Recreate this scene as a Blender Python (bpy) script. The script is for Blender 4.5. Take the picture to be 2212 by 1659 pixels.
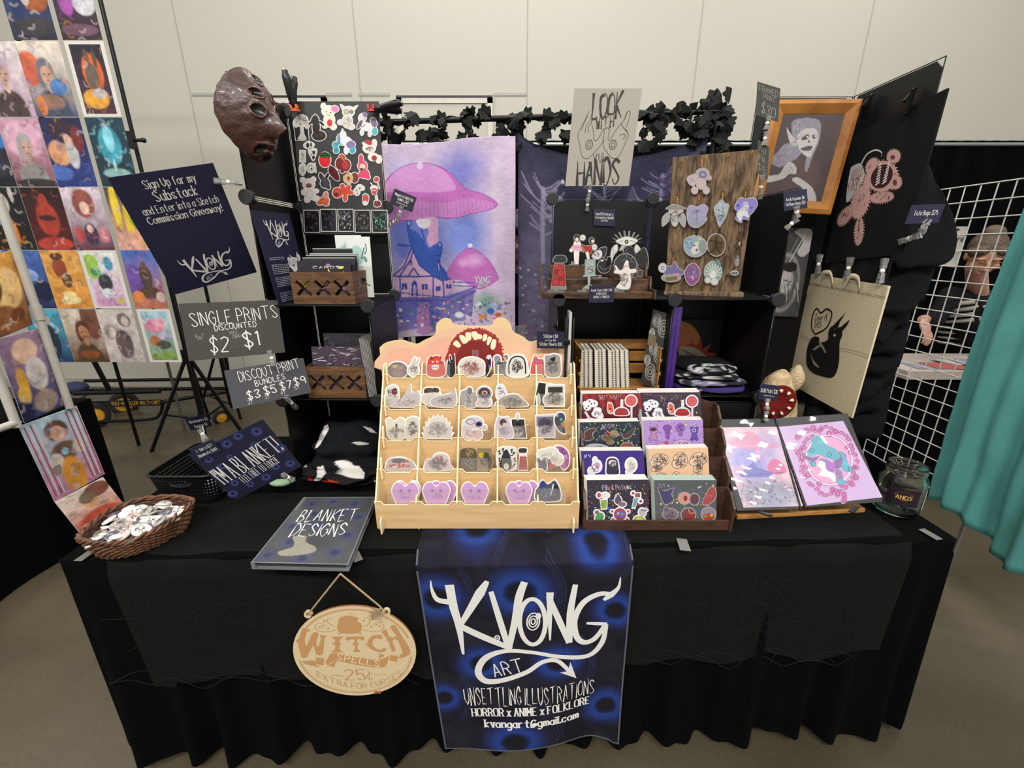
import bpy, bmesh, math, random
import numpy as np
from mathutils import Vector as V, Matrix, noise
from mathutils.geometry import tessellate_polygon
for o in list(bpy.data.objects): bpy.data.objects.remove(o)
SC = bpy.context.scene
COL = SC.collection
R = math.radians
rnd = random.Random(7)
# ---------------------------------------------------------------- camera
FPX, TH, HC = 914.0, R(17.8), 1.531
cd = bpy.data.cameras.new('camera'); cd.sensor_width = 36; cd.lens = FPX/2212*36; cd.clip_start = .05
cam = bpy.data.objects.new('camera', cd); COL.objects.link(cam)
cam.location = (0, 0, HC); cam.rotation_euler = (R(90)-TH, 0, 0); SC.camera = cam
# ---------------------------------------------------------------- light
W = bpy.data.worlds.new('hall'); SC.world = W; W.use_nodes = True
W.node_tree.nodes['Background'].inputs[0].default_value = (1, .98, .945, 1)
W.node_tree.nodes['Background'].inputs[1].default_value = .62
def area(name, loc, rot, sx, sy, power, col=(1, .97, .925)):
    l = bpy.data.lights.new(name, 'AREA'); l.shape = 'RECTANGLE'; l.size = sx; l.size_y = sy; l.energy = power; l.color = col
    o = bpy.data.objects.new(name, l); COL.objects.link(o); o.location = loc; o.rotation_euler = rot
    return o
for i, (x, y) in enumerate([(-2.8, -2.4), (0, -2.6), (2.8, -2.4), (-3.2, 2.2), (0, 2.4), (3.2, 2.2)]):
    area('hall_lamp', (x, y, 5.2), (R(22) if y < 0 else 0, 0, 0), 1.5, .5, 165 if y < 0 else 55)
for x in (-1.1, .75, 3.2):
    area('wall_lamp', (x, 3.9, 5.2), (R(25), 0, 0), .35, .35, 16)
SC.view_settings.view_transform = 'Standard'; SC.view_settings.look = 'None'
SC.view_settings.exposure = 0; SC.view_settings.gamma = 1; SC.view_settings.use_curve_mapping = False
# ---------------------------------------------------------------- picture geometry
def ray(px, py):
    x = (px-1106)/FPX; y = (829.5-py)/FPX; c, s = math.cos(TH), math.sin(TH)
    return V((x, c+y*s, -s+y*c))
CAM = V((0, 0, HC))
def at(px, py, Y): d = ray(px, py); return CAM+d*(Y/d.y)
def atz(px, py, z): d = ray(px, py); return CAM+d*((z-HC)/d.z)
def atx(px, py, X): d = ray(px, py); return CAM+d*(X/d.x)
def s2l(c): return c/12.92 if c <= .04045 else ((c+.055)/1.055)**2.4
def hx(h):
    if not isinstance(h, str): return tuple(h)[:3]
    if len(h) == 3: h = ''.join(q*2 for q in h)
    return tuple(s2l(int(h[i:i+2], 16)/255) for i in (0, 2, 4))
# ---------------------------------------------------------------- materials
MATS = {}
def nodes(m): m.use_nodes = True; return m.node_tree.nodes, m.node_tree.links, m.node_tree.nodes['Principled BSDF']
def mat(name, col, rough=.6, metal=0, spec=.5, var=None, bump=None, sheen=0, coat=0, alpha=1):
    if name in MATS: return MATS[name]
    m = bpy.data.materials.new(name); N, L, b = nodes(m); MATS[name] = m
    c = hx(col); b.inputs['Base Color'].default_value = (*c, 1); b.inputs['Roughness'].default_value = rough
    b.inputs['Metallic'].default_value = metal; b.inputs['Specular IOR Level'].default_value = spec
    b.inputs['Sheen Weight'].default_value = sheen; b.inputs['Coat Weight'].default_value = coat; b.inputs['Alpha'].default_value = alpha
    tc = N.new('ShaderNodeTexCoord')
    def nz(sc, det=6):
        n = N.new('ShaderNodeTexNoise'); n.inputs['Scale'].default_value = sc; n.inputs['Detail'].default_value = det
        L.new(tc.outputs['Object'], n.inputs['Vector']); return n
    sc, am = var or (18, .06)
    n = nz(sc); r = N.new('ShaderNodeValToRGB')
    r.color_ramp.elements[0].position = .3; r.color_ramp.elements[1].position = .7
    r.color_ramp.elements[0].color = (*[q*(1-am) for q in c], 1); r.color_ramp.elements[1].color = (*[min(1, q*(1+am)) for q in c], 1)
    L.new(n.outputs['Fac'], r.inputs[0]); L.new(r.outputs[0], b.inputs['Base Color'])
    if bump:
        n2 = nz(bump[0], 4); bp = N.new('ShaderNodeBump'); bp.inputs['Strength'].default_value = bump[1]; bp.inputs['Distance'].default_value = .01
        L.new(n2.outputs['Fac'], bp.inputs['Height']); L.new(bp.outputs[0], b.inputs['Normal'])
    return m
def wood(name, c1, c2, scale=(2, 2, 30), rough=.5, ns=3):
    if name in MATS: return MATS[name]
    m = bpy.data.materials.new(name); N, L, b = nodes(m); MATS[name] = m
    tc = N.new('ShaderNodeTexCoord'); mp = N.new('ShaderNodeMapping'); mp.inputs['Scale'].default_value = scale
    n = N.new('ShaderNodeTexNoise'); n.inputs['Scale'].default_value = ns; n.inputs['Detail'].default_value = 8; n.inputs['Distortion'].default_value = .8
    r = N.new('ShaderNodeValToRGB'); r.color_ramp.elements[0].position = .35; r.color_ramp.elements[1].position = .68
    r.color_ramp.elements[0].color = (*hx(c1), 1); r.color_ramp.elements[1].color = (*hx(c2), 1)
    L.new(tc.outputs['Object'], mp.inputs[0]); L.new(mp.outputs[0], n.inputs['Vector']); L.new(n.outputs['Fac'], r.inputs[0])
    L.new(r.outputs[0], b.inputs['Base Color']); b.inputs['Roughness'].default_value = rough
    bp = N.new('ShaderNodeBump'); bp.inputs['Strength'].default_value = .15; bp.inputs['Distance'].default_value = .002
    L.new(n.outputs['Fac'], bp.inputs['Height']); L.new(bp.outputs[0], b.inputs['Normal'])
    return m
def vcol(name, rough=.55, coat=0, spec=.4, bump=None, metal=0):
    """printed surface: the ink colours sit in the mesh's colour attribute"""
    if name in MATS: return MATS[name]
    m = bpy.data.materials.new(name); N, L, b = nodes(m); MATS[name] = m
    a = N.new('ShaderNodeAttribute'); a.attribute_name = 'Col'; L.new(a.outputs['Color'], b.inputs['Base Color'])
    b.inputs['Roughness'].default_value = rough; b.inputs['Coat Weight'].default_value = coat; b.inputs['Specular IOR Level'].default_value = spec
    b.inputs['Metallic'].default_value = metal
    if bump:
        tc = N.new('ShaderNodeTexCoord'); n = N.new('ShaderNodeTexNoise'); n.inputs['Scale'].default_value = bump[0]
        bp = N.new('ShaderNodeBump'); bp.inputs['Strength'].default_value = bump[1]; bp.inputs['Distance'].default_value = .01
        L.new(tc.outputs['Object'], n.inputs['Vector']); L.new(n.outputs['Fac'], bp.inputs['Height']); L.new(bp.outputs[0], b.inputs['Normal'])
    return m
def clear(name, tint='ffffff', refl=.1, rough=.08, haze=0):
    """thin clear plastic: transparent film with a glossy skin"""
    if name in MATS: return MATS[name]
    m = bpy.data.materials.new(name); m.use_nodes = True; N, L = m.node_tree.nodes, m.node_tree.links; N.clear(); MATS[name] = m
    o = N.new('ShaderNodeOutputMaterial'); t = N.new('ShaderNodeBsdfTransparent'); t.inputs[0].default_value = (*hx(tint), 1)
    g = N.new('ShaderNodeBsdfGlossy'); g.inputs['Roughness'].default_value = rough
    lw = N.new('ShaderNodeLayerWeight'); lw.inputs[0].default_value = .25
    mr = N.new('ShaderNodeMapRange'); mr.inputs[3].default_value = refl*.4; mr.inputs[4].default_value = min(1, refl*5); L.new(lw.outputs['Fresnel'], mr.inputs[0])
    x = N.new('ShaderNodeMixShader'); L.new(mr.outputs[0], x.inputs[0]); L.new(t.outputs[0], x.inputs[1]); L.new(g.outputs[0], x.inputs[2])
    last = x
    if haze:
        d = N.new('ShaderNodeBsdfDiffuse'); d.inputs[0].default_value = (*hx('e8e4de'), 1)
        y = N.new('ShaderNodeMixShader'); y.inputs[0].default_value = haze; L.new(x.outputs[0], y.inputs[1]); L.new(d.outputs[0], y.inputs[2]); last = y
    L.new(last.outputs[0], o.inputs[0]); return m
def glass(name):
    if name in MATS: return MATS[name]
    m = bpy.data.materials.new(name); N, L, b = nodes(m); MATS[name] = m
    b.inputs['Transmission Weight'].default_value = 1; b.inputs['Roughness'].default_value = .02; b.inputs['IOR'].default_value = 1.45
    b.inputs['Base Color'].default_value = (.97, .985, .97, 1); return m
INK = vcol('printed_paper', .5); INKG = vcol('printed_gloss', .22, .6); INKC = vcol('printed_cloth', .9, 0, .15, (220, .1)); CHALK = vcol('chalkboard', .75, 0, .2)
BLK = mat('black_plastic', '0d0d0e', .38, spec=.4); BLKM = mat('black_panel', '0b0b0c', .45, spec=.35); BLKC = mat('black_cloth', '050506', .95, spec=.06, bump=(260, .3))
BLKMET = mat('black_metal', '0e0e0f', .35, .5); CLR = clear('clear_plastic', 'eef0f0', .3, .06, .12); WHT = mat('white_plastic', 'e6e3da', .4)
STEEL = mat('steel', 'a8a8a6', .3, .9); GOLD = mat('gold_wire', 'd8a73c', .3, .9); PAPER = mat('white_card', 'd9d4cb', .7)
FILM = clear('clear_film', 'f2f2f2', .16, .05, .06)
# ---------------------------------------------------------------- mesh building
def cat(pts, n=6, closed=False):
    P = [V((*p, 0)) if len(p) == 2 else V(p) for p in pts]; d2 = len(pts[0]) == 2
    if len(P) < 3 and not closed: return [tuple(p) for p in pts]
    out = []; L = len(P)
    for i in range(L if closed else L-1):
        g = (lambda k: P[k % L]) if closed else (lambda k: P[max(0, min(L-1, k))])
        a, b, c, d = g(i-1), g(i), g(i+1), g(i+2)
        for k in range(n):
            t = k/n
            out.append(.5*((2*b)+(c-a)*t+(2*a-5*b+4*c-d)*t*t+(3*b-a-3*c+d)*t**3))
    if not closed: out.append(P[-1])
    return [(q.x, q.y) if d2 else q for q in out]
class MB:
    def __init__(s): s.v = []; s.f = []; s.c = []; s.m = []; s.sm = []
    def add(s, vs, fs, c=None, m=0, sm=False):
        o = len(s.v); s.v += [tuple(q) for q in vs]
        s.f += [tuple(i+o for i in f) for f in fs]; k = len(fs)
        s.c += [c]*k; s.m += [m]*k; s.sm += [sm]*k; return s
    def hexa(s, p, **k):
        return s.add(p, [(0, 3, 2, 1), (4, 5, 6, 7), (0, 1, 5, 4), (1, 2, 6, 5), (2, 3, 7, 6), (3, 0, 4, 7)], **k)
    def box(s, a, b, **k):
        (x, y, z), (X, Y, Z) = a, b
        return s.hexa([(x, y, z), (X, y, z), (X, Y, z), (x, Y, z), (x, y, Z), (X, y, Z), (X, Y, Z), (x, Y, Z)], **k)
    def obox(s, c, size, mx=None, **k):
        c = V(c); h = [q/2 for q in size]; mx = mx or Matrix.Identity(3)
        return s.hexa([c+mx @ V((x*h[0], y*h[1], z*h[2])) for z in (-1, 1) for x, y in ((-1, -1), (1, -1), (1, 1), (-1, 1))], **k)
    def bar(s, a, b, w, t, up=(0, 0, 1), **k):
        a, b = V(a), V(b); d = (b-a); L = d.length; d.normalize(); u = V(up)
        x = d.cross(u)
        if x.length < 1e-4: x = d.cross(V((1, 0, 0)))
        x.normalize(); z = x.cross(d)
        return s.obox((a+b)/2, (w, L, t), Matrix((x, d, z)).transposed(), **k)
    def tube(s, pts, r, n=8, closed=False, capped=True, sm=True, **k):
        P = [V(p) for p in pts]; L = len(P); rr = r if isinstance(r, (list, tuple)) else [r]*L
        vs = []; prev = None
        for i in range(L):
            a = P[(i-1) % L] if closed or i else P[i]; b = P[(i+1) % L] if closed or i < L-1 else P[i]
            t = (b-a).normalized() if (b-a).length > 1e-9 else V((0, 0, 1))
            if prev is None: x = t.orthogonal().normalized()
            else:
                x = prev-t*prev.dot(t); x = x.normalized() if x.length > 1e-6 else t.orthogonal().normalized()
            prev = x; y = t.cross(x)
            vs += [P[i]+(x*math.cos(2*math.pi*j/n)+y*math.sin(2*math.pi*j/n))*rr[i] for j in range(n)]
        fs = [(i*n+j, i*n+(j+1) % n, ((i+1) % L)*n+(j+1) % n, ((i+1) % L)*n+j) for i in range(L if closed else L-1) for j in range(n)]
        s.add(vs, fs, sm=sm, **k)
        if capped and not closed:
            s.add(vs[:n], [tuple(range(n))[::-1]], **k); s.add(vs[-n:], [tuple(range(n))], **k)
        return s
    def lathe(s, prof, ctr=(0, 0, 0), n=24, mx=None, sm=True, **k):
        c = V(ctr); mx = mx or Matrix.Identity(3)
        vs = [c+mx @ V((r*math.cos(2*math.pi*j/n), r*math.sin(2*math.pi*j/n), z)) for r, z in prof for j in range(n)]
        fs = [(i*n+j, i*n+(j+1) % n, (i+1)*n+(j+1) % n, (i+1)*n+j) for i in range(len(prof)-1) for j in range(n)]
        return s.add(vs, fs, sm=sm, **k)
    def ball(s, ctr, r, n=12, mx=None, **k):
        r = r if isinstance(r, (tuple, list)) else (r, r, r); mx = mx or Matrix.Identity(3)
        m2 = mx @ Matrix.Diagonal(r)
        return s.lathe([(math.sin(math.pi*i/n), -math.cos(math.pi*i/n)) for i in range(n+1)], ctr, n*2, m2, **k)
    def prism(s, pts, S, t, c=None, m=0, cs=None, **k):
        """pts: 2d outline, S(x, y, off) -> 3d; front at off=0, back at off=-t"""
        n = len(pts); F = [S(x, y, 0) for x, y in pts]; B = [S(x, y, -t) for x, y in pts]
        tr = [tuple(q) for q in tessellate_polygon([[V((x, y, 0)) for x, y in pts]])]
        s.add(F, tr, c=c, m=m); s.add(B, [q[::-1] for q in tr], c=cs or c, m=m)
        return s.add(F+B, [(i, (i+1) % n, n+(i+1) % n, n+i) for i in range(n)], c=cs or c, m=m)
    def grid(s, fn, nu, nv, cols=None, m=0, sm=True, c=None):
        vs = [fn(i/(nu-1), j/(nv-1)) for j in range(nv) for i in range(nu)]
        fs = [(j*nu+i, j*nu+i+1, (j+1)*nu+i+1, (j+1)*nu+i) for j in range(nv-1) for i in range(nu-1)]
        o = len(s.v); s.add(vs, fs, m=m, sm=sm, c=c)
        if cols is not None: s.gc = getattr(s, 'gc', []); s.gc.append((o, np.asarray(cols).reshape(-1, 3)))
        return s
    def build(s, name, mats, parent=None, bevel=0, seg=2, recalc=False, solid=0, sub=0):
        me = bpy.data.meshes.new(name); me.from_pydata(s.v, [], s.f); mats = mats if isinstance(mats, (list, tuple)) else [mats]
        for q in mats: me.materials.append(q)
        me.polygons.foreach_set('material_index', s.m); me.polygons.foreach_set('use_smooth', s.sm)
        gc = getattr(s, 'gc', None)
        if gc or any(q is not None for q in s.c):
            a = me.color_attributes.new('Col', 'FLOAT_COLOR', 'CORNER')
            nl = len(me.loops); li = np.zeros(nl, np.int32); me.loops.foreach_get('vertex_index', li)
            tot = np.array([len(f) for f in s.f]); fc = np.array([hx(q) if q is not None else (.5, .5, .5) for q in s.c], np.float32)
            arr = np.ones((nl, 4), np.float32); arr[:, :3] = np.repeat(fc, tot, 0)
            for o, cc in gc or []:
                msk = (li >= o) & (li < o+len(cc)); arr[msk, :3] = cc[li[msk]-o]
            a.data.foreach_set('color', arr.ravel())
        if recalc:
            b = bmesh.new(); b.from_mesh(me); bmesh.ops.recalc_face_normals(b, faces=b.faces); b.to_mesh(me); b.free()
        me.update(); o = bpy.data.objects.new(name, me); COL.objects.link(o)
        if parent:
            o.parent = parent; w = parent; off = V((0, 0, 0))
            while w: off += w.location; w = w.parent
            o.location = -off
        if bevel:
            q = o.modifiers.new('bevel', 'BEVEL'); q.width = bevel; q.segments = seg; q.limit_method = 'ANGLE'; q.angle_limit = R(40)
        if solid: q = o.modifiers.new('thickness', 'SOLIDIFY'); q.thickness = solid; q.offset = -1
        if sub: q = o.modifiers.new('smooth', 'SUBSURF'); q.levels = sub; q.render_levels = sub
        return o
def tag(o, label, category, group=None, kind=None):
    o['label'] = label; o['category'] = category
    if group: o['group'] = group
    if kind: o['kind'] = kind
    return o
def thing(name, loc, label, category, group=None):
    o = bpy.data.objects.new(name, None); COL.objects.link(o); o.location = loc; o.empty_display_size = .02
    return tag(o, label, category, group)
def struct(o): o['kind'] = 'structure'; return o
# ---------------------------------------------------------------- flat panels and drawing on them
class Fr:
    def __init__(s, o, a, b):
        s.o, s.a, s.b = V(o), V(a), V(b); s.n = -s.a.cross(s.b).normalized(); s.su, s.sv = s.a.length, s.b.length
    def P(s, u, v, off=0): return s.o+s.a*u+s.b*v+s.n*off
    def uv(s, px, py):
        d = ray(px, py); p = CAM+d*((s.o-CAM).dot(s.n)/d.dot(s.n))-s.o
        aa, ab, bb = s.a.dot(s.a), s.a.dot(s.b), s.b.dot(s.b); pa, pb = p.dot(s.a), p.dot(s.b); D = aa*bb-ab*ab
        return (pa*bb-pb*ab)/D, (pb*aa-pa*ab)/D
    def shift(s, d): return Fr(s.o+s.n*d, s.a, s.b)
def para(c, Y, lim=1.5):
    """rectangle seen at four picture corners TL TR BR BL, its middle at distance Y"""
    r = [ray(*q) for q in c]
    A = np.array([[-r[1][i], r[2][i], -r[3][i]] for i in range(3)]); b = np.array([-r[0][i] for i in range(3)])
    d = np.linalg.solve(A, b); D = [1, *d]
    if min(D) <= 0 or max(D)/min(D) > lim: D = [1/q.y for q in r]
    P = [r[i]*D[i] for i in range(4)]; k = Y/(sum(p.y for p in P)/4); P = [CAM+p*k for p in P]
    return Fr(P[0], P[1]-P[0], P[3]-P[0])
def frY(c, Y):
    """four picture corners, each with its own distance (or one for all)"""
    Y = Y if isinstance(Y, (list, tuple)) else [Y]*4
    P = [at(*c[i], Y[i]) for i in range(4)]; return Fr(P[0], P[1]-P[0], P[3]-P[0])
G = {}
for ln in """A 022842 1434|B 0208 ~0828372505 ~0525432202|C ~472806042243|D 0208 ~082846442202|E 48080242 0535|F 480802 0535|G ~472806042243 434525|H 0208 4248 0545|I 2228|J ~48432203|K 0208 480542|L 080242|M 0208244842|N 02084248|O ~28070322434728|P 0208 ~0828463505|Q ~28070322434728 2442|R 0208 ~0828463505 2542|S ~47280725432203|T 0868 3832|U ~080422 ~224448|V 082248|W 0812263248|X 0842 0248|Y 082548 2522|Z 08480242|0 ~28070322434728|1 172822|2 ~0728473502 0242|3 ~07284725 ~25432203|4 32380444|5 480805 ~0526432203|6 ~47280422432504|7 084812|8 ~280725432203254728|9 ~45250628474542|a ~352605032233 3632|b 0802 ~052635332203|c ~352605032233|d 3832 ~352605032233|e 0434 ~343526050322 2233|f ~38281712 0626|g ~352605032233 ~36311001|h 0802 ~05263532|i 1612 1718|j ~161100|k 0802 360432|l 0802|m 0602 ~05162522 ~25364542|n 0602 ~05263532|o ~26050322333526|p 0600 ~052635332203|q 3630 ~352605032233|r 0602 ~052636|s ~35260514332203|t ~28233242 0646|u ~060322 ~2233 3632|v 062236|w 0612253246|x 0632 0236|y 0622 3610|z 06360232|$ ~47280725432203 2921|! 1814 1213|, 1301|. 1213|/ 0239|( ~29170311|) ~09171301|- 0545|' 1816|@ ~352513233545 ~45442202062847 4543|& ~42172827051232|:1213 1516|* 0535 1227|¢ ~352605032233 1117""".split('|'):
    G[ln[0]] = ln[1:].split()
class Ink:
    def __init__(s, mb, S, T=None, su=1, sv=1, lay=.0004, m=0):
        s.mb, s.S, s.su, s.sv, s.lay, s.m = mb, S, su, sv, lay, m; s.T = T or (lambda x, y: (x, y)); s.k = None
    def M(s, p): u, v = s.T(*p); return (u*s.su, v*s.sv)
    def out(s, p, l): return s.S(p[0]/s.su, p[1]/s.sv, l*s.lay)
    def scale(s, p, d=1):
        a = s.M(p); b = s.M((p[0]+d, p[1])); c = s.M((p[0], p[1]+d))
        return math.sqrt(abs((b[0]-a[0])*(c[1]-a[1])-(b[1]-a[1])*(c[0]-a[0])))/d
    def fill(s, Q, c, l):
        s.k = (s.k or 0)+1; l += (s.k % 17)*.015
        if len(Q) < 3: return
        tr = tessellate_polygon([[V((*q, 0)) for q in Q]]); s.mb.add([s.out(q, l) for q in Q], [tuple(t) for t in tr], c=c, m=s.m)
    def poly(s, pts, c, l=1, sm=0): s.fill([s.M(p) for p in (cat(pts, sm, True) if sm else pts)], c, l)
    def ell(s, x, y, rx, ry, c, l=1, rot=0, n=18):
        ca, sa = math.cos(rot), math.sin(rot)
        s.poly([(x+rx*math.cos(t)*ca-ry*math.sin(t)*sa, y+rx*math.cos(t)*sa+ry*math.sin(t)*ca) for t in [2*math.pi*i/n for i in range(n)]], c, l)
    def ribbon(s, Q, ww, c, l, closed=False):
        n = len(Q); s.k = (s.k or 0)+1; l += (s.k % 17)*.015
        if n < 2: return
        vs = []
        for i in range(n):
            a = Q[(i-1) % n] if closed or i else Q[0]; b = Q[(i+1) % n] if closed or i < n-1 else Q[-1]
            dx, dy = b[0]-a[0], b[1]-a[1]; L = math.hypot(dx, dy) or 1; w = ww[i]/2
            vs += [s.out((Q[i][0]-dy/L*w, Q[i][1]+dx/L*w), l), s.out((Q[i][0]+dy/L*w, Q[i][1]-dx/L*w), l)]
        m = n if closed else n-1
        s.mb.add(vs, [(2*i, 2*i+1, (2*i+3) % (2*n), (2*i+2) % (2*n)) for i in range(m)], c=c, m=s.m)
    def line(s, pts, w, c, l=1, sm=5, tp=0, closed=False):
        k = s.scale(pts[0], max(1e-3, abs(pts[0][0])*1e-3)); n0 = len(pts); q = cat(pts, sm, closed) if sm and (n0 > 2 or closed) else list(pts)
        n = len(q); ws = []
        for i in range(n):
            t = i/max(1, n-1)
            if isinstance(w, (list, tuple)):
                f = t*(len(w)-1); j = min(len(w)-2, int(f)); b = w[j]+(w[j+1]-w[j])*(f-j)
            else: b = w
            if tp: b *= max(.12, min(1, (min(t, 1-t) if tp == 2 else 1-t)/.5*1.1))
            ws.append(b*k)
        s.ribbon([s.M(p) for p in q], ws, c, l, closed)
    def ring(s, x, y, rx, ry, w, c, l=1, n=24, rot=0):
        ca, sa = math.cos(rot), math.sin(rot)
        s.line([(x+rx*math.cos(t)*ca-ry*math.sin(t)*sa, y+rx*math.cos(t)*sa+ry*math.sin(t)*ca) for t in [2*math.pi*i/n for i in range(n)]], w, c, l, 0, 0, True)
    def text(s, tx, p0, p1, h, c, w=.14, st='n', l=1, up=None, gap=1.8, arc=0):
        """fits tx between two baseline points; h = cap height in drawing units; styles n s(erif) h(orror) c(halk)"""
        a, b = V(s.M(p0)), V(s.M(p1)); t = s.M((p0[0], p0[1]-h)); H = (V(t)-a).length
        ex = (b-a); Lw = ex.length; ex.normalize(); ey = V((ex.y, -ex.x))
        if ey.y > 0: ey = -ey
        xs = []; x = 0
        for ch in tx:
            if ch == ' ': xs.append((None, x)); x += 2.6; continue
            P = [[(int(q[i]), int(q[i+1])) for i in range(0, len(q), 2)] for q in [z.lstrip('~') for z in G.get(ch, G['-'])]]
            mn = min(p[0] for q in P for p in q); mxx = max(p[0] for q in P for p in q)
            xs.append((ch, x-mn)); x += (mxx-mn)+gap
        tot = max(1, x-gap); kx = Lw/tot; ky = H/6; bw = w*min(H, kx*5.6)*(1.55 if st == 'h' else 1)
        rr = random.Random(len(tx)*31+ord(tx[0]))
        for ch, x in xs:
            if ch is None: continue
            jy = rr.uniform(-.25, .25) if st in 'ch' else 0; jx = rr.uniform(-.2, .2) if st in 'ch' else 0
            for z in G.get(ch, G['-']):
                cur = z[0] == '~'; z = z.lstrip('~'); P = [(int(z[i])+x, int(z[i+1])) for i in range(0, len(z), 2)]
                if st == 'h': P = [(px+rr.uniform(-.25, .25), py+rr.uniform(-.4, .4)+(rr.uniform(-.9, 0) if py == 2 else rr.uniform(0, .9) if py == 8 else 0)) for px, py in P]
                elif st == 'c': P = [(px+rr.uniform(-.14, .14)+jx, py+rr.uniform(-.14, .14)+jy) for px, py in P]
                Q0 = cat(P, 6) if cur and len(P) > 2 else P
                segs = [Q0] if cur else [Q0[i:i+2] for i in range(len(Q0)-1)]
                for q in segs:
                    if st == 'h' or len(q) == 2: q = [(q[0][0]*(1-f)+q[1][0]*f, q[0][1]*(1-f)+q[1][1]*f) for f in (0, .33, .66, 1)] if len(q) == 2 else q
                    Q = []
                    for px, py in q:
                        o = a+ex*(px*kx)+ey*((py-2)*ky)
                        if arc: f = px*kx/Lw*2-1; o = o+ey*(arc*H*(f*f-1))
                        Q.append((o.x, o.y))
                    n = len(Q); ws = []
                    for i in range(n):
                        A, B = Q[max(0, i-1)], Q[min(n-1, i+1)]; d = V((B[0]-A[0], B[1]-A[1])); dl = d.length or 1
                        if st == 's': ws.append(bw*(.6+.6*abs(d.dot(ey))/dl))
                        elif st == 'h': f = i/max(1, n-1); ws.append(bw*(1.25-1.0*f)*rr.uniform(.8, 1.15))
                        else: ws.append(bw)
                    s.ribbon(Q, ws, c, l)
                    if st == 's' and not cur and abs(V((Q[-1][0]-Q[0][0], Q[-1][1]-Q[0][1])).dot(ey)) > .75*(V(Q[-1])-V(Q[0])).length:
                        for (qx, qy), (gx, gy) in ((Q[0], q[0]), (Q[-1], q[-1])):
                            if gy in (2, 8) or (gy == 6 and ch.islower()):
                                s.ribbon([(qx-ex.x*bw*1.1, qy-ex.y*bw*1.1), (qx+ex.x*bw*1.1, qy+ex.y*bw*1.1)], [bw*.45]*2, c, l)
LOGO = [([(165, 385), (175, 450), (215, 515), (300, 530)], [5, 20, 36, 44]), ([(300, 415), (330, 560), (370, 690), (403, 885)], [58, 56, 48, 16]), ([(375, 695), (450, 580), (520, 470), (572, 390)], [30, 46, 60, 26]), ([(375, 690), (480, 740), (600, 790), (745, 845)], [42, 46, 46, 34]), ([(598, 460), (650, 620), (690, 740), (725, 845)], [32, 40, 42, 36]), ([(725, 845), (770, 660), (800, 500), (840, 395)], [36, 42, 48, 40]), ([(1022, 465), (1018, 620), (1018, 780)], [48, 32, 10]), ([(1010, 490), (1080, 640), (1155, 795)], [34, 42, 40]), ([(1155, 795), (1165, 600), (1205, 410)], [36, 42, 30]), ([(1530, 360), (1515, 430), (1460, 480), (1405, 515)], [4, 22, 44, 20]), ([(1455, 475), (1370, 475), (1260, 530), (1195, 640), (1205, 750), (1260, 795), (1340, 770), (1420, 675)], [30, 36, 40, 40, 40, 38, 36, 26]), ([(1278, 668), (1350, 672), (1428, 680)], [16, 26, 26]), ([(1420, 680), (1390, 800), (1290, 885), (1100, 887), (900, 862), (700, 860), (560, 910), (508, 1000), (560, 1062), (680, 1052), (850, 990), (960, 922), (1060, 910), (1130, 960), (1165, 1005)], [28, 34, 34, 30, 26, 30, 44, 44, 44, 36, 32, 30, 30, 26, 18])]
def logo(ink, u0, v0, u1, v1, c='d2d0ca', l=2, fine=True):
    T0 = ink.T; f = lambda x, y: T0(u0+(x-160)/1370*(u1-u0), v0+(y-360)/715*(v1-v0)); J = Ink(ink.mb, ink.S, f, ink.su, ink.sv, ink.lay, ink.m)
    for P, w in LOGO: J.line(P, w, c, l, 5)
    J.ring(895, 660, 92, 150, 30, c, l, 28); J.ring(643, 775, 17, 17, 9, c, l, 12); J.ell(643, 775, 6, 6, c, l)
    for r in (52, 34, 17): J.ring(900, 660, r*.85, r*1.1, 9, c, l, 18, .3)
    J.ell(938, 622, 20, 20, c, l)
    J.poly([(1160, 922), (1202, 1032), (1083, 988), (1142, 983)], c, l)
    J.text('ART', (630, 1035), (835, 985), 85, c, .13, 'n', l)
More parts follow.
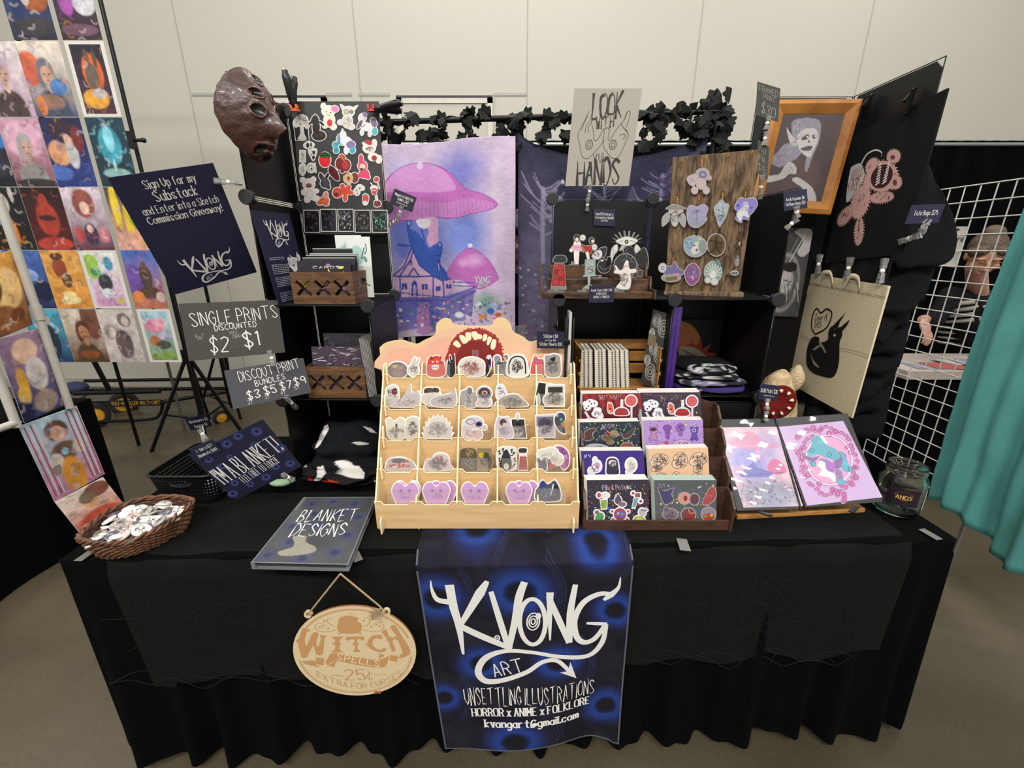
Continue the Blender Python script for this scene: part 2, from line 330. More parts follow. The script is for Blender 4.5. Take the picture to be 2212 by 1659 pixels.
class Img:
    """small painted picture held as colours on a grid; drawing space 0..1 (x right, y down) unless T is given"""
    def __init__(s, w, h, base, T=None):
        s.w, s.h = w, h; s.a = np.ones((h, w, 3))*np.array(hx(base)); s.T = T or (lambda x, y: (x, y))
        s.X, s.Y = np.meshgrid(np.linspace(0, 1, w), np.linspace(0, 1, h))
    def mix(s, m, c, a=1): m = np.clip(m*a, 0, 1)[..., None]; s.a = s.a*(1-m)+np.array(hx(c))*m
    def vgrad(s, c0, c1, y0=0, y1=1): t = np.clip((s.Y-y0)/(y1-y0), 0, 1)[..., None]; s.a = np.array(hx(c0))*(1-t)+np.array(hx(c1))*t; return s
    def blob(s, x, y, rx, ry, c, soft=.5, a=1, rot=0):
        dx, dy = s.X-x, s.Y-y; ca, sa = math.cos(rot), math.sin(rot); d = np.sqrt(((dx*ca+dy*sa)/rx)**2+((dy*ca-dx*sa)/ry)**2)
        s.mix(np.clip((1-d)/max(soft, 1e-3), 0, 1), c, a); return s
    def poly(s, pts, c, a=1, sm=0):
        P = [s.T(*p) for p in (cat(pts, sm, True) if sm else pts)]; ins = np.zeros(s.X.shape, bool); n = len(P)
        for i in range(n):
            (x0, y0), (x1, y1) = P[i], P[(i+1) % n]
            if y0 == y1: continue
            ins ^= ((y0 > s.Y) != (y1 > s.Y)) & (s.X < (x1-x0)*(s.Y-y0)/(y1-y0)+x0)
        s.mix(ins.astype(float), c, a); return s
    def line(s, pts, w, c, a=1, sm=4, soft=.5):
        P = [s.T(*p) for p in (cat(pts, sm) if sm and len(pts) > 2 else pts)]; asp = s.h/s.w; D = np.full(s.X.shape, 9.)
        for (x0, y0), (x1, y1) in zip(P, P[1:]):
            dx, dy = x1-x0, (y1-y0)*asp; L = dx*dx+dy*dy or 1e-9
            t = np.clip(((s.X-x0)*dx+(s.Y-y0)*asp*dy)/L, 0, 1); D = np.minimum(D, np.hypot(s.X-x0-t*dx, (s.Y-y0)*asp-t*dy))
        s.mix(np.clip((w/2-D)/(w*soft*.5+1e-6), 0, 1), c, a); return s
    def noise(s, n, amt, seed=0, c=None):
        g = np.random.RandomState(seed).rand(max(2, int(n*s.h/s.w))+2, n+2)
        yy = s.Y*(g.shape[0]-2); xx = s.X*(g.shape[1]-2); i = yy.astype(int); j = xx.astype(int); fy = yy-i; fx = xx-j
        fy = fy*fy*(3-2*fy); fx = fx*fx*(3-2*fx)
        v = g[i, j]*(1-fy)*(1-fx)+g[i, j+1]*(1-fy)*fx+g[i+1, j]*fy*(1-fx)+g[i+1, j+1]*fy*fx
        if c is not None: s.mix(np.clip((v-.5)*3, 0, 1), c, amt)
        else: s.a = np.clip(s.a*(1+(v-.5)[..., None]*2*amt), 0, 1)
        return s
def slab(mb, fr, t, c=None, m=0, cs=None):
    mb.prism([(0, 0), (1, 0), (1, 1), (0, 1)], fr.P, t, c, m, cs)
def sheet(name, fr, t, c, draw=None, mats=None, parent=None, cs=None, T=None, img=None, bevel=0):
    """thin printed panel as ONE mesh; draw(ink) adds the print"""
    mb = MB(); slab(mb, fr, t, c, 0, cs)
    if img is not None: mb.grid(lambda u, v: fr.P(u, v, .0002), img.w, img.h, img.a, sm=False)
    if draw: draw(Ink(mb, fr.P, T, fr.su, fr.sv))
    return mb.build(name, mats or INK, parent, bevel=bevel)
def crop(fr, x0, y0, k): return lambda x, y: fr.uv(x0+x/k, y0+y/k)
ORD = ['first', 'second', 'third', 'fourth', 'fifth', 'sixth', 'seventh', 'eighth', 'ninth', 'tenth', 'eleventh', 'twelfth']
def prismh(mb, outer, holes, S, t, c=None, m=0):
    lp = [outer]+holes; tr = tessellate_polygon([[V((x, y, 0)) for x, y in q] for q in lp]); al = [p for q in lp for p in q]; n = len(al)
    F = [S(x, y, 0) for x, y in al]; B = [S(x, y, -t) for x, y in al]; mb.add(F, [tuple(q) for q in tr], c=c, m=m); mb.add(B, [tuple(q)[::-1] for q in tr], c=c, m=m)
    o = 0
    for q in lp:
        k = len(q); mb.add(F+B, [(o+i, o+(i+1) % k, n+o+(i+1) % k, n+o+i) for i in range(k)], c=c, m=m); o += k
def spshape(q, gr):
    if q[0][-1] == 'e':
        x, y, rx, ry = map(float, q[1:5]); ro = float(q[6]) if len(q) > 6 else 0; rx += gr; ry += gr; ca, sa = math.cos(ro), math.sin(ro)
        return [(x+rx*math.cos(a)*ca-ry*math.sin(a)*sa, y+rx*math.cos(a)*sa+ry*math.sin(a)*ca) for a in [2*math.pi*i/18 for i in range(18)]], q[5]
    n = [float(z) for z in q[2:]]; P = list(zip(n[::2], n[1::2])); cx = sum(p[0] for p in P)/len(P); cy = sum(p[1] for p in P)/len(P)
    P = [(cx+(x-cx)*(1+gr/max(4, math.hypot(x-cx, y-cy))), cy+(y-cy)*(1+gr/max(4, math.hypot(x-cx, y-cy)))) for x, y in P]
    return (cat(P, 4, True) if q[0][-1] == 'p' else P), q[1]
def spdraw(I, spec, bord, base, L0=1, t=0, f2=None):
    body = []; det = []
    for q in spec.split(';'):
        q = q.split()
        if q: (det if q[0][0] == 'd' else body).append(q)
    for i, q in enumerate(body):
        P, _ = spshape(q, bord)
        if t: I.mb.prism([I.M(p) for p in P], lambda x, y, o: f2.P(x/f2.su, y/f2.sv, o+i*6e-6), t, base)
        else: I.fill([I.M(p) for p in P], base, L0)
    for i, q in enumerate(body):
        P, c = spshape(q, 0); I.fill([I.M(p) for p in P], c, L0+.3+i*.35)
    L = L0+1+len(body)*.35
    for i, q in enumerate(det):
        k = q[0][1]
        if k in 'epq': P, c = spshape(q, 0); I.fill([I.M(p) for p in P], c, L+i*.3)
        elif k == 'l':
            n = [float(z) for z in q[3:]]; I.line(list(zip(n[::2], n[1::2])), float(q[2]), q[1], L+i*.3, 4)
        elif k == 'r': x, y, rx, ry, w = map(float, q[1:6]); I.ring(x, y, rx, ry, w, q[6], L+i*.3, 16)
def cut(name, fr, T, spec, label, category, group=None, bord=6, t=.0014, base='e6e2dc', off=0, m=None, parent=None, lay=.00016):
    """die-cut piece: union of shapes with a pale border, printed details on top.  spec: 'e x y rx ry col rot; p col x y ..; de/dp/dl/dr ..'"""
    mb = MB(); f2 = fr.shift(off); I = Ink(mb, f2.P, T, f2.su, f2.sv, lay); spdraw(I, spec, bord, base, 1, t, f2)
    o = mb.build(name, m or INKG, parent)
    if label: tag(o, label, category, group)
    return o
def scr(x, y, rx, ry, n, col, w=3, seed=0):
    """random pen strokes inside an oval, as spec text"""
    r = random.Random(seed+int(x*7+y)); s = ''
    for _ in range(int(n*1.7)):
        a = r.uniform(0, 6.28); d = r.random()**.5*.75; cx, cy = x+rx*d*math.cos(a), y+ry*d*math.sin(a); b = r.uniform(0, 6.28); L = min(rx, ry)*r.uniform(.2, .4)
        s += ';dl %s %.1f %.1f %.1f %.1f %.1f %.1f %.1f' % (col, w*r.uniform(.4, .75), cx-L*math.cos(b), cy-L*math.sin(b), cx+L*.3*math.sin(b), cy-L*.3*math.cos(b), cx+L*math.cos(b), cy+L*math.sin(b))
    return s
def sign(name, fr, col, label, draw, t=.002, mats=None, category='sign', group=None):
    return tag(sheet(name, fr, t, col, draw, mats), label, category, group)
def clip(pts, label, s=1.0, group='clear plastic sign clips'):
    """clear double-jaw clip along a line of 3d points: jaw, white joint, jaw"""
    a, b = V(pts[0]), V(pts[1]); d = (b-a); L = d.length; d.normalize(); side = d.cross(V((0, -1, .3))).normalized(); n = side.cross(d).normalized()
    t = thing('sign_clip', (a+b)/2, label, 'clip', group)
    for sg, e in ((-1, a), (1, b)):
        mb = MB(); m = (a+b)/2+d*sg*.006
        for k in (-1, 1):
            w0, w1 = .0048*s, .0066*s; j = n*k*.0022*s
            mb.hexa([m-side*w0+j, m+side*w0+j, m+side*w0+j*2.2, m-side*w0+j*2.2, e-side*w1+j*.6, e+side*w1+j*.6, e+side*w1+j*2.6, e-side*w1+j*2.6])
        mb.bar(m+d*sg*L*.18, m+d*sg*L*.22, .012*s, .011*s)
        mb.build('jaw', CLR, t)
    q = MB(); q.ball((a+b)/2, .0058*s, 6); q.build('joint', WHT, t); return t
# ================================================================ SETTING
def floor_mat():
    m = bpy.data.materials.new('polished_concrete'); N, L, b = nodes(m)
    tc = N.new('ShaderNodeTexCoord')
    def nz(s, d, dist=0):
        n = N.new('ShaderNodeTexNoise'); n.inputs['Scale'].default_value = s; n.inputs['Detail'].default_value = d; n.inputs['Distortion'].default_value = dist
        L.new(tc.outputs['Object'], n.inputs['Vector']); return n
    r = N.new('ShaderNodeValToRGB'); e = r.color_ramp.elements
    e[0].position = .3; e[0].color = (*hx('383325'), 1); e[1].position = .72; e[1].color = (*hx('5b5240'), 1)
    n1 = nz(1.1, 9, .6); L.new(n1.outputs['Fac'], r.inputs[0])
    n2 = nz(70, 4); r2 = N.new('ShaderNodeValToRGB'); r2.color_ramp.elements[0].color = (.72, .72, .72, 1); r2.color_ramp.elements[1].color = (1.2, 1.2, 1.2, 1)
    L.new(n2.outputs['Fac'], r2.inputs[0])
    x = N.new('ShaderNodeMix'); x.data_type = 'RGBA'; x.blend_type = 'MULTIPLY'; x.inputs[0].default_value = 1
    L.new(r.outputs[0], x.inputs[6]); L.new(r2.outputs[0], x.inputs[7]); L.new(x.outputs[2], b.inputs['Base Color'])
    b.inputs['Roughness'].default_value = .42; return m
mb = MB(); mb.add([(-14, -6, 0), (14, -6, 0), (14, 4.7, 0), (-14, 4.7, 0)], [(0, 1, 2, 3)]); struct(mb.build('floor', floor_mat()))
WALL = mat('painted_wall', 'b4b1a4', .6, var=(.8, .015)); SEAM = mat('wall_joint', 'a29d92', .7); LED = mat('wall_strip', '9b9a95', .5); WFR = mat('door_frame', 'c4beb2', .5)
YW = 4.68
mb = MB(); mb.box((-14, YW, 0), (14, YW+.15, 6.6))
for px in (370, 760, 1140, 1520, 1890):
    X = at(px, 0, YW).x; mb.box((X-.006, YW-.002, .02), (X+.006, YW+.01, 6.2), m=1)
zb = at(800, 204, YW).z
for a, b in ((415, 470), (705, 760), (775, 842), (1066, 1138)): mb.box((at(a, 204, YW).x, YW-.006, zb-.012), (at(b, 204, YW).x, YW, zb+.012), m=2)
struct(mb.build('wall_back', [WALL, SEAM, LED]))
for k, (a, b) in enumerate(((560, 706), (857, 1064))):
    x0, x1 = at(a, 210, YW).x, at(b, 210, YW).x; mb = MB(); z1 = zb-.03
    mb.box((x0, YW-.03, 0), (x0+.05, YW, z1)); mb.box((x1-.05, YW-.03, 0), (x1, YW, z1)); mb.box((x0, YW-.03, z1-.05), (x1, YW, z1))
    mb.box((x0, YW-.034, z1-.004), (x1, YW-.02, z1+.012), m=1); mb.box((x0+.05, YW-.02, .01), (x1-.05, YW-.005, z1-.05), m=2)
    struct(mb.build('door_%d' % (k+1), [WFR, BLK, WALL]))
mb = MB(); mb.box((-14, YW-.014, 0), (14, YW-.001, .1)); struct(mb.build('baseboard_back', mat('skirting', 'a19b8f', .6)))
# ---------------------------------------------------------------- black drape on poles behind the booth
def drape(name, X0, X1, Y, z0, z1, label, n=260, ph=0):
    mb = MB()
    def f(u, v):
        x = X0+(X1-X0)*u; a = .02+.03*v
        y = Y+a*math.sin(x*24+1.3*math.sin(x*5+ph))+.012*math.sin(x*57+ph)
        return (x, y if v > .02 else Y+.004*math.sin(x*50), z1+(z0-z1)*v)
    mb.grid(f, n, 14); t = thing(name, ((X0+X1)/2, Y, 0), label, 'curtain')
    mb.build('curtain_cloth', BLKC, t)
    p = MB(); p.tube([(X0, Y-.0, z1-.03), (X1, Y-.0, z1-.03)], .018, 8); p.build('rail', STEEL, t)
    return t
YD = 4.05
d1 = drape('backdrop_curtain', -.93, 4.6, YD, .03, 2.40, 'long black pleated drape hung on pole frame before the white wall', 420)
for px in (848, 1652):
    X = at(px, 300, YD).x; t = MB(); t.tube([(X, YD+.03, 0), (X, YD+.03, 2.50)], .025, 10); tag(t.build('drape_pole', STEEL), 'silver pole end poking up above the black drape, '+('left of the pink blanket' if px < 1000 else 'right of the garland'), 'pole')
# ================================================================ TABLE
A0 = V((-1.188, .918, 0)); EX = V((.9994, .0348, 0)); EY = V((-.0348, .9994, 0)); ZT = .75; TW, TD = 2.442, .76
def tp(u, v, z=ZT): return A0+EX*u+EY*v+V((0, 0, z))
def fold(s): return .6*math.sin(s*41+1.7*math.sin(s*6.1))+.28*math.sin(s*77+2*math.sin(s*3.3)+1)+.2*math.sin(s*17)
table = thing('display_table', tp(TW/2, TD/2, 0), 'long display table covered by a black floor-length pleated cloth', 'table')
mb = MB(); mb.hexa([tp(.01, .01, .715), tp(TW-.01, .01, .715), tp(TW-.01, TD-.01, .715), tp(.01, TD-.01, .715), tp(.01, .01, .744), tp(TW-.01, .01, .744), tp(TW-.01, TD-.01, .744), tp(.01, TD-.01, .744)])
mb.build('tabletop', mat('folding_top', '8d8a82', .6), table)
for u in (.25, TW-.25):
    for v in (.1, TD-.1):
        l = MB(); l.tube([tp(u, v, .0), tp(u, v, .716)], .014, 8); l.build('leg', BLKMET, table)
mb = MB()
def topf(u, v):
    x, y = u*TW, v*TD; return tp(x, y, ZT+.0012*noise.noise(V((x*5, y*5, 0)))-.0005)
mb.grid(topf, 60, 20)
per = [(k/240*TD*-1+TD, 'l') for k in range(61)]
def skirt(s, t):
    """s = distance along left side, front, right side from the rear left corner; t 0..1 down"""
    if s < TD: p, n = tp(0, TD-s), -EX
    elif s < TD+TW: p, n = tp(s-TD, 0), -EY
    else: p, n = tp(TW, s-TD-TW), EX
    c = min(abs(s-TD), abs(s-TD-TW))
    if c < .05:
        q = (-EX-EY) if s < TD+.2 else (EX-EY); k = 1-c/.05; n = (n*(1-k*.5)+q.normalized()*(k*.5)).normalized()
    band = .06
    if t < band: return p+n*.004+V((0, 0, -.73*t)) if t > 0 else p
    k = (t-band)/(1-band); f = fold(s); am = .006+.03*k**1.15
    return p+n*(.008+.026*k+am*f)+V((0, 0, -.722*t-.012*k*math.sin(s*13)))
NS = 900; LS = 2*TD+TW
tv = [0, .001, .03, .055, .07, .12, .2, .3, .4, .5, .6, .7, .8, .9, 1]
mb.grid(lambda u, v: skirt(u*LS, tv[round(v*(len(tv)-1))]), NS, len(tv))
o = mb.build('tablecloth', BLKC, None); tag(o, 'plain black tablecloth with pleated skirt covering the whole table', 'tablecloth'); 
# ---------------------------------------------------------------- lace overlay with webs
LACE = mat('sheer_lace', '1b1b19', .95, spec=.05, alpha=.7, bump=(500, .3)); WEB = mat('lace_thread', '1f1f1d', .9, spec=.1)
FT = Fr(tp(0, 0), EX*TW, V((0, 0, -.75)))
def lacep(u, v, off=0):
    s = u*TW+TD; k = max(0, v)
    return FT.P(u, v, .004+.016*min(1, k/.06)+.045*k+(.004+.010*k)*math.sin(u*52+1.5*math.sin(u*9))+off)
def lacev(u):
    a = .055+.895*u; x = a*TW
    return .50+.022*abs(math.sin(x*9.5))+(.03 if u < .03 else 0)-.02*u+.03*math.exp(-((u-.36)/.02)**2)
mb = MB()
mb.grid(lambda u, v: (lambda a: tp(a*TW, .30-.30*v/.12, ZT+.0035) if v < .12 else lacep(a, (v-.12)/.88*lacev(u)))(.05+(.895-.02*0)*u+(.02*(v-.12) if u < .5 else -.012*(v-.12))), 240, 40)
W2 = Ink(mb, lambda u, v, o: lacep(u, v, .002+o), lambda x, y: FT.uv(x, y), TW, .75, m=1)
def web(cx, cy, r, ry, n=9, rings=6, ph=0):
    an = [ph+2*math.pi*i/n+.12*math.sin(i*5) for i in range(n)]
    for a in an: W2.line([(cx, cy), (cx+r*1.25*math.cos(a), cy+ry*1.25*math.sin(a))], .9, None, 1, 0)
    for k in range(1, rings+1):
        f = (k/rings)**1.3
        for a, b in zip(an, an[1:]+[an[0]+2*math.pi]):
            m = (a+b)/2; W2.line([(cx+r*f*math.cos(a), cy+ry*f*math.sin(a)), (cx+r*f*.84*math.cos(m), cy+ry*f*.84*math.sin(m)), (cx+r*f*math.cos(b), cy+ry*f*math.sin(b))], .8, None, 1, 4)
for w in ((1500, 1290, 140, 90), (1700, 1310, 130, 85, 8, 5, .4), (430, 1310, 150, 85, 9, 5, .2), (600, 1290, 110, 80, 8, 5, .8), (1420, 1230, 60, 35, 7, 4), (1640, 1240, 70, 40, 7, 4, 1)): web(*w)
for k in range(2):
    W2.line([(270+i*40, 1440+k*12-18*abs(math.sin(i*1.1+k))-i*.2) for i in range(17)], 1.6, None, 1, 3)
    W2.line([(1365+i*38, 1395+k*14-18*abs(math.sin(i*1.05+k))) for i in range(13)], 1.6, None, 1, 3)
o = mb.build('lace_overlay', [LACE, WEB]); tag(o, 'sheer black lace cloth with spider webs, scalloped hem halfway down the table skirt', 'lace cloth')
# ---------------------------------------------------------------- banner
BU0, BU1 = FT.uv(901, 1192)[0], FT.uv(1361, 1187)[0]
def bz(u): return .882+.012*math.cos(u*5)-.035*math.exp(-((u-.83)/.12)**2)+.012*(u > .95)
def banS(u, v, off=0):
    a = BU0+(BU1-BU0)*u+.021*(1-u)*max(0, v)
    if v < 0: return tp(a*TW, -v*.9+.0, ZT+.008)+V((0, 0, off))
    k = min(1, v/.03)
    return FT.P(a, v*bz(u), .036*k+.034*v+.006*math.sin(u*9+v*4)*v+.012*math.sin(u*3.2)*v+off)+V((0, 0, .008*(1-k)))
def banT(x, y):
    px, py = 880+x/3.317, 1140+y/3.317; a, v = FT.shift(.045).uv(px, py); v /= .89; u = (a-BU0-.021*v)/(BU1-BU0-.021*v); return u, v*.89/bz(min(1, max(0, u)))
im = Img(150, 215, '1a1922', lambda x, y: (lambda q: (q[0], (q[1]+.12)/1.12))(banT(x, y)))
im.noise(9, .45, 3); im.noise(24, .25, 5)
def eye(x, y, r, k=1.0, rot=0):
    u, v = im.T(x, y); ru = r/1380; rv = ru*k*.72
    im.blob(u, v, ru*1.75, rv*1.75, '211e33', .5, .9, rot); im.blob(u, v, ru*1.45, rv*1.45, '1f326e', .55, .95, rot); im.blob(u, v, ru*1.12, rv*1.12, '253f85', .5, .8, rot)
    for q in (1.6, 1.72, 1.86): im.line([(x+r*q*math.cos(t)*.95, y+r*k*q*.95*math.sin(t)) for t in np.linspace(-.9, .9, 9)], .007, '33416f', .3, 6)
    im.blob(u, v, ru*.72, rv*.72, '161d3c', .3, 1, rot); im.blob(u, v, ru*.52, rv*.52, '17151b', .3, 1, rot)
for q in ((470, 95, 150), (1390, 195, 140, .95), (210, 510, 150, 1.0), (810, 470, 185, .9), (1490, 590, 130, 1), (530, 950, 140, .9), (1075, 930, 150, .85), (1410, 1230, 150, .9, -.4), (270, 1180, 110, 1), (770, 1440, 190, .8), (905, 60, 120, .5)): eye(*q)
mb = MB(); mb.grid(lambda u, v: banS(u, v*1.12-.12), 150, 215, im.a)
I = Ink(mb, banS, banT, TW*(BU1-BU0), .70, .0006)
logo(I, 160, 360, 1530, 1075)
I.text('UNSETTLING ILLUSTRATIONS', (420, 1222), (1322, 1142), 95, 'd8d5cf', .12, 'h', 2)
I.text('HORROR x ANIME x FOLKLORE', (470, 1300), (1292, 1210), 50, 'dedbd5', .22, 's', 2)
I.text('kvongart@gmail.com', (560, 1362), (1210, 1298), 46, 'dedbd5', .22, 's', 2)
for u in (.004, .996): I.ribbon([I.M(banT(0, 0)) if 0 else (u*I.su, v*I.sv) for v in np.linspace(.0, 1, 40)], [.005]*40, '55545c', 1)
I.ribbon([(u*I.su, .995*I.sv) for u in np.linspace(0, 1, 30)], [.005]*30, '55545c', 1)
tag(mb.build('banner_runner', INKC), 'dark blue eye-patterned cloth banner with white horned lettering hanging down the table front', 'banner')
# tape strips
TAPE = mat('clear_tape', '6a6764', .2, spec=.6)
def tape(a, b, w, label, z=ZT+.006):
    mb = MB(); a, b = atz(*a, z), atz(*b, z); d = (b-a).normalized(); n = V((-d.y, d.x, 0))*w/2; mb.hexa([a-n, a+n, b+n, b-n, a-n+V((0, 0, .001)), a+n+V((0, 0, .001)), b+n+V((0, 0, .001)), b-n+V((0, 0, .001))])
    tag(mb.build('tape_strip', TAPE), label, 'tape')
tape((168, 1212), (208, 1184), .022, 'shiny tape strip on the table corner below the wicker basket')
tape((1472, 1164), (1481, 1190), .028, 'shiny tape strip on table edge below the brown sticker rack')
tape((1990, 1143), (2030, 1166), .022, 'shiny tape strip on the right corner of the table')
tape((765, 1192), (775, 1212), .022, 'shiny tape strip sticking out beside the grey binder')
# bag under the table
mb = MB(); mb.ball((.09, 1.08, .06), (.16, .14, .06), 8); tag(mb.build('black_bag', BLKC), 'black bag lump on the floor under the table behind the banner', 'bag')
# ================================================================ CUBE SHELVES
def cpanel(root, c, a, b, t=.005, ch=.018, name='panel', wire=True):
    """panel with cut corners spanning a x b from corner c, wire round its edge"""
    c, a, b = V(c), V(a), V(b); la, lb = a.length, b.length; ea, eb = a.normalized(), b.normalized(); n = ea.cross(eb); i = .007
    P = [(i+ch, i), (la-i-ch, i), (la-i, i+ch), (la-i, lb-i-ch), (la-i-ch, lb-i), (i+ch, lb-i), (i, lb-i-ch), (i, i+ch)]
    mb = MB(); mb.prism(P, lambda x, y, o: c+ea*x+eb*y+n*(o+t/2), t)
    if wire: mb.tube([c+ea*x+eb*y for x, y in ((.003, .003), (la-.003, .003), (la-.003, lb-.003), (.003, lb-.003))], .0019, 6, closed=True, m=1)
    mb.build(name, [BLKM, WIRE], root)
def knob(root, c, ax=(0, -1, 0)):
    c = V(c); z = V(ax); x = z.orthogonal().normalized(); y = z.cross(x); M3 = Matrix((x, y, z)).transposed()
    mb = MB(); mb.lathe([(0, -.007), (.019, -.007), (.021, -.005), (.021, .004), (.019, .006), (0, .006)], c, 20, M3, sm=False)
    for k in range(4): a = math.pi/2*k; mb.obox(c+(x*math.cos(a)+y*math.sin(a))*.012-z*.012, (.012, .012, .014), M3)
    mb.build('connector', KNB, root)
WIRE = mat('shelf_wire', '2e2e2e', .3, .7); KNB = mat('connector_plastic', '1b1c1e', .5)
lx0, lx1, ly0, ly1, lc = -.745, -.437, 1.295, 1.60, .304; lz = [ZT+.006+lc*i for i in range(5)]
ltow = thing('cube_shelf', (-.59, 1.45, ZT), 'tall black panel cube tower on the table left of the pink blanket', 'shelf')
X3, Z3, Y3 = V((lx1-lx0, 0, 0)), V((0, 0, lc)), V((0, ly1-ly0, 0))
for k in range(4): cpanel(ltow, (lx0, ly0, lz[k]), Y3, Z3); 
for k in range(4): cpanel(ltow, (lx0, ly1, lz[k]), X3, Z3)
for k in range(2): cpanel(ltow, (lx1, ly0, lz[k]), Y3, Z3)
for k in (1, 2): cpanel(ltow, (lx0, ly0, lz[k]), X3, Y3, name='shelf_board')
for p in ((lx0, lz[1]), (lx0, lz[3]), (lx1, lz[1]), (lx1, lz[2])): knob(ltow, (p[0], ly0-.004, p[1]))
for p in ((lx1, ly1, lz[2]), (lx1, ly1, lz[3]), (lx0, ly1, lz[3]), (lx0, ly1, lz[4]-.01)): knob(ltow, p, (.3, -1, 0))
rx = [.141, .492, .805, 1.125]; ry0, ry1, rc = 1.30, 1.615, .313; rz = [ZT+.006+rc*i for i in range(5)]
rtow = thing('cube_shelf', (.6, 1.46, ZT), 'wide black panel cube shelf on the table right of the wooden sticker display', 'shelf')
for k in range(3):
    for c in (0, 1): cpanel(rtow, (rx[c], ry1, rz[k]), (rx[c+1]-rx[c], 0, 0), (0, 0, rc))
for k in (0, 1):
    for c in (0, 1, 2): cpanel(rtow, (rx[c], ry0, rz[k]), (0, ry1-ry0, 0), (0, 0, rc))
    for c in (0, 1): cpanel(rtow, (rx[c], ry0, rz[k+1]), (rx[c+1]-rx[c], 0, 0), (0, ry1-ry0, 0), name='shelf_board')
cpanel(rtow, (rx[2], ry0, rz[2]), (0, ry1-ry0, 0), (0, 0, rc))
for k in range(4): cpanel(rtow, (rx[2], ry1, rz[k]), (rx[3]-rx[2], 0, 0), (0, 0, rc))
for k in range(1, 4): cpanel(rtow, (rx[3], ry0, rz[k]), (0, ry1-ry0, 0), (0, 0, rc))
cpanel(rtow, (rx[1], ry0+.02, rz[0]+.04), (rx[2]-rx[1], 0, 0), (0, 0, rc-.06), ch=.005)
for c, k in ((0, 2), (1, 2), (2, 2), (2, 1), (0, 1)): knob(rtow, (rx[c], ry0-.004, rz[k]))
for c, k in ((1, 3), (0, 3)): knob(rtow, (rx[c], ry1-.01, rz[k]))
# ================================================================ CRATES
CRW = wood('crate_wood', '422a16', '6d4a28', (3, 3, 26), .55, 4)
def crate(x0, x1, y0, y1, z0, h, label):
    t = thing('wooden_crate', ((x0+x1)/2, (y0+y1)/2, z0), label, 'crate'); w = x1-x0
    fr = Fr((x0, y0, z0+h), (w, 0, 0), (0, 0, -h)); hs = []
    for k in range(3):
        cx, cy, s, a = .5/3*w+(k-1)*.02*w+k*w/3*.98+.01*w*0, h*.5, h*.25, .005
        cx = w*(.19+.31*k); L = []
        for q in range(4):
            an = math.pi/4+q*math.pi/2; d = (math.cos(an), math.sin(an)); e = (-d[1], d[0]); s2 = s*1.25
            L += [(cx+d[0]*s2-e[0]*a, cy+d[1]*s2-e[1]*a), (cx+d[0]*s2+e[0]*a, cy+d[1]*s2+e[1]*a), (cx+(d[0]+e[0])*a, cy+(d[1]+e[1])*a)]
        hs.append(L)
    mb = MB(); prismh(mb, [(0, 0), (w, 0), (w, h), (0, h)], hs, lambda x, y, o: V((x0+x, y0-o, z0+h-y)), .008); mb.build('front_board', CRW, t)
    b = MB(); b.box((x0, y1-.008, z0), (x1, y1, z0+h)); b.build('back_board', CRW, t)
    d = y1-y0-.016
    for X in (x0, x1-.008):
        mb = MB(); ho = [(d*.5+d*.2*math.cos(q)*(1.1), h*.36+h*.13*math.sin(q)) for q in [2*math.pi*i/16 for i in range(16)]]
        prismh(mb, [(0, 0), (d, 0), (d, h), (0, h)], [ho], lambda x, y, o: V((X+.008+o, y0+.008+x, z0+h-y)), .008); mb.build('side_board', CRW, t)
    b = MB(); b.box((x0+.008, y0+.008, z0), (x1-.008, y1-.008, z0+.006)); b.build('bottom_board', CRW, t); return t
def card(x0, x1, y, z0, z1, lean, col, label, draw=None, group=None, name='print_card', t=.002, rot=0, mats=None):
    fr = Fr((x0, y+lean, z1), (x1-x0, rot, 0), (0, -lean, z0-z1)); return tag(sheet(name, fr, t, col, draw, mats), label, 'print', group)
crate(-.665, -.478, 1.305, 1.47, lz[2]+.004, .095, 'small dark wooden crate with X cutouts on the upper left shelf')
zb2 = lz[2]+.012
def cart(ink, seed, cols, n=10):
    r = random.Random(seed)
    for i in range(n):
        c = r.choice(cols); x, y = r.uniform(.08, .92), r.uniform(.08, .92)
        if r.random() < .5: ink.poly([(min(.97, max(.03, x+r.uniform(-.18, .18))), min(.97, max(.03, y+r.uniform(-.12, .12)))) for _ in range(5)], c, 1+i*.2, 0) if 0 else ink.ell(x, y, r.uniform(.02, .08), r.uniform(.02, .06), c, 1+i*.2, r.uniform(0, 3), 9)
        else: ink.line([(min(.97, max(.03, x+r.uniform(-.2, .2)*q)), min(.97, max(.03, y+r.uniform(-.2, .2)*q))) for q in (0, .6, 1)], r.uniform(.008, .03), c, 1+i*.2, 4)
def d1(i):
    i.text('CARDS', (.3, .18), (.8, .18), .05, 'cfc9c4', .2, 'h', 3); cart(i, 3, ['8d6aa8', 'd8d23c', 'c9a7c9', '3b2c4c'], 16)
    for x in (.2, .5, .82):
        for k in range(3): i.ell(x+k*.05, .55+.12*k, .05, .06, ['d8d23c', '9b72b4', '2a2135'][k], 3+k, .5)
card(-.652, -.49, 1.322, zb2, zb2+.118, .012, '1c1a24', 'front dark card in the upper wooden crate with purple and yellow art', d1, 'cards in the upper crate')
cl = [('23212b', .128, 'second card in the upper crate, charcoal with a pale edge'), ('16171f', .135, 'third card in the upper crate, black with a pale edge'), ('8a8a90', .140, 'grey sleeved card in the middle of the upper crate'), ('11131a', .155, 'tall black card in the upper crate before the white ones')]
for i, (c, h, lb) in enumerate(cl): card(-.642+i*.004, -.482 if i < 3 else -.505, 1.338+i*.017, zb2, zb2+h, .014, c, lb, (lambda k: lambda q: q.line([(0, .012), (1, .012)], .012, 'bdbab6', 2, 0))(i), 'cards in the upper crate')
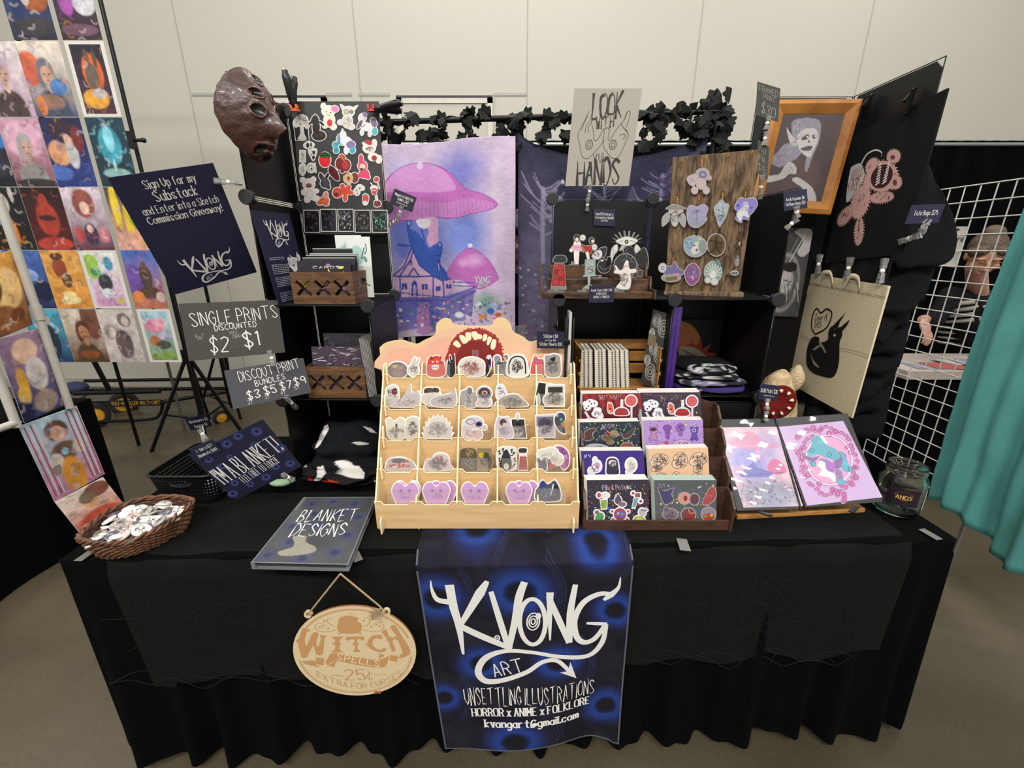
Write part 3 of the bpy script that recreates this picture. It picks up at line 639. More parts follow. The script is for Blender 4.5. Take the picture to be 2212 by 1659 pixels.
for i, (x0, x1, h, lb) in enumerate(((-.575, -.49, .195, 'rear white card with teal sketch at the back of the upper crate'), (-.535, -.457, .19, 'white card with teal scribble at the right of the upper crate'))):
    card(x0, x1, 1.425+.016*(1-i), zb2, zb2+h, .012, 'd3d8d2', lb, (lambda s: lambda q: [q.ell(.4, .3, .3, .16, '9fc4b8', 1), cart(q, s, ['6d8f86', '8fb5aa', '40524e', 'f0f0ea'], 14)])(i+4), 'cards in the upper crate')
crate(-.665, -.475, 1.305, 1.46, lz[1]+.004, .105, 'small dark wooden crate with X cutouts on the lower left shelf')
zb1 = lz[1]+.012
def speck(cols, n, seed):
    def f(i):
        r = random.Random(seed)
        for k in range(n):
            x, y = r.uniform(.02, .98), r.uniform(.02, .98); L = r.uniform(.02, .10); i.line([(max(.01, x-L), y), (min(.99, x+L), min(.99, max(.01, y+r.uniform(-.05, .05))))], r.uniform(.006, .02), r.choice(cols), 1+k*.05, 0)
    return f
card(-.652, -.487, 1.325, zb1, zb1+.155, .02, '3a2f3a', 'speckled purple-grey print standing in the lower wooden crate', speck(['a994a6', '6f5c70', 'c9b7c2', '231b26', '8a7486'], 110, 3), 'prints in the lower crate')
card(-.628, -.485, 1.37, zb1, zb1+.19, .02, '26222a', 'dark streaky print behind the speckled one in the lower crate', speck(['5b5260', '3b3440', '7a7080', '121015'], 80, 9), 'prints in the lower crate')
for i in range(7):
    card(-.655+i*.0, -.49, 1.39+i*.007, zb1, zb1+.11+.003*i, .01, '2b2830', ORD[i]+' dark print from the front packed in the back of the lower crate', None, 'packed dark prints in the lower crate')
for i in range(7):
    x = -.470+.0042*i; mb = MB(); mb.hexa([(x, 1.312+.002*i, lz[1]+.004), (x+.003, 1.312+.002*i, lz[1]+.004), (x+.003, 1.50, lz[1]+.004), (x, 1.50, lz[1]+.004), (x-.012, 1.312+.002*i, lz[1]+.2-.002*i), (x-.009, 1.312+.002*i, lz[1]+.2-.002*i), (x-.009, 1.50, lz[1]+.2), (x-.012, 1.50, lz[1]+.2)])
    tag(mb.build('large_print', mat('sleeved_edge', '8f8b86', .4)), ORD[i]+' sleeved grey print from the left standing on edge right of the lower crate', 'print', 'sleeved prints beside the lower crate')
# ================================================================ MAGNET BOARD
fb = frY([(629, 219), (818, 219), (840, 506), (657, 506)], 1.56); MT = crop(fb, 440, 120, 4.148)
board = tag(sheet('magnet_board', fb, .004, '3c3c3d', None, vcol('dark_metal', .4, .1)), 'dark grey metal board covered in sticker magnets above the upper crate', 'display board')
FB = fb.shift(.002)
def mag(spec, label, bord=7): cut('magnet', FB, MT, spec, label+' on the grey board', 'magnet', 'magnets on the grey board', bord)
mag('e 1120 500 58 48 e9e2cf;e 1075 455 20 24 e9e2cf;e 1128 580 48 62 e9e2cf;e 1090 625 24 26 e9e2cf;e 1165 640 26 26 e9e2cf;e 1178 480 34 28 e884b8 .3;de 1132 605 24 32 d23a3a;de 1100 505 6 4 333;de 1140 512 6 4 333;dl 777 2.5 1105 530 1120 538 1135 532', 'white plush animal magnet with pink flower and red strawberry')
mag('e 1300 505 52 48 d9d6cf;p d9d6cf 1225 440 1265 465 1250 500;p d9d6cf 1385 450 1340 470 1345 505;e 1290 590 45 60 d5d2ca;e 1230 600 28 22 d5d2ca;e 1325 640 30 24 d5d2ca;de 1280 505 22 20 c9b98a;de 1325 505 20 18 888;dr 1280 505 22 20 3 555;de 1290 575 5 6 b33'+scr(1290, 590, 45, 55, 7, '77736c'), 'pale skeletal animal magnet with big eyes')
mag('e 1425 560 34 40 d7d3d8 .3;e 1460 640 58 34 e2dfe0 .3;e 1400 620 16 45 6a5f78 .5;e 1525 600 26 45 7e6a92 -.3;e 1535 680 24 34 55b5b8;e 1420 690 14 26 d7d3d8;e 1490 705 14 22 d7d3d8;de 1450 530 26 20 8f82a0 .4;dl 555 4 1400 600 1420 640 1450 620', 'white horse magnet with purple mane and teal tail')
mag('q 2b2a2c 812 640 935 640 945 765 828 760;e 880 580 55 45 b9b5ae;e 925 620 22 40 b9b5ae;e 830 610 24 40 b9b5ae;dp b9b5ae 868 620 895 620 905 700 925 752 845 752 868 700'+scr(880, 590, 60, 45, 14, '5d5a57'), 'grey tree magnet in a dark frame')
mag('e 1035 720 62 45 3a332f;e 1010 640 34 70 2e2a27;e 985 575 18 40 2e2a27 .4;e 1015 560 12 34 2e2a27 -.5;e 965 600 10 30 2e2a27 .9;e 1060 610 10 32 2e2a27 -.8'+scr(1030, 710, 55, 40, 8, '756a60'), 'dark brown tree creature magnet')
mag('e 945 805 46 28 cfcbc2 -.1;de 935 805 14 22 333;de 965 800 8 20 444', 'small pale sushi magnet')
mag('q c9c6bd 862 852 915 855 915 955 862 952'+scr(888, 905, 24, 44, 9, '6a6761'), 'small pale rectangle magnet')
mag('p cfccc4 940 850 1015 845 985 945;dp 222 975 860 1000 858 992 890;dp 222 975 905 1000 905 985 935'+scr(975, 880, 30, 30, 5, '666'), 'pale triangle rice ball magnet')
mag('p c9c6bd 865 985 905 975 912 1035 890 1075 862 1040'+scr(888, 1020, 22, 40, 6, '55524d', 4), 'pale beans magnet')
mag('e 966 1008 38 42 cfccc4;dr 962 1010 24 26 4 666;de 968 1015 8 8 333;p cfccc4 1000 960 1012 1045 990 1020', 'round pale swirl magnet')
mag('e 1235 755 40 50 58b4bd -.3;e 1250 720 26 40 e2e2e6;e 1275 770 52 40 e4e2e8 .3;e 1320 800 40 34 8478a8;e 1185 800 28 28 4fb0bb;e 1190 850 26 28 4fb0bb;e 1280 850 18 34 e4e2e8;e 1335 850 26 30 58b4bd;dr 1190 850 14 14 4 2b7f8c;dr 1335 852 14 14 4 2b7f8c;dl 8b7fb0 10 1200 700 1220 760 1190 800;p e8e6ea 1238 668 1252 668 1246 715', 'teal-maned unicorn magnet')
mag('e 1485 830 55 45 e6dfd2;p e6dfd2 1425 790 1440 780 1450 815;e 1530 790 20 34 e6dfd2;e 1520 910 42 34 e6dfd2;e 1570 930 24 34 e6dfd2;de 1480 780 34 20 c23c3c .4;de 1530 920 24 24 a83434'+scr(1485, 835, 48, 34, 10, '6d5f52', 5), 'spotted white cat magnet with a red patch')
mag('e 1088 935 52 68 d8343c;dp 3b5a33 1040 905 1055 875 1090 865 1125 880 1138 912 1088 918;dl 1f2f1c 5 1045 902 1090 895 1132 902;dl 1f2f1c 5 1060 880 1090 875 1120 884', 'red watermelon magnet')
mag('e 1225 970 42 55 7d3434;e 1275 985 44 55 8a3838;p b0563e 1215 900 1245 885 1275 920 1240 935;e 1245 1035 18 20 7d3434;de 1275 985 30 40 b04444;dl e0a05a 5 1235 890 1255 940 1275 950', 'dark red pomegranate magnet')
mag('e 1425 990 42 44 d8466c;e 1412 930 20 44 d8466c;e 1440 1060 45 42 d8466c;e 1400 1075 18 20 d8466c;e 1475 1090 18 22 d8466c;de 1425 995 28 26 d9c7b0;de 1418 1020 14 12 533', 'pink hooded bunny magnet')
mag('p 5e2a2c 1130 990 1165 1000 1200 1040 1220 1110 1190 1120 1150 1085 1120 1040'+scr(1165, 1055, 40, 50, 10, '8d4444'), 'dark red berry magnet')
mag('e 1090 1145 42 42 38333f;e 1060 1090 20 40 3d3834 -.5;e 1105 1085 14 36 3d3834 .5;e 1120 1180 18 22 38333f'+scr(1090, 1140, 38, 38, 8, '5f5870', 6), 'dark grape bunch magnet')
mag('e 1355 1095 34 46 7c3540;e 1300 1100 42 46 d8b27c;de 1300 1102 12 18 7a3b2a;dl 7c3540 5 1262 1080 1270 1060 1300 1055', 'halved apple magnet with dark red skin')
mag('e 945 1155 52 48 d8d0cc;e 890 1115 20 20 d8d0cc;e 985 1110 20 20 d8d0cc;e 955 1240 46 50 ded8d4;e 900 1225 20 24 ded8d4;e 1005 1215 26 18 ded8d4;e 930 1290 24 26 ded8d4;e 1005 1280 30 22 ded8d4;de 945 1165 28 18 6d2b24;dl e8d8c8 3 920 1165 945 1160 970 1165;dr 955 1240 30 34 3 b8aeaa', 'white teddy bear magnet with large dark lips')
mag('e 1200 1230 45 46 dc4a2e;e 1270 1215 50 34 dc4a2e;e 1245 1175 20 26 dc4a2e;e 1300 1180 20 22 dc4a2e .5;e 1270 1275 20 34 dc4a2e;e 1320 1230 24 18 dc4a2e;de 1190 1245 22 18 5b1712;dr 1200 1225 30 28 3 8d2318', 'orange-red teddy magnet lying sideways')
mag('e 1375 1220 26 34 dedad2;e 1400 1185 30 26 dedad2;e 1425 1190 16 18 dedad2;de 1372 1210 6 6 333;de 1400 1190 6 6 333;de 1380 1240 5 5 333', 'white eyed cloud magnet')
mag('e 1550 1112 22 24 b03a3a;p c9a9a4 1552 1130 1566 1130 1580 1185 1570 1188;dr 1550 1112 12 13 3 d98080', 'red lollipop magnet')
mag('e 1528 1190 28 22 e6d9cc;p c4454d 1508 1195 1552 1195 1546 1240 1515 1240;p e6d9cc 1500 1150 1508 1148 1520 1175;dl fff 4 1512 1210 1548 1210', 'cupcake magnet')
mag('p d93f4c 1430 1255 1450 1240 1478 1260 1475 1310 1450 1318 1428 1300;e 1450 1320 20 18 e0dcd4;de 1450 1252 14 8 3b6', 'small red strawberry magnet')
mag('p 7c2f38 1530 1310 1550 1300 1570 1300 1588 1320 1582 1350 1535 1352;p d8cbc6 1540 1255 1555 1255 1560 1300 1542 1300', 'dark red potion bottle magnet')
mag('e 1080 1300 48 34 cf6a43 -.2;e 1095 1255 20 34 d77e70 .2;e 1040 1320 26 20 cf6a43;e 1100 1330 24 18 cf6a43;dr 1080 1305 28 18 4 8a3c28', 'curled orange fox magnet')
cc = [('17151a', ['4b424c', '2d272e', '6b5c63']), ('141217', ['33303a', '4d4a58']), ('15151a', ['5b5c66', '8d8f96', 'd8d8d0']), ('131313', ['5d5a52', '8b877b', '3c3a34']), ('101413', ['3f8a70', '5fc09a', '88807a'])]
for i, (c, cs) in enumerate(cc):
    x0 = 893+152*i; y0 = 1382+(-8 if i in (1, 2) else 0); q = [FB.uv(440+a/4.148, 120+b/4.148) for a, b in ((x0, y0), (x0+146, y0), (x0+158, y0+206), (x0+10, y0+206))]
    f = Fr(FB.P(*q[0], .001+.001*(i % 2)), FB.P(*q[1])-FB.P(*q[0]), FB.P(*q[3])-FB.P(*q[0]))
    def dd(ink, cs=cs, c=c, i=i): ink.poly([(.05, .04), (.95, .04), (.95, .96), (.05, .96)], c, 1); cart(Ink(ink.mb, ink.S, lambda x, y: (.07+.86*x, .08+.84*y), ink.su, ink.sv, .0002), i+60, cs, 45)
    tag(sheet('photo_magnet', f, .001, 'd6d2cc', dd, INKG), ORD[i]+' dark picture magnet from the left along the bottom of the grey board', 'magnet', 'picture magnets on the grey board')
# spring clamps holding the board
def clamp(j, h1, h2, tip, label):
    t = thing('spring_clamp', j, label, 'clamp', 'black spring clamps on the board')
    for h in (h1, h2):
        m = MB(); h = V(h); j0 = V(j); mid = (h+j0)/2+V((0, -.004, 0)); m.tube(cat([h, mid, j0, V(tip)], 4), [.009]*2+[.013]*4+[.014]*3+[.012]*2+[.008]*2, 8); ho = m.build('handle', BLK, t)
        q = MB(); q.lathe([(0, -.001), (.003, -.001), (.003, .001), (0, .001)], h+V((0, -.0075, 0)), 8, Matrix(((1, 0, 0), (0, 0, 1), (0, 1, 0)))); q.build('hole_dot', PAPER, ho)
    m = MB(); tv3 = V(tip); m.obox(tv3, (.022, .016, .008)); m.obox(tv3+V((-.008, -.004, .008)), (.006, .012, .012)); m.obox(tv3+V((.008, -.004, .008)), (.006, .012, .012)); m.build('jaw_pad', mat('orange_pad', 'd8602a' if label.startswith('upright') else 'c2382c', .5), t)
clamp(at(632, 215, 1.54), at(615, 152, 1.53), at(636, 168, 1.56), at(638, 238, 1.54), 'upright black spring clamp with orange jaw on the top left of the grey board')
MATS.pop('orange_pad')
clamp(at(826, 234, 1.54), at(869, 222, 1.52), at(868, 240, 1.55), at(803, 238, 1.54), 'sideways black spring clamp with red jaw on the top right of the grey board')
# ================================================================ MASK on the upper left panel
m = thing('horror_mask', (-.735, 1.42, 1.8), 'dark reddish-brown leathery mask with many black eye holes hung on the left panel', 'mask')
o0 = at(549, 252, 1.31); PH = R(16); nu, nv = 41, 49; vs = []; cs = []
EYES = [(.30, -.36, .17, .12), (-.32, -.40, .17, .10), (.24, -.05, .16, .15), (-.40, -.03, .16, .13), (.10, .42, .15, .12), (-.28, .75, .15, .11), (.62, .05, .12, .12), (.62, -.5, .12, .1), (-.05, -.72, .14, .1), (.1, .9, .2, .08)]
def mheight(a, b):
    d = a*a+b*b*.92; h = .062*math.sqrt(max(0, 1-d*.985)); h += .034*math.exp(-((a+.02)/.13)**2-((b-.34)/.16)**2)*(1 if b < .5 else .6)+.018*math.exp(-(a/.1)**2-((b-.12)/.22)**2)
    h += .013*math.exp(-(a/.28)**2-((b-.66)/.06)**2)+.010*math.exp(-(a/.26)**2-((b-.79)/.06)**2)-.008*math.exp(-(a/.3)**2-((b-.725)/.03)**2)
    h += .004*noise.noise(V((a*5, b*6, 1)))
    return h
MY, MZ = .084, .112
def mcol(a, b, e):
    k = noise.noise(V((a*2.2, b*2.2, 3)))*.5+.5; k2 = noise.noise(V((a*9, b*9, 7)))*.5+.5
    c = np.array(hx('431c16'))*(1-k)+np.array(hx('36241a'))*k; c = c*(.75+.5*k2)
    return np.array(hx('0a0807')) if e < 1 else np.array(hx('633629')) if e < 1.22 else c
MG = MB(); cols = []
def mS(u, v):
    an = u*2*math.pi; r = v; a, b = r*math.sin(an), r*math.cos(an); e = 9
    for ex, ey, ew, eh in EYES: e = min(e, math.hypot((a-ex)/ew, (b-ey)/eh))
    h = mheight(a, b)-(.012*(1-e) if e < 1 else -.004 if e < 1.25 else 0); cols.append(mcol(a, b, e))
    ta = a*(1-.10*b*b)
    hh = h-.048*(a*a+b*b*.5); return o0+V((hh*math.cos(PH)+ta*MY*math.sin(PH), ta*MY*math.cos(PH)-hh*math.sin(PH), -b*MZ))
MG.grid(mS, 140, 60, None); MG.gc = [(0, np.array(cols))]
MG.build('mask_shell', vcol('leather_skin', .42, .15, .5, (60, .35)), m)
f = frY([(852, 407), (900, 427), (892, 458), (842, 439)], 1.50)
def d(i): i.text('Magnets (LARGE) $6', (.10, .36), (.90, .36), .17, 'e6e2da', .17, 's', 2); i.text('(SMALL) $3', (.26, .60), (.74, .60), .15, 'e6e2da', .17, 's', 2); i.text('choose any mix', (.25, .78), (.75, .78), .08, 'c9c5be', .2, 'n', 2)
sign('price_sign', f, '1a1a2e', 'tilted little navy price sign for magnets in front of the pink blanket', d)
clip([at(868, 446, 1.495), at(862, 468, 1.51)], 'clear clip under the magnets price sign'); clip([at(861, 470, 1.51), at(842, 488, 1.55)], 'clear clip gripping the grey board below the magnets price sign')
# ================================================================ SIGNS ON THE LEFT
NAVY, CHK, WH = '201f39', '474440', 'd8d4cc'
f = para([(232, 384), (460, 352), (555, 588), (379, 636)], 1.245)
def d(i):
    i.text('Sign Up for my', (.26, .115), (.76, .115), .062, WH, .17, 's', 2); i.text('Substack', (.30, .215), (.72, .215), .075, WH, .17, 's', 2)
    i.text('and Enter into a Sketch', (.13, .30), (.90, .30), .058, WH, .17, 's', 2); i.text('Commission Giveaway!', (.13, .375), (.90, .375), .058, WH, .17, 's', 2)
    logo(i, .20, .69, .80, .965)
sign('signup_sign', f, NAVY, 'large tilted navy sign with white serif writing about signing up, above the chalk signs', d)
clip([at(462, 391, 1.235), at(522, 396, 1.285)], 'clear clip at right edge of the large navy sign')
f = frY([(541, 453), (625, 462), (674, 664), (605, 667)], [1.283, 1.47, 1.44, 1.303])
def d(i):
    logo(i, .22, .07, .86, .36); r = random.Random(4)
    for y0, n in ((.47, 2), (.545, 6), (.68, 6), (.84, 6)):
        for k in range(n):
            y = y0+k*.018; x = .1; x1 = .55 if y0 > .5 else .5
            while x < x1: w = r.uniform(.025, .07); i.line([(x, y), (min(x1, x+w), y)], .007, 'b9b7bd', 2, 0); x += w+.015
    for q in ((.77, .55, .21, .075, 'c9c3c6'), (.62, .50, .05, .03, 'c9c3c6'), (.93, .48, .04, .035, 'c9c3c6'), (.78, .58, .16, .075, 'd9d4d4'), (.8, .68, .11, .04, 'd9d4d4')): i.ell(*q, 2)
    for q in ((.70, .565, .03, .011), (.86, .57, .03, .011), (.78, .628, .035, .008)): i.ell(*q, '3a3444', 3)
    for k in range(9): i.line([(.62+.04*k, .49+.01*(k % 3)), (.60+.045*k, .53), (.62+.04*k, .56)], .008, '6a6474', 3, 4)
    i.poly([(.70, .50), (.66, .44), (.75, .485)], 'd9d4d4', 3); i.poly([(.92, .47), (.90, .41), (.85, .48)], 'd9d4d4', 3)
sign('bio_sign', f, NAVY, 'tall narrow navy sign with horned logo, text and drawn portrait leaning beside upper crate', d)
f = para([(385, 656), (600, 648), (616, 761), (408, 780)], 1.235)
def d(i):
    i.text('SINGLE PRINTS', (.09, .40), (.97, .33), .23, 'd9d6cf', .12, 'c', 2); i.text('DISCOUNTED', (.30, .50), (.73, .47), .10, 'd9d6cf', .16, 'c', 2)
    i.text('5x7', (.11, .64), (.185, .63), .09, 'cfccc6', .08, 'c', 2); i.text('$2', (.22, .88), (.40, .90), .27, 'd9d6cf', .12, 'c', 2)
    i.text('POST', (.45, .60), (.53, .57), .07, 'cfccc6', .09, 'c', 2); i.text('CARD', (.47, .67), (.55, .64), .06, 'cfccc6', .09, 'c', 2); i.text('$1', (.57, .84), (.73, .83), .27, 'd9d6cf', .12, 'c', 2)
    i.ell(.5, .6, .3, .25, '4a4743', 1)
sign('chalk_sign', f, CHK, 'large chalkboard sign pricing single discounted prints', d, .003, CHALK)
f = para([(484, 801), (655, 773), (673, 848), (504, 884)], 1.225)
def d(i):
    i.text('DISCOUT PRINT', (.15, .36), (.93, .26), .26, 'd9d6cf', .12, 'c', 2); i.text('BUNDLES', (.32, .54), (.70, .49), .15, 'd9d6cf', .14, 'c', 2)
    for tx, x, y, s in (('$3', .19, .84, '2/'), ('$5', .40, .80, '3/'), ('$7', .61, .77, '4/'), ('$9', .80, .72, '5/')):
        i.text(tx, (x, y), (x+.15, y), .21, 'd9d6cf', .14, 'c', 2); i.text(s, (x-.01, y+.12), (x+.055, y+.11), .10, 'cfccc6', .09, 'c', 2)
sign('chalk_sign', f, '46454a', 'smaller chalkboard sign pricing print bundles, hanging below the single prints one', d, .003, CHALK)
clip([at(582, 757, 1.228), at(592, 789, 1.228)], 'clear clip joining the two chalkboard signs')
clip([at(618, 857, 1.222), at(640, 882, 1.27)], 'clear clip at bottom of the smaller chalkboard sign')
fbl = f = para([(408, 984), (567, 906), (652, 1007), (509, 1081)], 1.10)
def d(i):
    r = random.Random(5)
    for x, y, s in ((.14, .19, .05), (.07, .47, .05), (.27, .12, .045), (.45, .10, .06), (.62, .07, .055), (.84, .13, .065), (.93, .55, .07), (.90, .86, .06), (.72, .80, .05), (.52, .88, .06), (.30, .86, .05), (.16, .72, .05), (.04, .87, .06), (.46, .72, .05), (.36, .30, .04), (.70, .30, .045), (.2, .38, .05)):
        i.ell(x, y, s*1.15, s*1.25, '2a2c54', 1); i.ell(x, y, s*.82, s*.9, '3b4274', 1.5); i.ell(x+s*.1, y-s*.1, s*.42, s*.46, '15162b', 2)
    i.text("I'M A BLANKET!", (.06, .66), (.955, .585), .30, WH, .16, 's', 3); i.text('FEEL FREE TO TOUCH!', (.26, .80), (.80, .755), .13, WH, .17, 's', 3)
sign('blanket_sign', f, '1b1b31', 'tilted navy eye-patterned sign saying a blanket may be touched', d)
g = [fbl.P(*fbl.uv(*q), .005) for q in ((408, 969), (458, 947), (431, 993))]; f = Fr(g[0], g[1]-g[0], g[2]-g[0])
def d(i): i.text('T-Shirts $27', (.16, .44), (.86, .42), .2, WH, .17, 's', 2); i.text('Blankets $60', (.12, .82), (.90, .80), .2, WH, .17, 's', 2)
sign('price_sign', f, '1f2036', 'little navy price sign for shirts and blankets over the tilted eye-patterned sign', d)
f = para([(399, 904), (446, 895), (459, 920), (414, 931)], 1.17)
def d(i): i.text('Bookmarks $3', (.10, .44), (.92, .44), .2, WH, .17, 's', 2); i.text('Buttons $2', (.20, .84), (.80, .84), .2, WH, .17, 's', 2)
sign('price_sign', f, '1b1c30', 'little navy price sign for bookmarks and buttons over the black plastic basket', d)
clip([at(432, 925, 1.16), at(444, 952, 1.095)], 'clear clip below the bookmarks price sign')
clip([at(611, 1025, 1.085), at(634, 1037, 1.11)], 'clear clip at lower right of the tilted eye-patterned sign')
mb = MB(); mb.ball(atz(606, 1046, .768)+V((0, 0, .006)), (.036, .02, .010), 8); tag(mb.build('small_dish', mat('pale_green', 'a9c9a4', .35)), 'pale green dish peeking out below the tilted eye-patterned sign', 'dish')
# ================================================================ WICKER BASKET WITH BUTTONS
WK = mat('wicker', '5e3a22', .5, var=(40, .5), bump=(90, .3))
rim = [(170, 1164), (187, 1172), (215, 1177), (249, 1177), (305, 1161), (350, 1141), (385, 1114), (416, 1088), (408, 1080), (371, 1075), (305, 1081), (239, 1104), (195, 1137)]
RZ = [.832, .826, .815, .810, .808, .810, .820, .836, .838, .832, .826, .826, .83]
RP = cat([tuple(atz(*p, z)) for p, z in zip(rim, RZ)], 8, True); RP = [V(p) for p in RP]; RC = sum(RP, V((0, 0, 0)))/len(RP)
def wk(k, t=0):
    """ring at height k 0 base..1 rim"""
    sc = .70+.30*k**.7; return [V((RC.x+(p.x-RC.x)*sc, RC.y+(p.y-RC.y)*sc, ZT+.006+(p.z-ZT-.006)*k)) for p in RP]
bk = thing('wicker_basket', (RC.x, RC.y, ZT), 'reddish-brown boat-shaped wicker basket full of button pins at the left table corner', 'basket')
mb = MB(); NR = 11
for k in range(NR+1):
    P = wk(k/NR); n = len(P); out = []
    for i, p in enumerate(P):
        r = V((p.x-RC.x, p.y-RC.y, 0)).normalized(); out.append(p+r*(.0032*math.sin(i*math.pi/4*1.5+math.pi*k)))
    mb.tube(out, .0033, 6, True)
mb.build('woven_wall', WK, bk)
mb = MB(); 
for s in (0, math.pi):
    P = wk(1); mb.tube([p+V((0, 0, .004+.004*math.sin(i*.9+s)))+V((p.x-RC.x, p.y-RC.y, 0)).normalized()*.004*math.cos(i*.9+s) for i, p in enumerate(P)], .0042, 6, True)
mb.build('braided_rim', WK, bk)
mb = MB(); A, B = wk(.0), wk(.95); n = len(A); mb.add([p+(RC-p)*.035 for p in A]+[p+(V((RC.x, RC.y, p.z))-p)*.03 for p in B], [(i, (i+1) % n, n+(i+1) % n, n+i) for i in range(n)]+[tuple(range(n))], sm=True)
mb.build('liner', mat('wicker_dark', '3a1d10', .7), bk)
protos = []
def pinm(col, dots, kind):
    mb = MB(); mb.lathe([(.0, -.003), (.0172, -.003), (.0182, -.001), (.0165, .0018), (.010, .0032), (0, .0036)], n=20, m=0, c=col)
    I = Ink(mb, lambda u, v, o: V((u, v, .0036-(u*u+v*v)*6.5+.0003+o)), None, 1, 1, .0002); r = random.Random(kind)
    for k in range(dots):
        a, q = r.uniform(0, 6.3), r.uniform(0, .011); x, y = q*math.cos(a), q*math.sin(a)
        I.line([(x, y), (x+r.uniform(-.006, .006), y+r.uniform(-.006, .006)), (x+r.uniform(-.006, .006), y+r.uniform(-.006, .006))], .0014, r.choice(['55504f', '8b8683', '3a3536', '8a7a7a']), 1+k*.1, 3)
    return mb
KN = [('plain white', 'e5e1da', 0), ('white line-art', 'ddd8d0', 9), ('grey patterned', 'a39d98', 14), ('pinkish', 'c9b3ac', 7), ('dark purple-grey', '5d5866', 8)]
r = random.Random(11); PB = {}
for i in range(110):
    k = (0, 1, 1, 2, 0, 1, 3, 2, 1, 4)[i % 10]; nm, c, n = KN[k]
    if k not in PB: PB[k] = pinm(c, n, k+3).build('button_pin', INKG); o = PB[k]
    else: o = PB[k].copy(); COL.objects.link(o)
    ring = RP[int(r.random()*len(RP))]; q = math.sqrt(r.random())*.84; x, y = RC.x+(ring.x-RC.x)*q, RC.y+(ring.y-RC.y)*q
    o.location = (x, y, .797+.010*(1-q)+.022*(i/110)+.012*q*q); o.rotation_euler = (r.uniform(-.5, .5), r.uniform(-.5, .5), r.uniform(0, 6.3))
    tag(o, nm+' round button pin heaped in the wicker basket', 'button', 'button pins in the wicker basket')
# ================================================================ BLACK PLASTIC BASKET
pb = thing('plastic_basket', (-1.03, 1.27, ZT), 'black plastic basket with diamond lattice holes behind the wicker basket', 'basket')
bx0, bx1, by0, by1, bz0, bz1 = -1.135, -.925, 1.15, 1.40, ZT+.006, .862
def rr(x0, x1, y0, y1, rad, n=8):
    P = []
    for cx, cy, a0 in ((x1-rad, y0+rad, -90), (x1-rad, y1-rad, 0), (x0+rad, y1-rad, 90), (x0+rad, y0+rad, 180)): P += [(cx+rad*math.cos(R(a0+90*i/n)), cy+rad*math.sin(R(a0+90*i/n))) for i in range(n+1)]
    return P
def loopat(P, L):
    Q = [V((*p, 0)) for p in P]; Q.append(Q[0]); D = [0]
    for a, b in zip(Q, Q[1:]): D.append(D[-1]+(b-a).length)
    out = []
    for i in range(L):
        s = D[-1]*i/L; j = max(k for k in range(len(D)) if D[k] <= s+1e-9); j = min(j, len(Q)-2); t = (s-D[j])/max(1e-9, D[j+1]-D[j]); out.append(Q[j].lerp(Q[j+1], t))
    return out
LT = loopat(rr(bx0, bx1, by0, by1, .03), 84); LB = loopat(rr(bx0+.018, bx1-.018, by0+.018, by1-.018, .025), 84)
mb = MB(); NRW = 9
for j in range(NRW):
    for i in range(84):
        def q(a, b): a = a/84*84; i0 = int(a) % 84; fr_ = a-int(a); t = LT[i0].lerp(LT[(i0+1) % 84], fr_); b_ = LB[i0].lerp(LB[(i0+1) % 84], fr_); k = b/NRW; p = b_.lerp(t, k); return V((p.x, p.y, bz0+(bz1-bz0)*k))
        O = [q(i, j), q(i+1, j), q(i+1, j+1), q(i, j+1)]
        if j in (0, NRW-1): mb.add(O, [(0, 1, 2, 3)]); continue
        m_ = [q(i+.5, j+.16), q(i+.84, j+.5), q(i+.5, j+.84), q(i+.16, j+.5)]
        mb.add(O+m_, [(0, 1, 5, 4), (1, 2, 6, 5), (2, 3, 7, 6), (3, 0, 4, 7)])
mb.add([V((p.x, p.y, bz0)) for p in LB], [tuple(range(84))]); mb.build('lattice_wall', BLK, pb, solid=.0025)
mb = MB(); mb.tube([V((p.x, p.y, bz1)) for p in LT], .004, 6, True); mb.build('rim', BLK, pb)
mb = MB(); hx0 = -1.03; mb.tube([(hx0+.035*math.cos(a), by0+.006, .832+.010*math.sin(a)) for a in [2*math.pi*k/20 for k in range(20)]], .0028, 6, True)
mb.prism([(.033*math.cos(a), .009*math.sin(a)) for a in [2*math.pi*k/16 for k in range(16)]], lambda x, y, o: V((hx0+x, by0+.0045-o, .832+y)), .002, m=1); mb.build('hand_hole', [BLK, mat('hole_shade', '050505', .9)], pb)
for i in range(5):
    x = -1.00+.012*i; mb = MB(); mb.hexa([V((x, 1.19+.01*i, .775)), V((x+.05, 1.19+.01*i, .775)), V((x+.05, 1.2+.01*i, .776)), V((x, 1.2+.01*i, .776)), V((x+.015, 1.25+.01*i, .868)), V((x+.065, 1.25+.01*i, .868)), V((x+.065, 1.251+.01*i, .869)), V((x+.015, 1.251+.01*i, .869))])
    tag(mb.build('bookmark', mat('bookmark_%d' % (i % 2), ('a9a6ae', '4c4758')[i % 2], .3)), ORD[i]+' sleeved '+('pale' if i % 2 == 0 else 'dark')+' bookmark from the left in the black plastic basket', 'bookmark', 'bookmarks in the plastic basket')
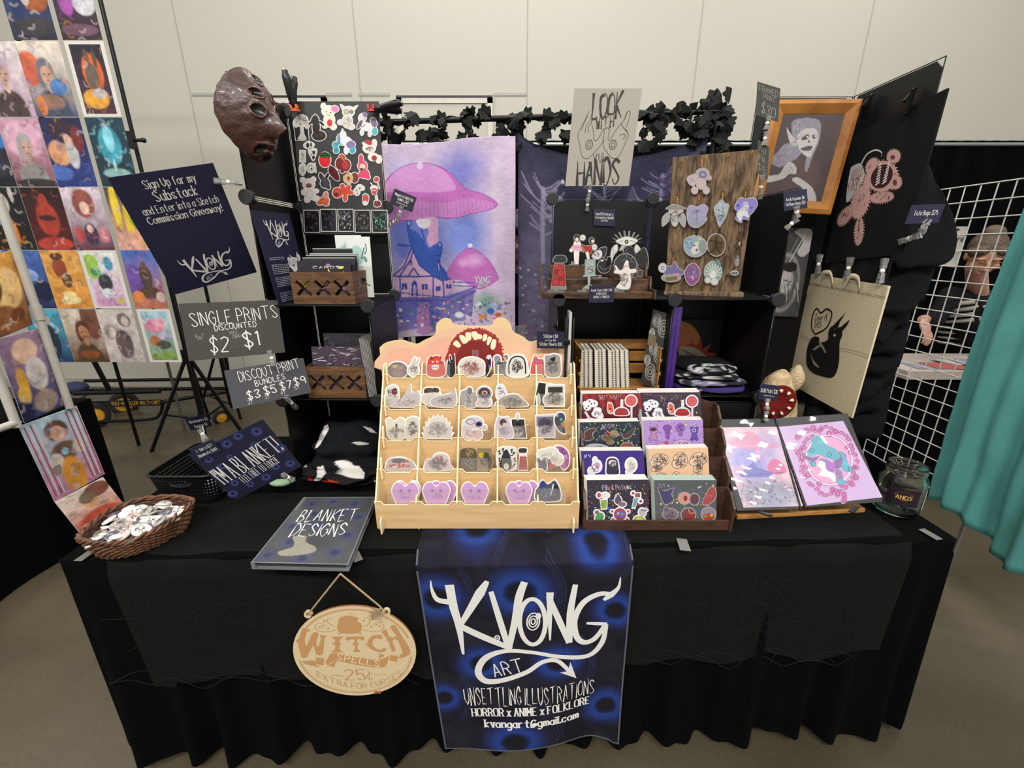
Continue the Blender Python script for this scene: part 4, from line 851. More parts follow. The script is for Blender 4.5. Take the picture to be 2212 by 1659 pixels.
# ================================================================ BINDER
zt_ = .781; P4 = [atz(656, 1074, zt_+.004), atz(813, 1073, zt_+.004), atz(752, 1221, zt_), atz(541, 1216, zt_)]
bd = thing('binder', (P4[0]+P4[2])/2-V((0, 0, .025)), 'grey translucent binder with scratchy white title lying over the table front edge', 'binder')
fc = Fr(P4[0], P4[1]-P4[0], P4[3]-P4[0])
class Bq:
    """bilinear quad so the cover keeps its seen outline"""
    pass
def bS(u, v, o=0): return (P4[0]*(1-u)+P4[1]*u)*(1-v)+(P4[3]*(1-u)+P4[2]*u)*v+fc.n*o
im = Img(90, 120, '4b4c4f'); im.noise(6, .2, 2)
for x, y, s in ((.18, .12, .10), (.45, .08, .1), (.75, .13, .11), (.30, .30, .1), (.62, .28, .12), (.88, .35, .1), (.15, .5, .1), (.42, .47, .1), (.85, .62, .1), (.25, .72, .1), (.80, .85, .1), (.5, .93, .1), (.12, .9, .1)):
    im.blob(x, y, s*1.3, s, '464a68', .6, .7); im.blob(x, y, s*.6, s*.45, '33364a', .5, .8)
def bT(x, y):  # picture crop to cover coordinates by inverse bilinear (few Newton steps)
    u, v = .5, .5; tx, ty = 280+x/3.95, 860+y/3.95
    for _ in range(14):
        a, b = pix(bS(u, v)); e = 1e-3; a1, b1 = pix(bS(u+e, v)); a2, b2 = pix(bS(u, v+e)); J = ((a1-a)/e, (a2-a)/e, (b1-b)/e, (b2-b)/e); D = J[0]*J[3]-J[1]*J[2]; u += ((tx-a)*J[3]-(ty-b)*J[1])/D; v += ((ty-b)*J[0]-(tx-a)*J[2])/D
    return u, v
def pix(p):
    q = V(p)-CAM; c, s = math.cos(TH), math.sin(TH); dd = q.y*c-q.z*s; return 1106+FPX*q.x/dd, 829.5-FPX*(q.y*s+q.z*c)/dd
im.T = bT
im.poly([(1395, 1180), (1510, 1175), (1500, 1225), (1580, 1265), (1585, 1305), (1480, 1335), (1300, 1345), (1270, 1310), (1380, 1275), (1405, 1235)], '8f8c7c', .95, 4); im.line([(1440, 1240), (1420, 1300)], .008, '6a6a60', .8)
mb = MB(); mb.grid(lambda u, v: bS(u, v, .0), 90, 120, im.a, sm=False); I = Ink(mb, bS, bT, fc.su, fc.sv)
I.text('BLANKET', (1425, 1050), (1925, 1038), 78, 'e3e1dc', .11, 'h', 2); I.text('DESIGNS', (1365, 1175), (1825, 1165), 82, 'e3e1dc', .11, 'h', 2)
for e in ([(0, .01), (1, .01)], [(0, .99), (1, .99)], [(.008, 0), (.008, 1)], [(.992, 0), (.992, 1)]): I.ribbon([(u*fc.su, v*fc.sv) for u, v in e], [.0028]*2, '77797c', 1)
mb.build('front_cover', vcol('binder_plastic', .3, .35), bd)
mb = MB(); dn = V((0, 0, -.019)); mb.hexa([p+dn for p in (P4[3], P4[2], P4[1], P4[0])]+[p+dn+V((0, 0, .003)) for p in (P4[3], P4[2], P4[1], P4[0])]); mb.build('back_cover', mat('binder_grey', '6a6c6e', .35), bd)
mb = MB(); i4 = [bS(.06, .97), bS(.95, .97), bS(.95, .04), bS(.06, .04)]; mb.hexa([p+V((0, 0, -.016)) for p in i4]+[p+V((0, 0, -.003)) for p in i4]); mb.build('pages', mat('sleeve_pages', '2c2e33', .3), bd)
mb = MB(); a, b = bS(0, 0), bS(0, 1); mb.hexa([b+dn, b+dn+V((.01, 0, 0)), a+dn+V((.01, 0, 0)), a+dn, b, b+V((.01, 0, 0)), a+V((.01, 0, 0)), a]); mb.build('spine', MATS['binder_grey'], bd)
# ================================================================ BLANKET PILE IN THE LOWEST CUBE
def lump(name, c, size, col, label, category, seed=0, amp=.02, e=.45, parent=None, colf=None, ridges=0, n=70, mats=None):
    mb = MB(); c = V(c); cols = []
    def sp(w, m): return math.copysign(abs(math.cos(w))**m, math.cos(w)), math.copysign(abs(math.sin(w))**m, math.sin(w))
    def S(u, v):
        a, b = sp(2*math.pi*u, e); cu, su_ = sp(math.pi*(v-.5), e*1.2); d = V((a*cu, b*cu, su_)); q = V((d.x*size[0], d.y*size[1], d.z*size[2]))
        k = noise.noise(q*9+V((seed, 0, 0)))*amp+noise.noise(q*26+V((0, seed, 0)))*amp*.4
        if ridges: k += amp*.35*math.sin(d.z*ridges+3*noise.noise(q*6))
        p = c+q*(1+k/max(.03, min(size))); p.z = max(p.z, c.z-size[2]); cols.append(hx(colf(p) if colf else col)); return p
    mb.grid(S, n, n//2+2); mb.gc = [(0, np.array(cols))]; o = mb.build(name, mats or INKC, parent)
    return tag(o, label, category) if label else o
def inpoly(x, y, P):
    r = False
    for (x0, y0), (x1, y1) in zip(P, P[1:]+P[:1]):
        if (y0 > y) != (y1 > y) and x < (x1-x0)*(y-y0)/(y1-y0)+x0: r = not r
    return r
art = [('d9d5ce', [(1690, 225), (1660, 240), (1580, 430), (1610, 420), (1665, 330), (1700, 260)]), ('d9d5ce', [(1470, 510), (1505, 490), (1510, 590), (1475, 590)]), ('dcd8d2', [(1740, 540), (1850, 530), (1960, 580), (2005, 640), (2000, 690), (1900, 680), (1820, 660), (1790, 590)]), ('1a1a1c', [(1830, 530), (1855, 535), (1862, 575), (1845, 585)]), ('1a1a1c', [(1890, 545), (1930, 555), (1940, 580), (1900, 570)]), ('d9d5ce', [(1600, 590), (1650, 580), (1675, 640), (1640, 690), (1570, 740), (1525, 770), (1560, 720), (1600, 660)]), ('c23a2c', [(1640, 700), (1760, 700), (1780, 760), (1860, 800), (1865, 828), (1650, 815)]), ('5b1f24', [(1690, 720), (1740, 715), (1760, 780), (1710, 790)]), ('9a3026', [(1530, 660), (1570, 665), (1545, 720), (1525, 700)]), ('b9b5b0', [(1990, 240), (2060, 255), (2110, 300), (2050, 290)]), ('b9b5b0', [(1880, 380), (1960, 370), (2060, 390), (1960, 400)]), ('c4c0ba', [(2080, 700), (2110, 710), (2115, 800), (2090, 790), (2095, 740)])]
def pcol(base):
    def f(p):
        x, y = pix(p); x = (x-280)*3.95; y = (y-860)*3.95; c = base
        for k, P in art:
            if inpoly(x, y, P): c = k
        return c
    return f
lump('folded_blanket', (-.575, 1.44, ZT+.10), (.125, .135, .085), '121317', 'black plush blanket with white face art bundled in the lowest left cube', 'blanket', 3, .020, .6, None, pcol('101216'), 9, 210)
lump('folded_blanket', (-.585, 1.415, ZT+.032), (.135, .15, .026), '1a171b', 'dark red-patterned blanket folded underneath the black plush one', 'blanket', 8, .010, .5, None, pcol('1b181d'), 5, 170)
# ================================================================ WOODEN STICKER DISPLAY
LW = wood('birch_ply', 'c8a471', 'd5b485', (2, 6, 26), .5, 2.2); LWE = mat('ply_edge', 'eddaae', .55)
DX0, DX1 = -.384, .187; DWd = DX1-DX0; DY = [1.033, 1.077, 1.121, 1.166, 1.211]; DZ = [.852, .930, 1.008, 1.089, 1.172]; YB = 1.256
disp = thing('sticker_display', ((DX0+DX1)/2, 1.14, ZT), 'pale birch plywood display with five tiers of sticker pockets and a bear-shaped toothy top', 'display rack')
def dx(k): return DX0+DWd*k/5
for j in range(5):
    z1 = DZ[j]; z0 = ZT+.012 if j == 0 else DZ[j-1]-.055; P = [(DX0, z0), (DX1, z0)]; e = .004*(4-j)/4
    P[0], P[1] = (DX0-e, z0), (DX1+e, z0); top = []
    for k in range(5):
        a, b = dx(k), dx(k+1); i = .014
        top += [(a+(0 if k else -e), z1), (a+i, z1), (a+i+.009, z1-.011), (b-i-.009, z1-.011), (b-i, z1)]
    top.append((DX1+e, z1)); P = P+top[::-1]
    mb = MB(); mb.prism(P, lambda x, y, o: V((x, DY[j]-o, y)), .004); mb.build('tier_board', LW, disp, bevel=.0006, seg=1)
    mb = MB(); mb.tube([(x, DY[j]-.0008, z) for x, z in top], .0016, 4, sm=False); mb.build('board_edge', LWE, disp)
for k in range(6):
    x = dx(k); P = [(1.018, ZT), (1.018+.012, ZT), (1.024, ZT+.02), (YB-.002, ZT+.02), (YB-.002, 1.215), (YB-.024, 1.215)]
    P = [(YB-.002, ZT+.004), (YB-.002, 1.20), (YB-.03, 1.20)]+[(DY[0]-.003, DZ[0]-.004), (DY[0]+.006, DZ[0]-.004), (DY[0]+.006, ZT+.004)]
    mb = MB(); mb.prism(P, lambda a, b, o: V((x+.002+o, a, b)), .004); mb.build('divider', LWE, disp)
    if k in (0, 5):
        for j in range(5):
            xx = x+(.012 if k == 0 else -.012); mb = MB(); mb.prism([(DY[j]+.004, DZ[j]-.03), (DY[j]-.006, DZ[j]-.03), (DY[j]-.008, DZ[j]-.0), (DY[j]-.002, DZ[j]+.030), (DY[j]+.006, DZ[j]+.034)] if j else [(DY[0]+.01, ZT+.001), (DY[0]-.014, ZT+.001), (DY[0]-.016, ZT+.042), (DY[0]-.006, ZT+.05), (DY[0]+.006, ZT+.05)], lambda a, b, o: V((xx+.002+o, a, b)), .004); mb.build('side_tab', LWE, disp)
fbk = Fr((DX0, YB-.001, 1.30), (DWd, 0, 0), (0, 0, -.30)); BT = lambda x, y: fbk.uv(800+x/3.191, 660+y/3.191)
bp = [(62, 480), (62, 290), (95, 262), (150, 245), (220, 240), (280, 258), (322, 265), (370, 240), (445, 200), (452, 140), (475, 105), (515, 87), (555, 100), (580, 132), (700, 142), (830, 138), (850, 105), (890, 85), (935, 95), (968, 130), (985, 180), (1050, 215), (1100, 250), (1160, 240), (1240, 235), (1320, 250), (1370, 280), (1375, 480)]
mb = MB(); P = [(fbk.P(*BT(*q)).x, fbk.P(*BT(*q)).z) for q in bp[1:-1]]; P = cat(P, 4); P = P+[(P[-1][0], 1.12), (P[0][0], 1.12)]
mb.prism(P, lambda x, z, o: V((x, YB-o, z)), .005, 'dfc190'); I = Ink(mb, fbk.P, BT, fbk.su, fbk.sv, .0003)
I.poly([(105, 455), (92, 310), (160, 258), (240, 255), (322, 280), (450, 205), (530, 160), (720, 160), (890, 155), (980, 190), (1100, 265), (1150, 262), (1140, 455)], 'dfb795', 1, 4)
I.poly([(120, 450), (115, 340), (200, 290), (330, 300), (450, 240), (560, 230), (545, 480)], 'dfa992', 1.4, 4)
I.poly([(1110, 450), (1110, 320), (1160, 285), (1310, 310), (1335, 450)], 'dcb090', 1.4, 4)
rg = random.Random(2)
I.poly([(540+rg.uniform(-4, 4), 400), (543, 300), (575, 230), (640, 180), (720, 160), (800, 175), (860, 215), (895, 280), (912, 350), (905, 410)], '97302a', 2, 5)
for k in range(70):
    a = math.pi*(1+k/69); x, y = 727+182*math.cos(a), 340+178*math.sin(a); I.ell(x+rg.uniform(-8, 8), y+rg.uniform(-8, 8), rg.uniform(4, 12), rg.uniform(4, 10), ['97302a', 'a23c32', '8a2a26'][k % 3], 2.2)
I.poly([(600, 420), (600, 330), (650, 265), (727, 245), (800, 260), (850, 310), (862, 420)], '7d2422', 2.6, 5)
for q in ([(570, 265), (595, 240), (625, 275), (605, 290)], [(612, 210), (640, 205), (675, 245), (640, 262)], [(655, 190), (690, 187), (695, 232), (668, 240)], [(695, 185), (735, 182), (742, 228), (715, 235)], [(738, 195), (770, 205), (765, 230), (742, 228)], [(780, 200), (805, 200), (800, 235), (775, 245)], [(812, 215), (838, 225), (815, 272), (802, 262)], [(842, 235), (868, 240), (862, 285), (845, 305), (828, 285)]): I.poly(q, 'efe2bc', 3, 4)
I.poly([(702, 305), (745, 305), (748, 365), (700, 365)], '8c5a60', 3, 0); I.line([(722, 305), (722, 362)], 4, '6d2a30', 3.4, 0)
mb.build('back_board', vcol('painted_wood', .5), disp)
# ---------------------------------------------------------------- stickers
DT = lambda f: (lambda x, y: f.uv(800+x/3.191, 660+y/3.191))
FRW = {}
def rowfr(j, d): y = DY[j]+d; return Fr((DX0, y, DZ[j]+.10), (DWd, 0, 0), (0, -.0, -.12))
rownm = ['bottom', 'second lowest', 'middle', 'second highest', 'top']
def stick(row, d, spec, label, bord=9, base='f4f1ea'):
    f = rowfr(row, d); cut('sticker', f, DT(f), spec, label, 'sticker', 'stickers in the plywood display', bord, .0012, base)
F0, F1 = .014, .009
stick(4, F0, 'e 188 445 70 55 77696f;de 170 420 20 12 b9b06a;de 205 430 24 12 b07a6a;de 185 470 40 20 8d7f7a'+scr(188, 440, 60, 45, 8, '9d8f92'), 'round smoky holographic sticker in the top tier, first pocket')
stick(4, F1, 'e 297 445 38 42 cfcac2;e 300 395 12 40 cfcac2 .2;e 322 390 8 30 cfcac2 .5'+scr(297, 440, 34, 40, 12, '5d5955'), 'white skeletal hand sticker in the top tier, first pocket')
stick(4, F1, 'p d2463c 400 370 425 360 450 345 480 355 488 380 505 390 512 480 395 480;dp 8a2a28 418 372 414 352 440 362;dp 8a2a28 478 360 486 345 488 372;de 432 388 9 6 fff;de 462 386 9 6 fff;de 434 388 4 4 426;de 464 386 4 4 426;dp e6e2dc 425 412 472 410 465 440 432 442;dl 444 3 428 425 468 424', 'red shaggy monster sticker with a grin, top tier second pocket', 7)
stick(4, F0, 'p 2e2f33 535 380 550 385 545 350 555 348 562 375 572 345 580 347 582 480 530 480;de 552 392 4 3 ddd', 'black horned jackal sticker, top tier second pocket')
stick(4, F1, 'p d9d2cb 615 400 640 370 690 358 740 365 780 390 785 440 770 482 630 482 612 440'+scr(695, 425, 75, 55, 34, 'a84b3c', 5)+scr(690, 430, 60, 50, 8, '8a3026', 6), 'white head sticker with red curly linework, top tier middle pocket')
stick(4, F0, 'p 232226 775 482 770 450 800 425 815 390 800 375 805 355 825 350 832 380 828 430 800 482;de 815 358 14 14 d8c8d8;dp 6a4fd0 812 415 826 410 824 440;dp d0d040 826 425 832 440 818 445', 'black serpent sticker with holographic glints, top tier middle pocket')
stick(4, F0, 'e 875 370 24 26 8d8d92;p 77777d 865 390 940 385 935 365 920 350 948 350 945 482 870 482 858 430'+scr(905, 420, 38, 55, 14, '45454c', 5), 'grey spiky plant sticker, top tier fourth pocket')
stick(4, F1, 'p dad6d0 950 480 945 410 965 360 1010 340 1055 350 1078 400 1080 480;dl 2a292c 9 957 470 955 410 975 365 1012 350 1052 362 1068 405 1070 470'+scr(1012, 420, 45, 55, 26, '2f2d30', 5), 'oval black and white cameo sticker, top tier fourth pocket')
stick(4, F0, 'p cf5a58 1112 480 1108 420 1120 380 1130 345 1145 350 1160 370 1185 370 1195 400 1195 480;de 1150 385 14 7 a86ad0 .2;de 1135 350 8 10 d8a060', 'red flame-like sticker, top tier fifth pocket')
stick(4, F1, 'p 9b978e 1205 390 1205 345 1235 345 1260 335 1300 345 1310 380 1305 482 1215 482;dp 1d1c1e 1240 365 1268 355 1275 350 1272 385 1245 380'+scr(1258, 420, 45, 55, 24, '4e4b46', 6), 'grey crow-beast sticker with a black heart, top tier fifth pocket')
stick(3, F0, 'p d8d2cc 108 600 120 565 160 550 190 570 195 620 190 690 115 690;p 6a2a32 150 580 178 570 185 605 160 615;de 165 592 12 10 c0524e'+scr(150, 600, 38, 48, 12, '3d3a3c', 4), 'white ghost sticker with a red hood, second highest tier first pocket')
stick(3, F1, 'p c4bfc0 120 640 200 650 240 620 265 560 280 550 285 600 330 590 330 692 120 692'+scr(225, 660, 95, 30, 24, 'efebe8', 6)+scr(225, 660, 95, 30, 8, '8f8589', 6), 'white webbed hare sticker, second highest tier first pocket')
stick(3, F0, 'e 405 590 38 24 5d4b42;e 448 585 28 20 5d4b42;p d5cfc5 365 610 470 600 480 640 440 692 370 670'+scr(420, 585, 50, 24, 8, '3d302a', 4), 'brown mushroom caps sticker, second highest tier second pocket')
stick(3, F1, 'p bdb7ba 420 650 470 625 520 615 560 600 583 575 583 692 440 692'+scr(515, 655, 62, 30, 18, '77717a', 6), 'pale grey feathered sticker, second highest tier second pocket')
stick(3, F0, 'p a19f9e 625 600 660 580 675 565 700 570 705 600 730 600 735 692 625 692;de 685 590 16 22 77767a;dl dedad4 6 660 620 655 690;dl dedad4 6 700 640 700 690'+scr(675, 640, 40, 45, 9, '5d5c60'), 'grey statue sticker, second highest tier middle pocket')
stick(3, F1, 'e 785 605 50 46 45434d;dr 785 602 44 40 5 c9c4c8;de 788 600 20 14 d6b0ac;de 788 602 10 10 8a2a30;p cfc6c6 740 660 760 640 800 650 830 645 825 692 735 692'+scr(785, 665, 45, 25, 9, '8d8488', 4), 'dark oval sticker with a red eye, second highest tier middle pocket')
stick(3, F0, 'p ddd6dc 875 640 872 570 895 548 920 560 940 610 945 640;de 890 570 14 6 3f9a86;de 905 590 16 7 d0807a;dl 7d74c0 5 885 610 920 600 935 625', 'white cone sticker with coloured streaks, second highest tier fourth pocket')
stick(3, F1, 'p a29c90 870 692 900 640 960 615 1010 615 1040 640 1080 692'+scr(975, 665, 80, 40, 22, '6b665d', 8), 'grey shell sticker, second highest tier fourth pocket')
stick(3, F0, 'q 2a282a 1160 530 1255 545 1245 692 1130 692 1145 600;dp c9c4be 1145 640 1160 600 1175 650 1165 692 1140 692', 'tilted black card sticker, second highest tier fifth pocket')
stick(3, F1, 'q d6d2c9 1215 550 1335 548 1335 692 1205 692;dq 3a3a3a 1225 562 1325 560 1325 600 1225 600;e 1230 650 36 38 b9b5ab;e 1300 650 34 38 b9b5ab'+scr(1268, 640, 62, 55, 30, '4e4c49', 5), 'white card sticker with a horned figure, second highest tier fifth pocket')
stick(2, F0, 'p d9d4c2 115 820 110 790 140 775 165 800 200 775 235 790 245 830 230 915 130 915;de 180 830 8 18 4a4844;dl 4a4844 9 180 850 178 915;dl 55524c 6 180 870 150 860 130 870;dl 55524c 6 180 870 210 860 232 870'+scr(180, 870, 55, 45, 16, '8d897c', 5), 'cream moth sticker, middle tier first pocket')
stick(2, F1, 'p d2cdc0 245 800 270 775 300 770 330 790 328 915 250 915'+scr(290, 845, 38, 65, 26, '504d48', 5), 'cream many-figured sticker, middle tier first pocket')
sp = ' '.join('%.0f %.0f' % (465+(108 if i % 2 else 92)*math.cos(math.pi*(.02+.96*i/22)+math.pi), 905+(150 if i % 2 else 128)*math.sin(math.pi*(.02+.96*i/22)+math.pi)) for i in range(23))
stick(2, F1, 'q d8d3cd '+sp+' 560 915 370 915;de 465 828 52 24 c2beb6;de 465 828 14 14 8d8a84;dr 465 828 52 24 3 77746e'+scr(465, 860, 80, 50, 26, '9d9893', 5), 'white sunflower sticker with an eye in the middle, middle tier second pocket')
stick(2, F1, 'e 715 805 62 38 d0c8cc;p d9cfcc 645 790 700 850 705 915 640 915 635 850;e 735 890 36 34 d8b9b6;e 785 840 16 16 cfc6ca;de 748 818 24 20 4d3f6a;de 748 818 10 10 1d1928;dr 690 800 30 18 4 6f676c'+scr(690, 870, 45, 40, 8, 'b58f90', 5), 'pale pink one-eyed creature sticker, middle tier middle pocket')
stick(2, F1, 'p c9bfcb 870 800 885 765 910 775 950 770 960 800 980 860 975 910 870 910 862 850;de 915 805 24 24 5d4350;de 925 820 14 12 d9b79b'+scr(920, 865, 45, 40, 14, '8d7f93', 5), 'pale lilac angel sticker, middle tier fourth pocket')
stick(2, F0, 'q 353338 975 785 1060 785 1075 910 980 910;e 1015 770 10 24 c9c4c0;e 1015 870 40 36 a8a5a2;dl c9c4be 6 1060 830 1095 815'+scr(1020, 850, 40, 55, 20, '1e1d20', 5), 'black card sticker with a pale curly-haired head, middle tier fourth pocket')
stick(2, F0, 'q b9b4c2 1140 760 1270 755 1270 905 1145 908;dq 6f6a7c 1150 770 1260 766 1260 825 1150 828'+scr(1205, 830, 55, 65, 40, '4d4858', 6), 'pale square sticker crowded with line art, middle tier fifth pocket')
stick(2, F1, 'p 4a4a55 1270 780 1300 740 1335 750 1340 790 1310 815 1340 850 1345 880 1310 870 1280 830;de 1300 755 14 12 3b4fb8;de 1315 785 10 10 4fae9c;de 1290 760 6 8 c2b34a', 'dark lizard sticker with blue flecks, middle tier fifth pocket')
stick(1, F1, 'p bcb3b4 120 1135 118 1075 140 1055 210 1050 265 1065 300 1090 300 1135;de 195 1070 50 18 5d5257;de 240 1075 24 10 b04038;de 200 1105 75 14 b8524a;de 170 1112 24 6 d8c8a8'+scr(205, 1100, 85, 34, 10, 'e6dedc', 6), 'white and red crumpled sticker, second lowest tier first pocket')
stick(1, F1, 'p cdc2c2 385 1135 380 1085 400 1060 430 1060 440 1035 480 1020 530 1035 545 1090 560 1130'+scr(470, 1085, 80, 50, 38, '77696c', 6)+scr(480, 1050, 40, 24, 10, 'b5736c', 6), 'pale pink flower cluster sticker, second lowest tier second pocket')
stick(1, F0, 'p 5f5242 625 1135 620 1010 650 985 700 985 730 1010 735 1135'+scr(675, 1010, 48, 30, 16, 'a08a64', 8)+scr(680, 1080, 45, 50, 8, '8d8270', 8), 'brown leafy beetle sticker, second lowest tier middle pocket', 5, 'a9966f')
stick(1, F1, 'q 8f7d5f 738 985 835 985 838 1135 740 1135;de 765 1030 18 18 c9b53a;de 800 1040 20 30 4d473f;e 820 1080 24 45 6a6258'+scr(790, 1060, 40, 60, 14, '4a443a', 6), 'grey-brown card sticker with a yellow disc, second lowest tier middle pocket', 5, 'a9966f')
stick(1, F0, 'p e0dcd6 870 1050 885 985 935 975 1000 985 1005 1060 1000 1130 890 1130;dp 33333a 935 990 965 1040 975 1100 960 1132 905 1132 900 1060;dp 1a1a1c 910 1048 960 1048 950 1058 920 1058;de 937 1110 18 24 d8cfc8'+''.join(';dl 2e2d30 6 %d %d %d %d %d %d %d %d' % (x, y, x+14, y-12, x+8*s, y+14, x+22*s, y+8) for x, y, s in ((880, 1010, 1), (905, 995, 1), (965, 1000, 1), (985, 1020, -1), (985, 1060, 1), (880, 1060, 1), (885, 1095, 1), (985, 1100, -1))), 'white sticker of a dark shark-toothed coffin shape with squiggles, second lowest tier fourth pocket', 5)
stick(1, F1, 'p 3a3438 1028 985 1075 985 1078 1005 1070 1015 1030 1015 1022 1005;q 9c2f33 1032 1040 1075 1040 1085 1132 1020 1132;q e0dbd5 1034 1015 1072 1015 1076 1040 1030 1040;de 1055 1050 18 8 c2524c', 'red bottle sticker with black cap, second lowest tier fourth pocket', 7)
stick(1, F1, 'e 1190 1030 40 36 dcd7cc;e 1245 1015 50 34 dcd7cc;e 1290 1060 40 40 dcd7cc;p 5d5672 1155 1050 1180 1070 1205 1050 1215 1130 1150 1130;dp b2484a 1240 1090 1280 1105 1240 1130'+scr(1240, 1040, 70, 45, 16, 'b9b3a6', 5), 'white woolly sheep sticker with a purple face, second lowest tier fifth pocket')
stick(1, F0, 'p b05aa0 1270 990 1310 970 1355 1000 1370 1050 1360 1110 1320 1120'+scr(1325, 1030, 40, 55, 20, '6a3f7a', 6)+scr(1325, 1030, 40, 50, 8, 'd8b8d8', 6), 'magenta crystal sticker, second lowest tier fifth pocket')
for k, (x, s, lb) in enumerate(((240, 90, 'bottom tier first pocket, with a drawn face'), (455, 92, 'bottom tier second pocket, with tall drawn letters'), (720, 90, 'bottom tier third pocket, with a wide drawn mark'), (1025, 86, 'bottom tier fourth pocket, with a smiling face'))):
    h = [(x, 1250), (x-s*.35, 1222), (x-s*.75, 1228), (x-s, 1270), (x-s*.85, 1320), (x-s*.5, 1375), (x+s*.5, 1375), (x+s*.85, 1320), (x+s, 1270), (x+s*.75, 1228), (x+s*.35, 1222)]
    sp = 'p cf9fd2 '+' '.join('%d %d' % q for q in h); fce = ';dl 8a6a94 3 %d 1265 %d 1290;dl 8a6a94 3 %d 1262 %d 1290;dl 8a6a94 3 %d 1320 %d 1330 %d 1318;de %d 1275 10 12 9a6fb8;de %d 1275 10 12 9a6fb8' % (x-30, x-28, x+30, x+32, x-25, x, x+25, x-28, x+30)+scr(x, 1310, 60, 40, 7, 'b285b6', 4)
    stick(0, F1, sp+fce, 'pink heart sticker with white border, '+lb, 8)
    if k != 2: 
        dxx = (12, 45, 0, 45)[k]; stick(0, F0+.004, 'p c893c6 '+' '.join('%d %d' % (a+dxx, b-8) for a, b in h), 'pink heart sticker tucked behind another, bottom tier '+ORD[k]+' pocket')
stick(0, F1, 'p 4d5263 1150 1345 1140 1280 1160 1250 1185 1205 1215 1230 1240 1225 1270 1205 1300 1250 1312 1310 1290 1345;de 1190 1235 24 24 3b3f8a;dp 2b2e38 1260 1230 1290 1240 1300 1290 1275 1270;dl dfe2e6 9 1240 1310 1255 1260 1262 1230'+scr(1225, 1290, 60, 45, 12, '7f8798', 6), 'navy and grey wolf sticker, bottom tier fifth pocket')
PKT = {4: [(125, 255), (370, 550), (615, 790), (860, 960), (1135, 1310)], 3: [(115, 330), (375, 585), (630, 815), (880, 1065), (1150, 1330)], 2: [(108, 330), (360, 560), (625, 815), (880, 1070), (1145, 1325)], 1: [(115, 300), (370, 565), (620, 812), (905, 1090), (1140, 1345)], 0: [(115, 330), (360, 550), (610, 830), (905, 1110), (1140, 1350)]}
PY = {4: (405, 500), 3: (610, 705), 2: (828, 925), 1: (1052, 1145), 0: (1262, 1365)}
for j in range(5):
    f = rowfr(j, .005); T = DT(f)
    for k, (a, b) in enumerate(PKT[j]):
        q = [f.P(*T(x, y)) for x, y in ((a, PY[j][0]), (b, PY[j][0]), (b, PY[j][1]), (a, PY[j][1]))]; mb = MB(); mb.add(q, [(0, 1, 2, 3)])
        tag(mb.build('pocket_sleeve', clear('pocket_film', 'fbf8f8', .07, .12, .13)), 'small hazy clear sleeve over the stickers, %s tier, %s pocket of the plywood display' % (rownm[j], ORD[k]), 'sleeve', 'clear sleeves in the plywood display')
f = frY([(1160, 716), (1219, 717), (1218, 753), (1160, 752)], 1.235)
def d(i): i.text('Stickers $4', (.24, .36), (.76, .36), .20, WH, .17, 's', 2); i.text('or 5 for $15', (.31, .56), (.69, .56), .10, WH, .17, 's', 2); i.text('Sticker Sheets $10', (.09, .83), (.91, .83), .18, WH, .17, 's', 2)
sign('price_sign', f, '1d1c33', 'little navy price sign for stickers at the top right of the plywood display', d)
mb = MB(); mb.bar((.158, 1.238, 1.262), (.163, 1.29, 1.283), .03, .012); mb.bar((.155, 1.27, 1.28), (.135, 1.31, 1.30), .012, .01); tag(mb.build('binder_clip', BLK), 'black clip holding the sticker price sign on the plywood display', 'clip')
mb = MB(); P = [at(1105, 705, 1.30), at(1140, 700, 1.34), at(1138, 712, 1.34), at(1120, 745, 1.30), at(1102, 735, 1.29)]; P += [V((P[4].x, P[4].y, ZT+.004)), V((P[3].x, P[3].y, ZT+.004))]; mb.add(P, [(0, 1, 2, 3, 4), (4, 3, 6, 5)]); tag(mb.build('plastic_bag', FILM, solid=.002), 'clear plastic bag corner poking out behind the plywood display', 'bag')
# ================================================================ BROWN STICKER-SHEET RACK
BW = wood('dark_brown_board', '3a241a', '4d3226', (4, 4, 14), .55, 4); BX0, BX1 = .203, .630
rack = thing('sheet_rack', ((BX0+BX1)/2, 1.13, ZT), 'dark brown four-step wooden rack holding shiny sticker sheets on the table', 'display rack')
SP = [(1.028, ZT+.003), (1.024, .832), (1.058, .868), (1.078, .868), (1.076, .905), (1.108, .942), (1.128, .942), (1.126, .980), (1.158, 1.016), (1.178, 1.016), (1.176, 1.042), (1.206, 1.076), (1.236, 1.076), (1.236, ZT+.003)]
for x in (BX0, BX1-.007): mb = MB(); mb.prism(SP, lambda a, b, o: V((x+.007+o, a, b)), .007); mb.build('side_panel', BW, rack, bevel=.001, seg=1)
mb = MB(); mb.box((BX0+.007, 1.032, ZT+.006), (BX1-.007, 1.038, .789)); mb.build('front_lip', BW, rack, bevel=.001)
RF = [.764, .835, .905, .972]; RY = [1.045, 1.094, 1.144, 1.194]
for j in range(4):
    mb = MB(); mb.box((BX0+.007, RY[j]-.006, RF[j]-.006), (BX1-.007, RY[j]+.045, RF[j])); mb.build('step_board', BW, rack)
    if j < 3: mb = MB(); mb.box((BX0+.007, RY[j]+.034, RF[j]-.006), (BX1-.007, RY[j]+.040, RF[j]+.105)); mb.build('riser_board', BW, rack)
mb = MB(); P = [(BX0+.007, .76), (BX1-.007, .76), (BX1-.007, 1.07)]+[(BX1-.007-(BX1-BX0-.014)*t, 1.075+.045*math.sin(math.pi*t)) for t in [i/16 for i in range(17)]]+[(BX0+.007, 1.07)]
mb.prism(P, lambda a, b, o: V((a, 1.230-o, b)), .006); mb.build('back_panel', BW, rack)
K6 = lambda x, y: (1220+x/4.6075, 820+y/4.6075)
HOLO = ['d8d23c', '3fb37a', '4a5fe0', 'd0503c', '7fd0e0', 'e0a0c8', '9a60d0', 'e8e8a0']
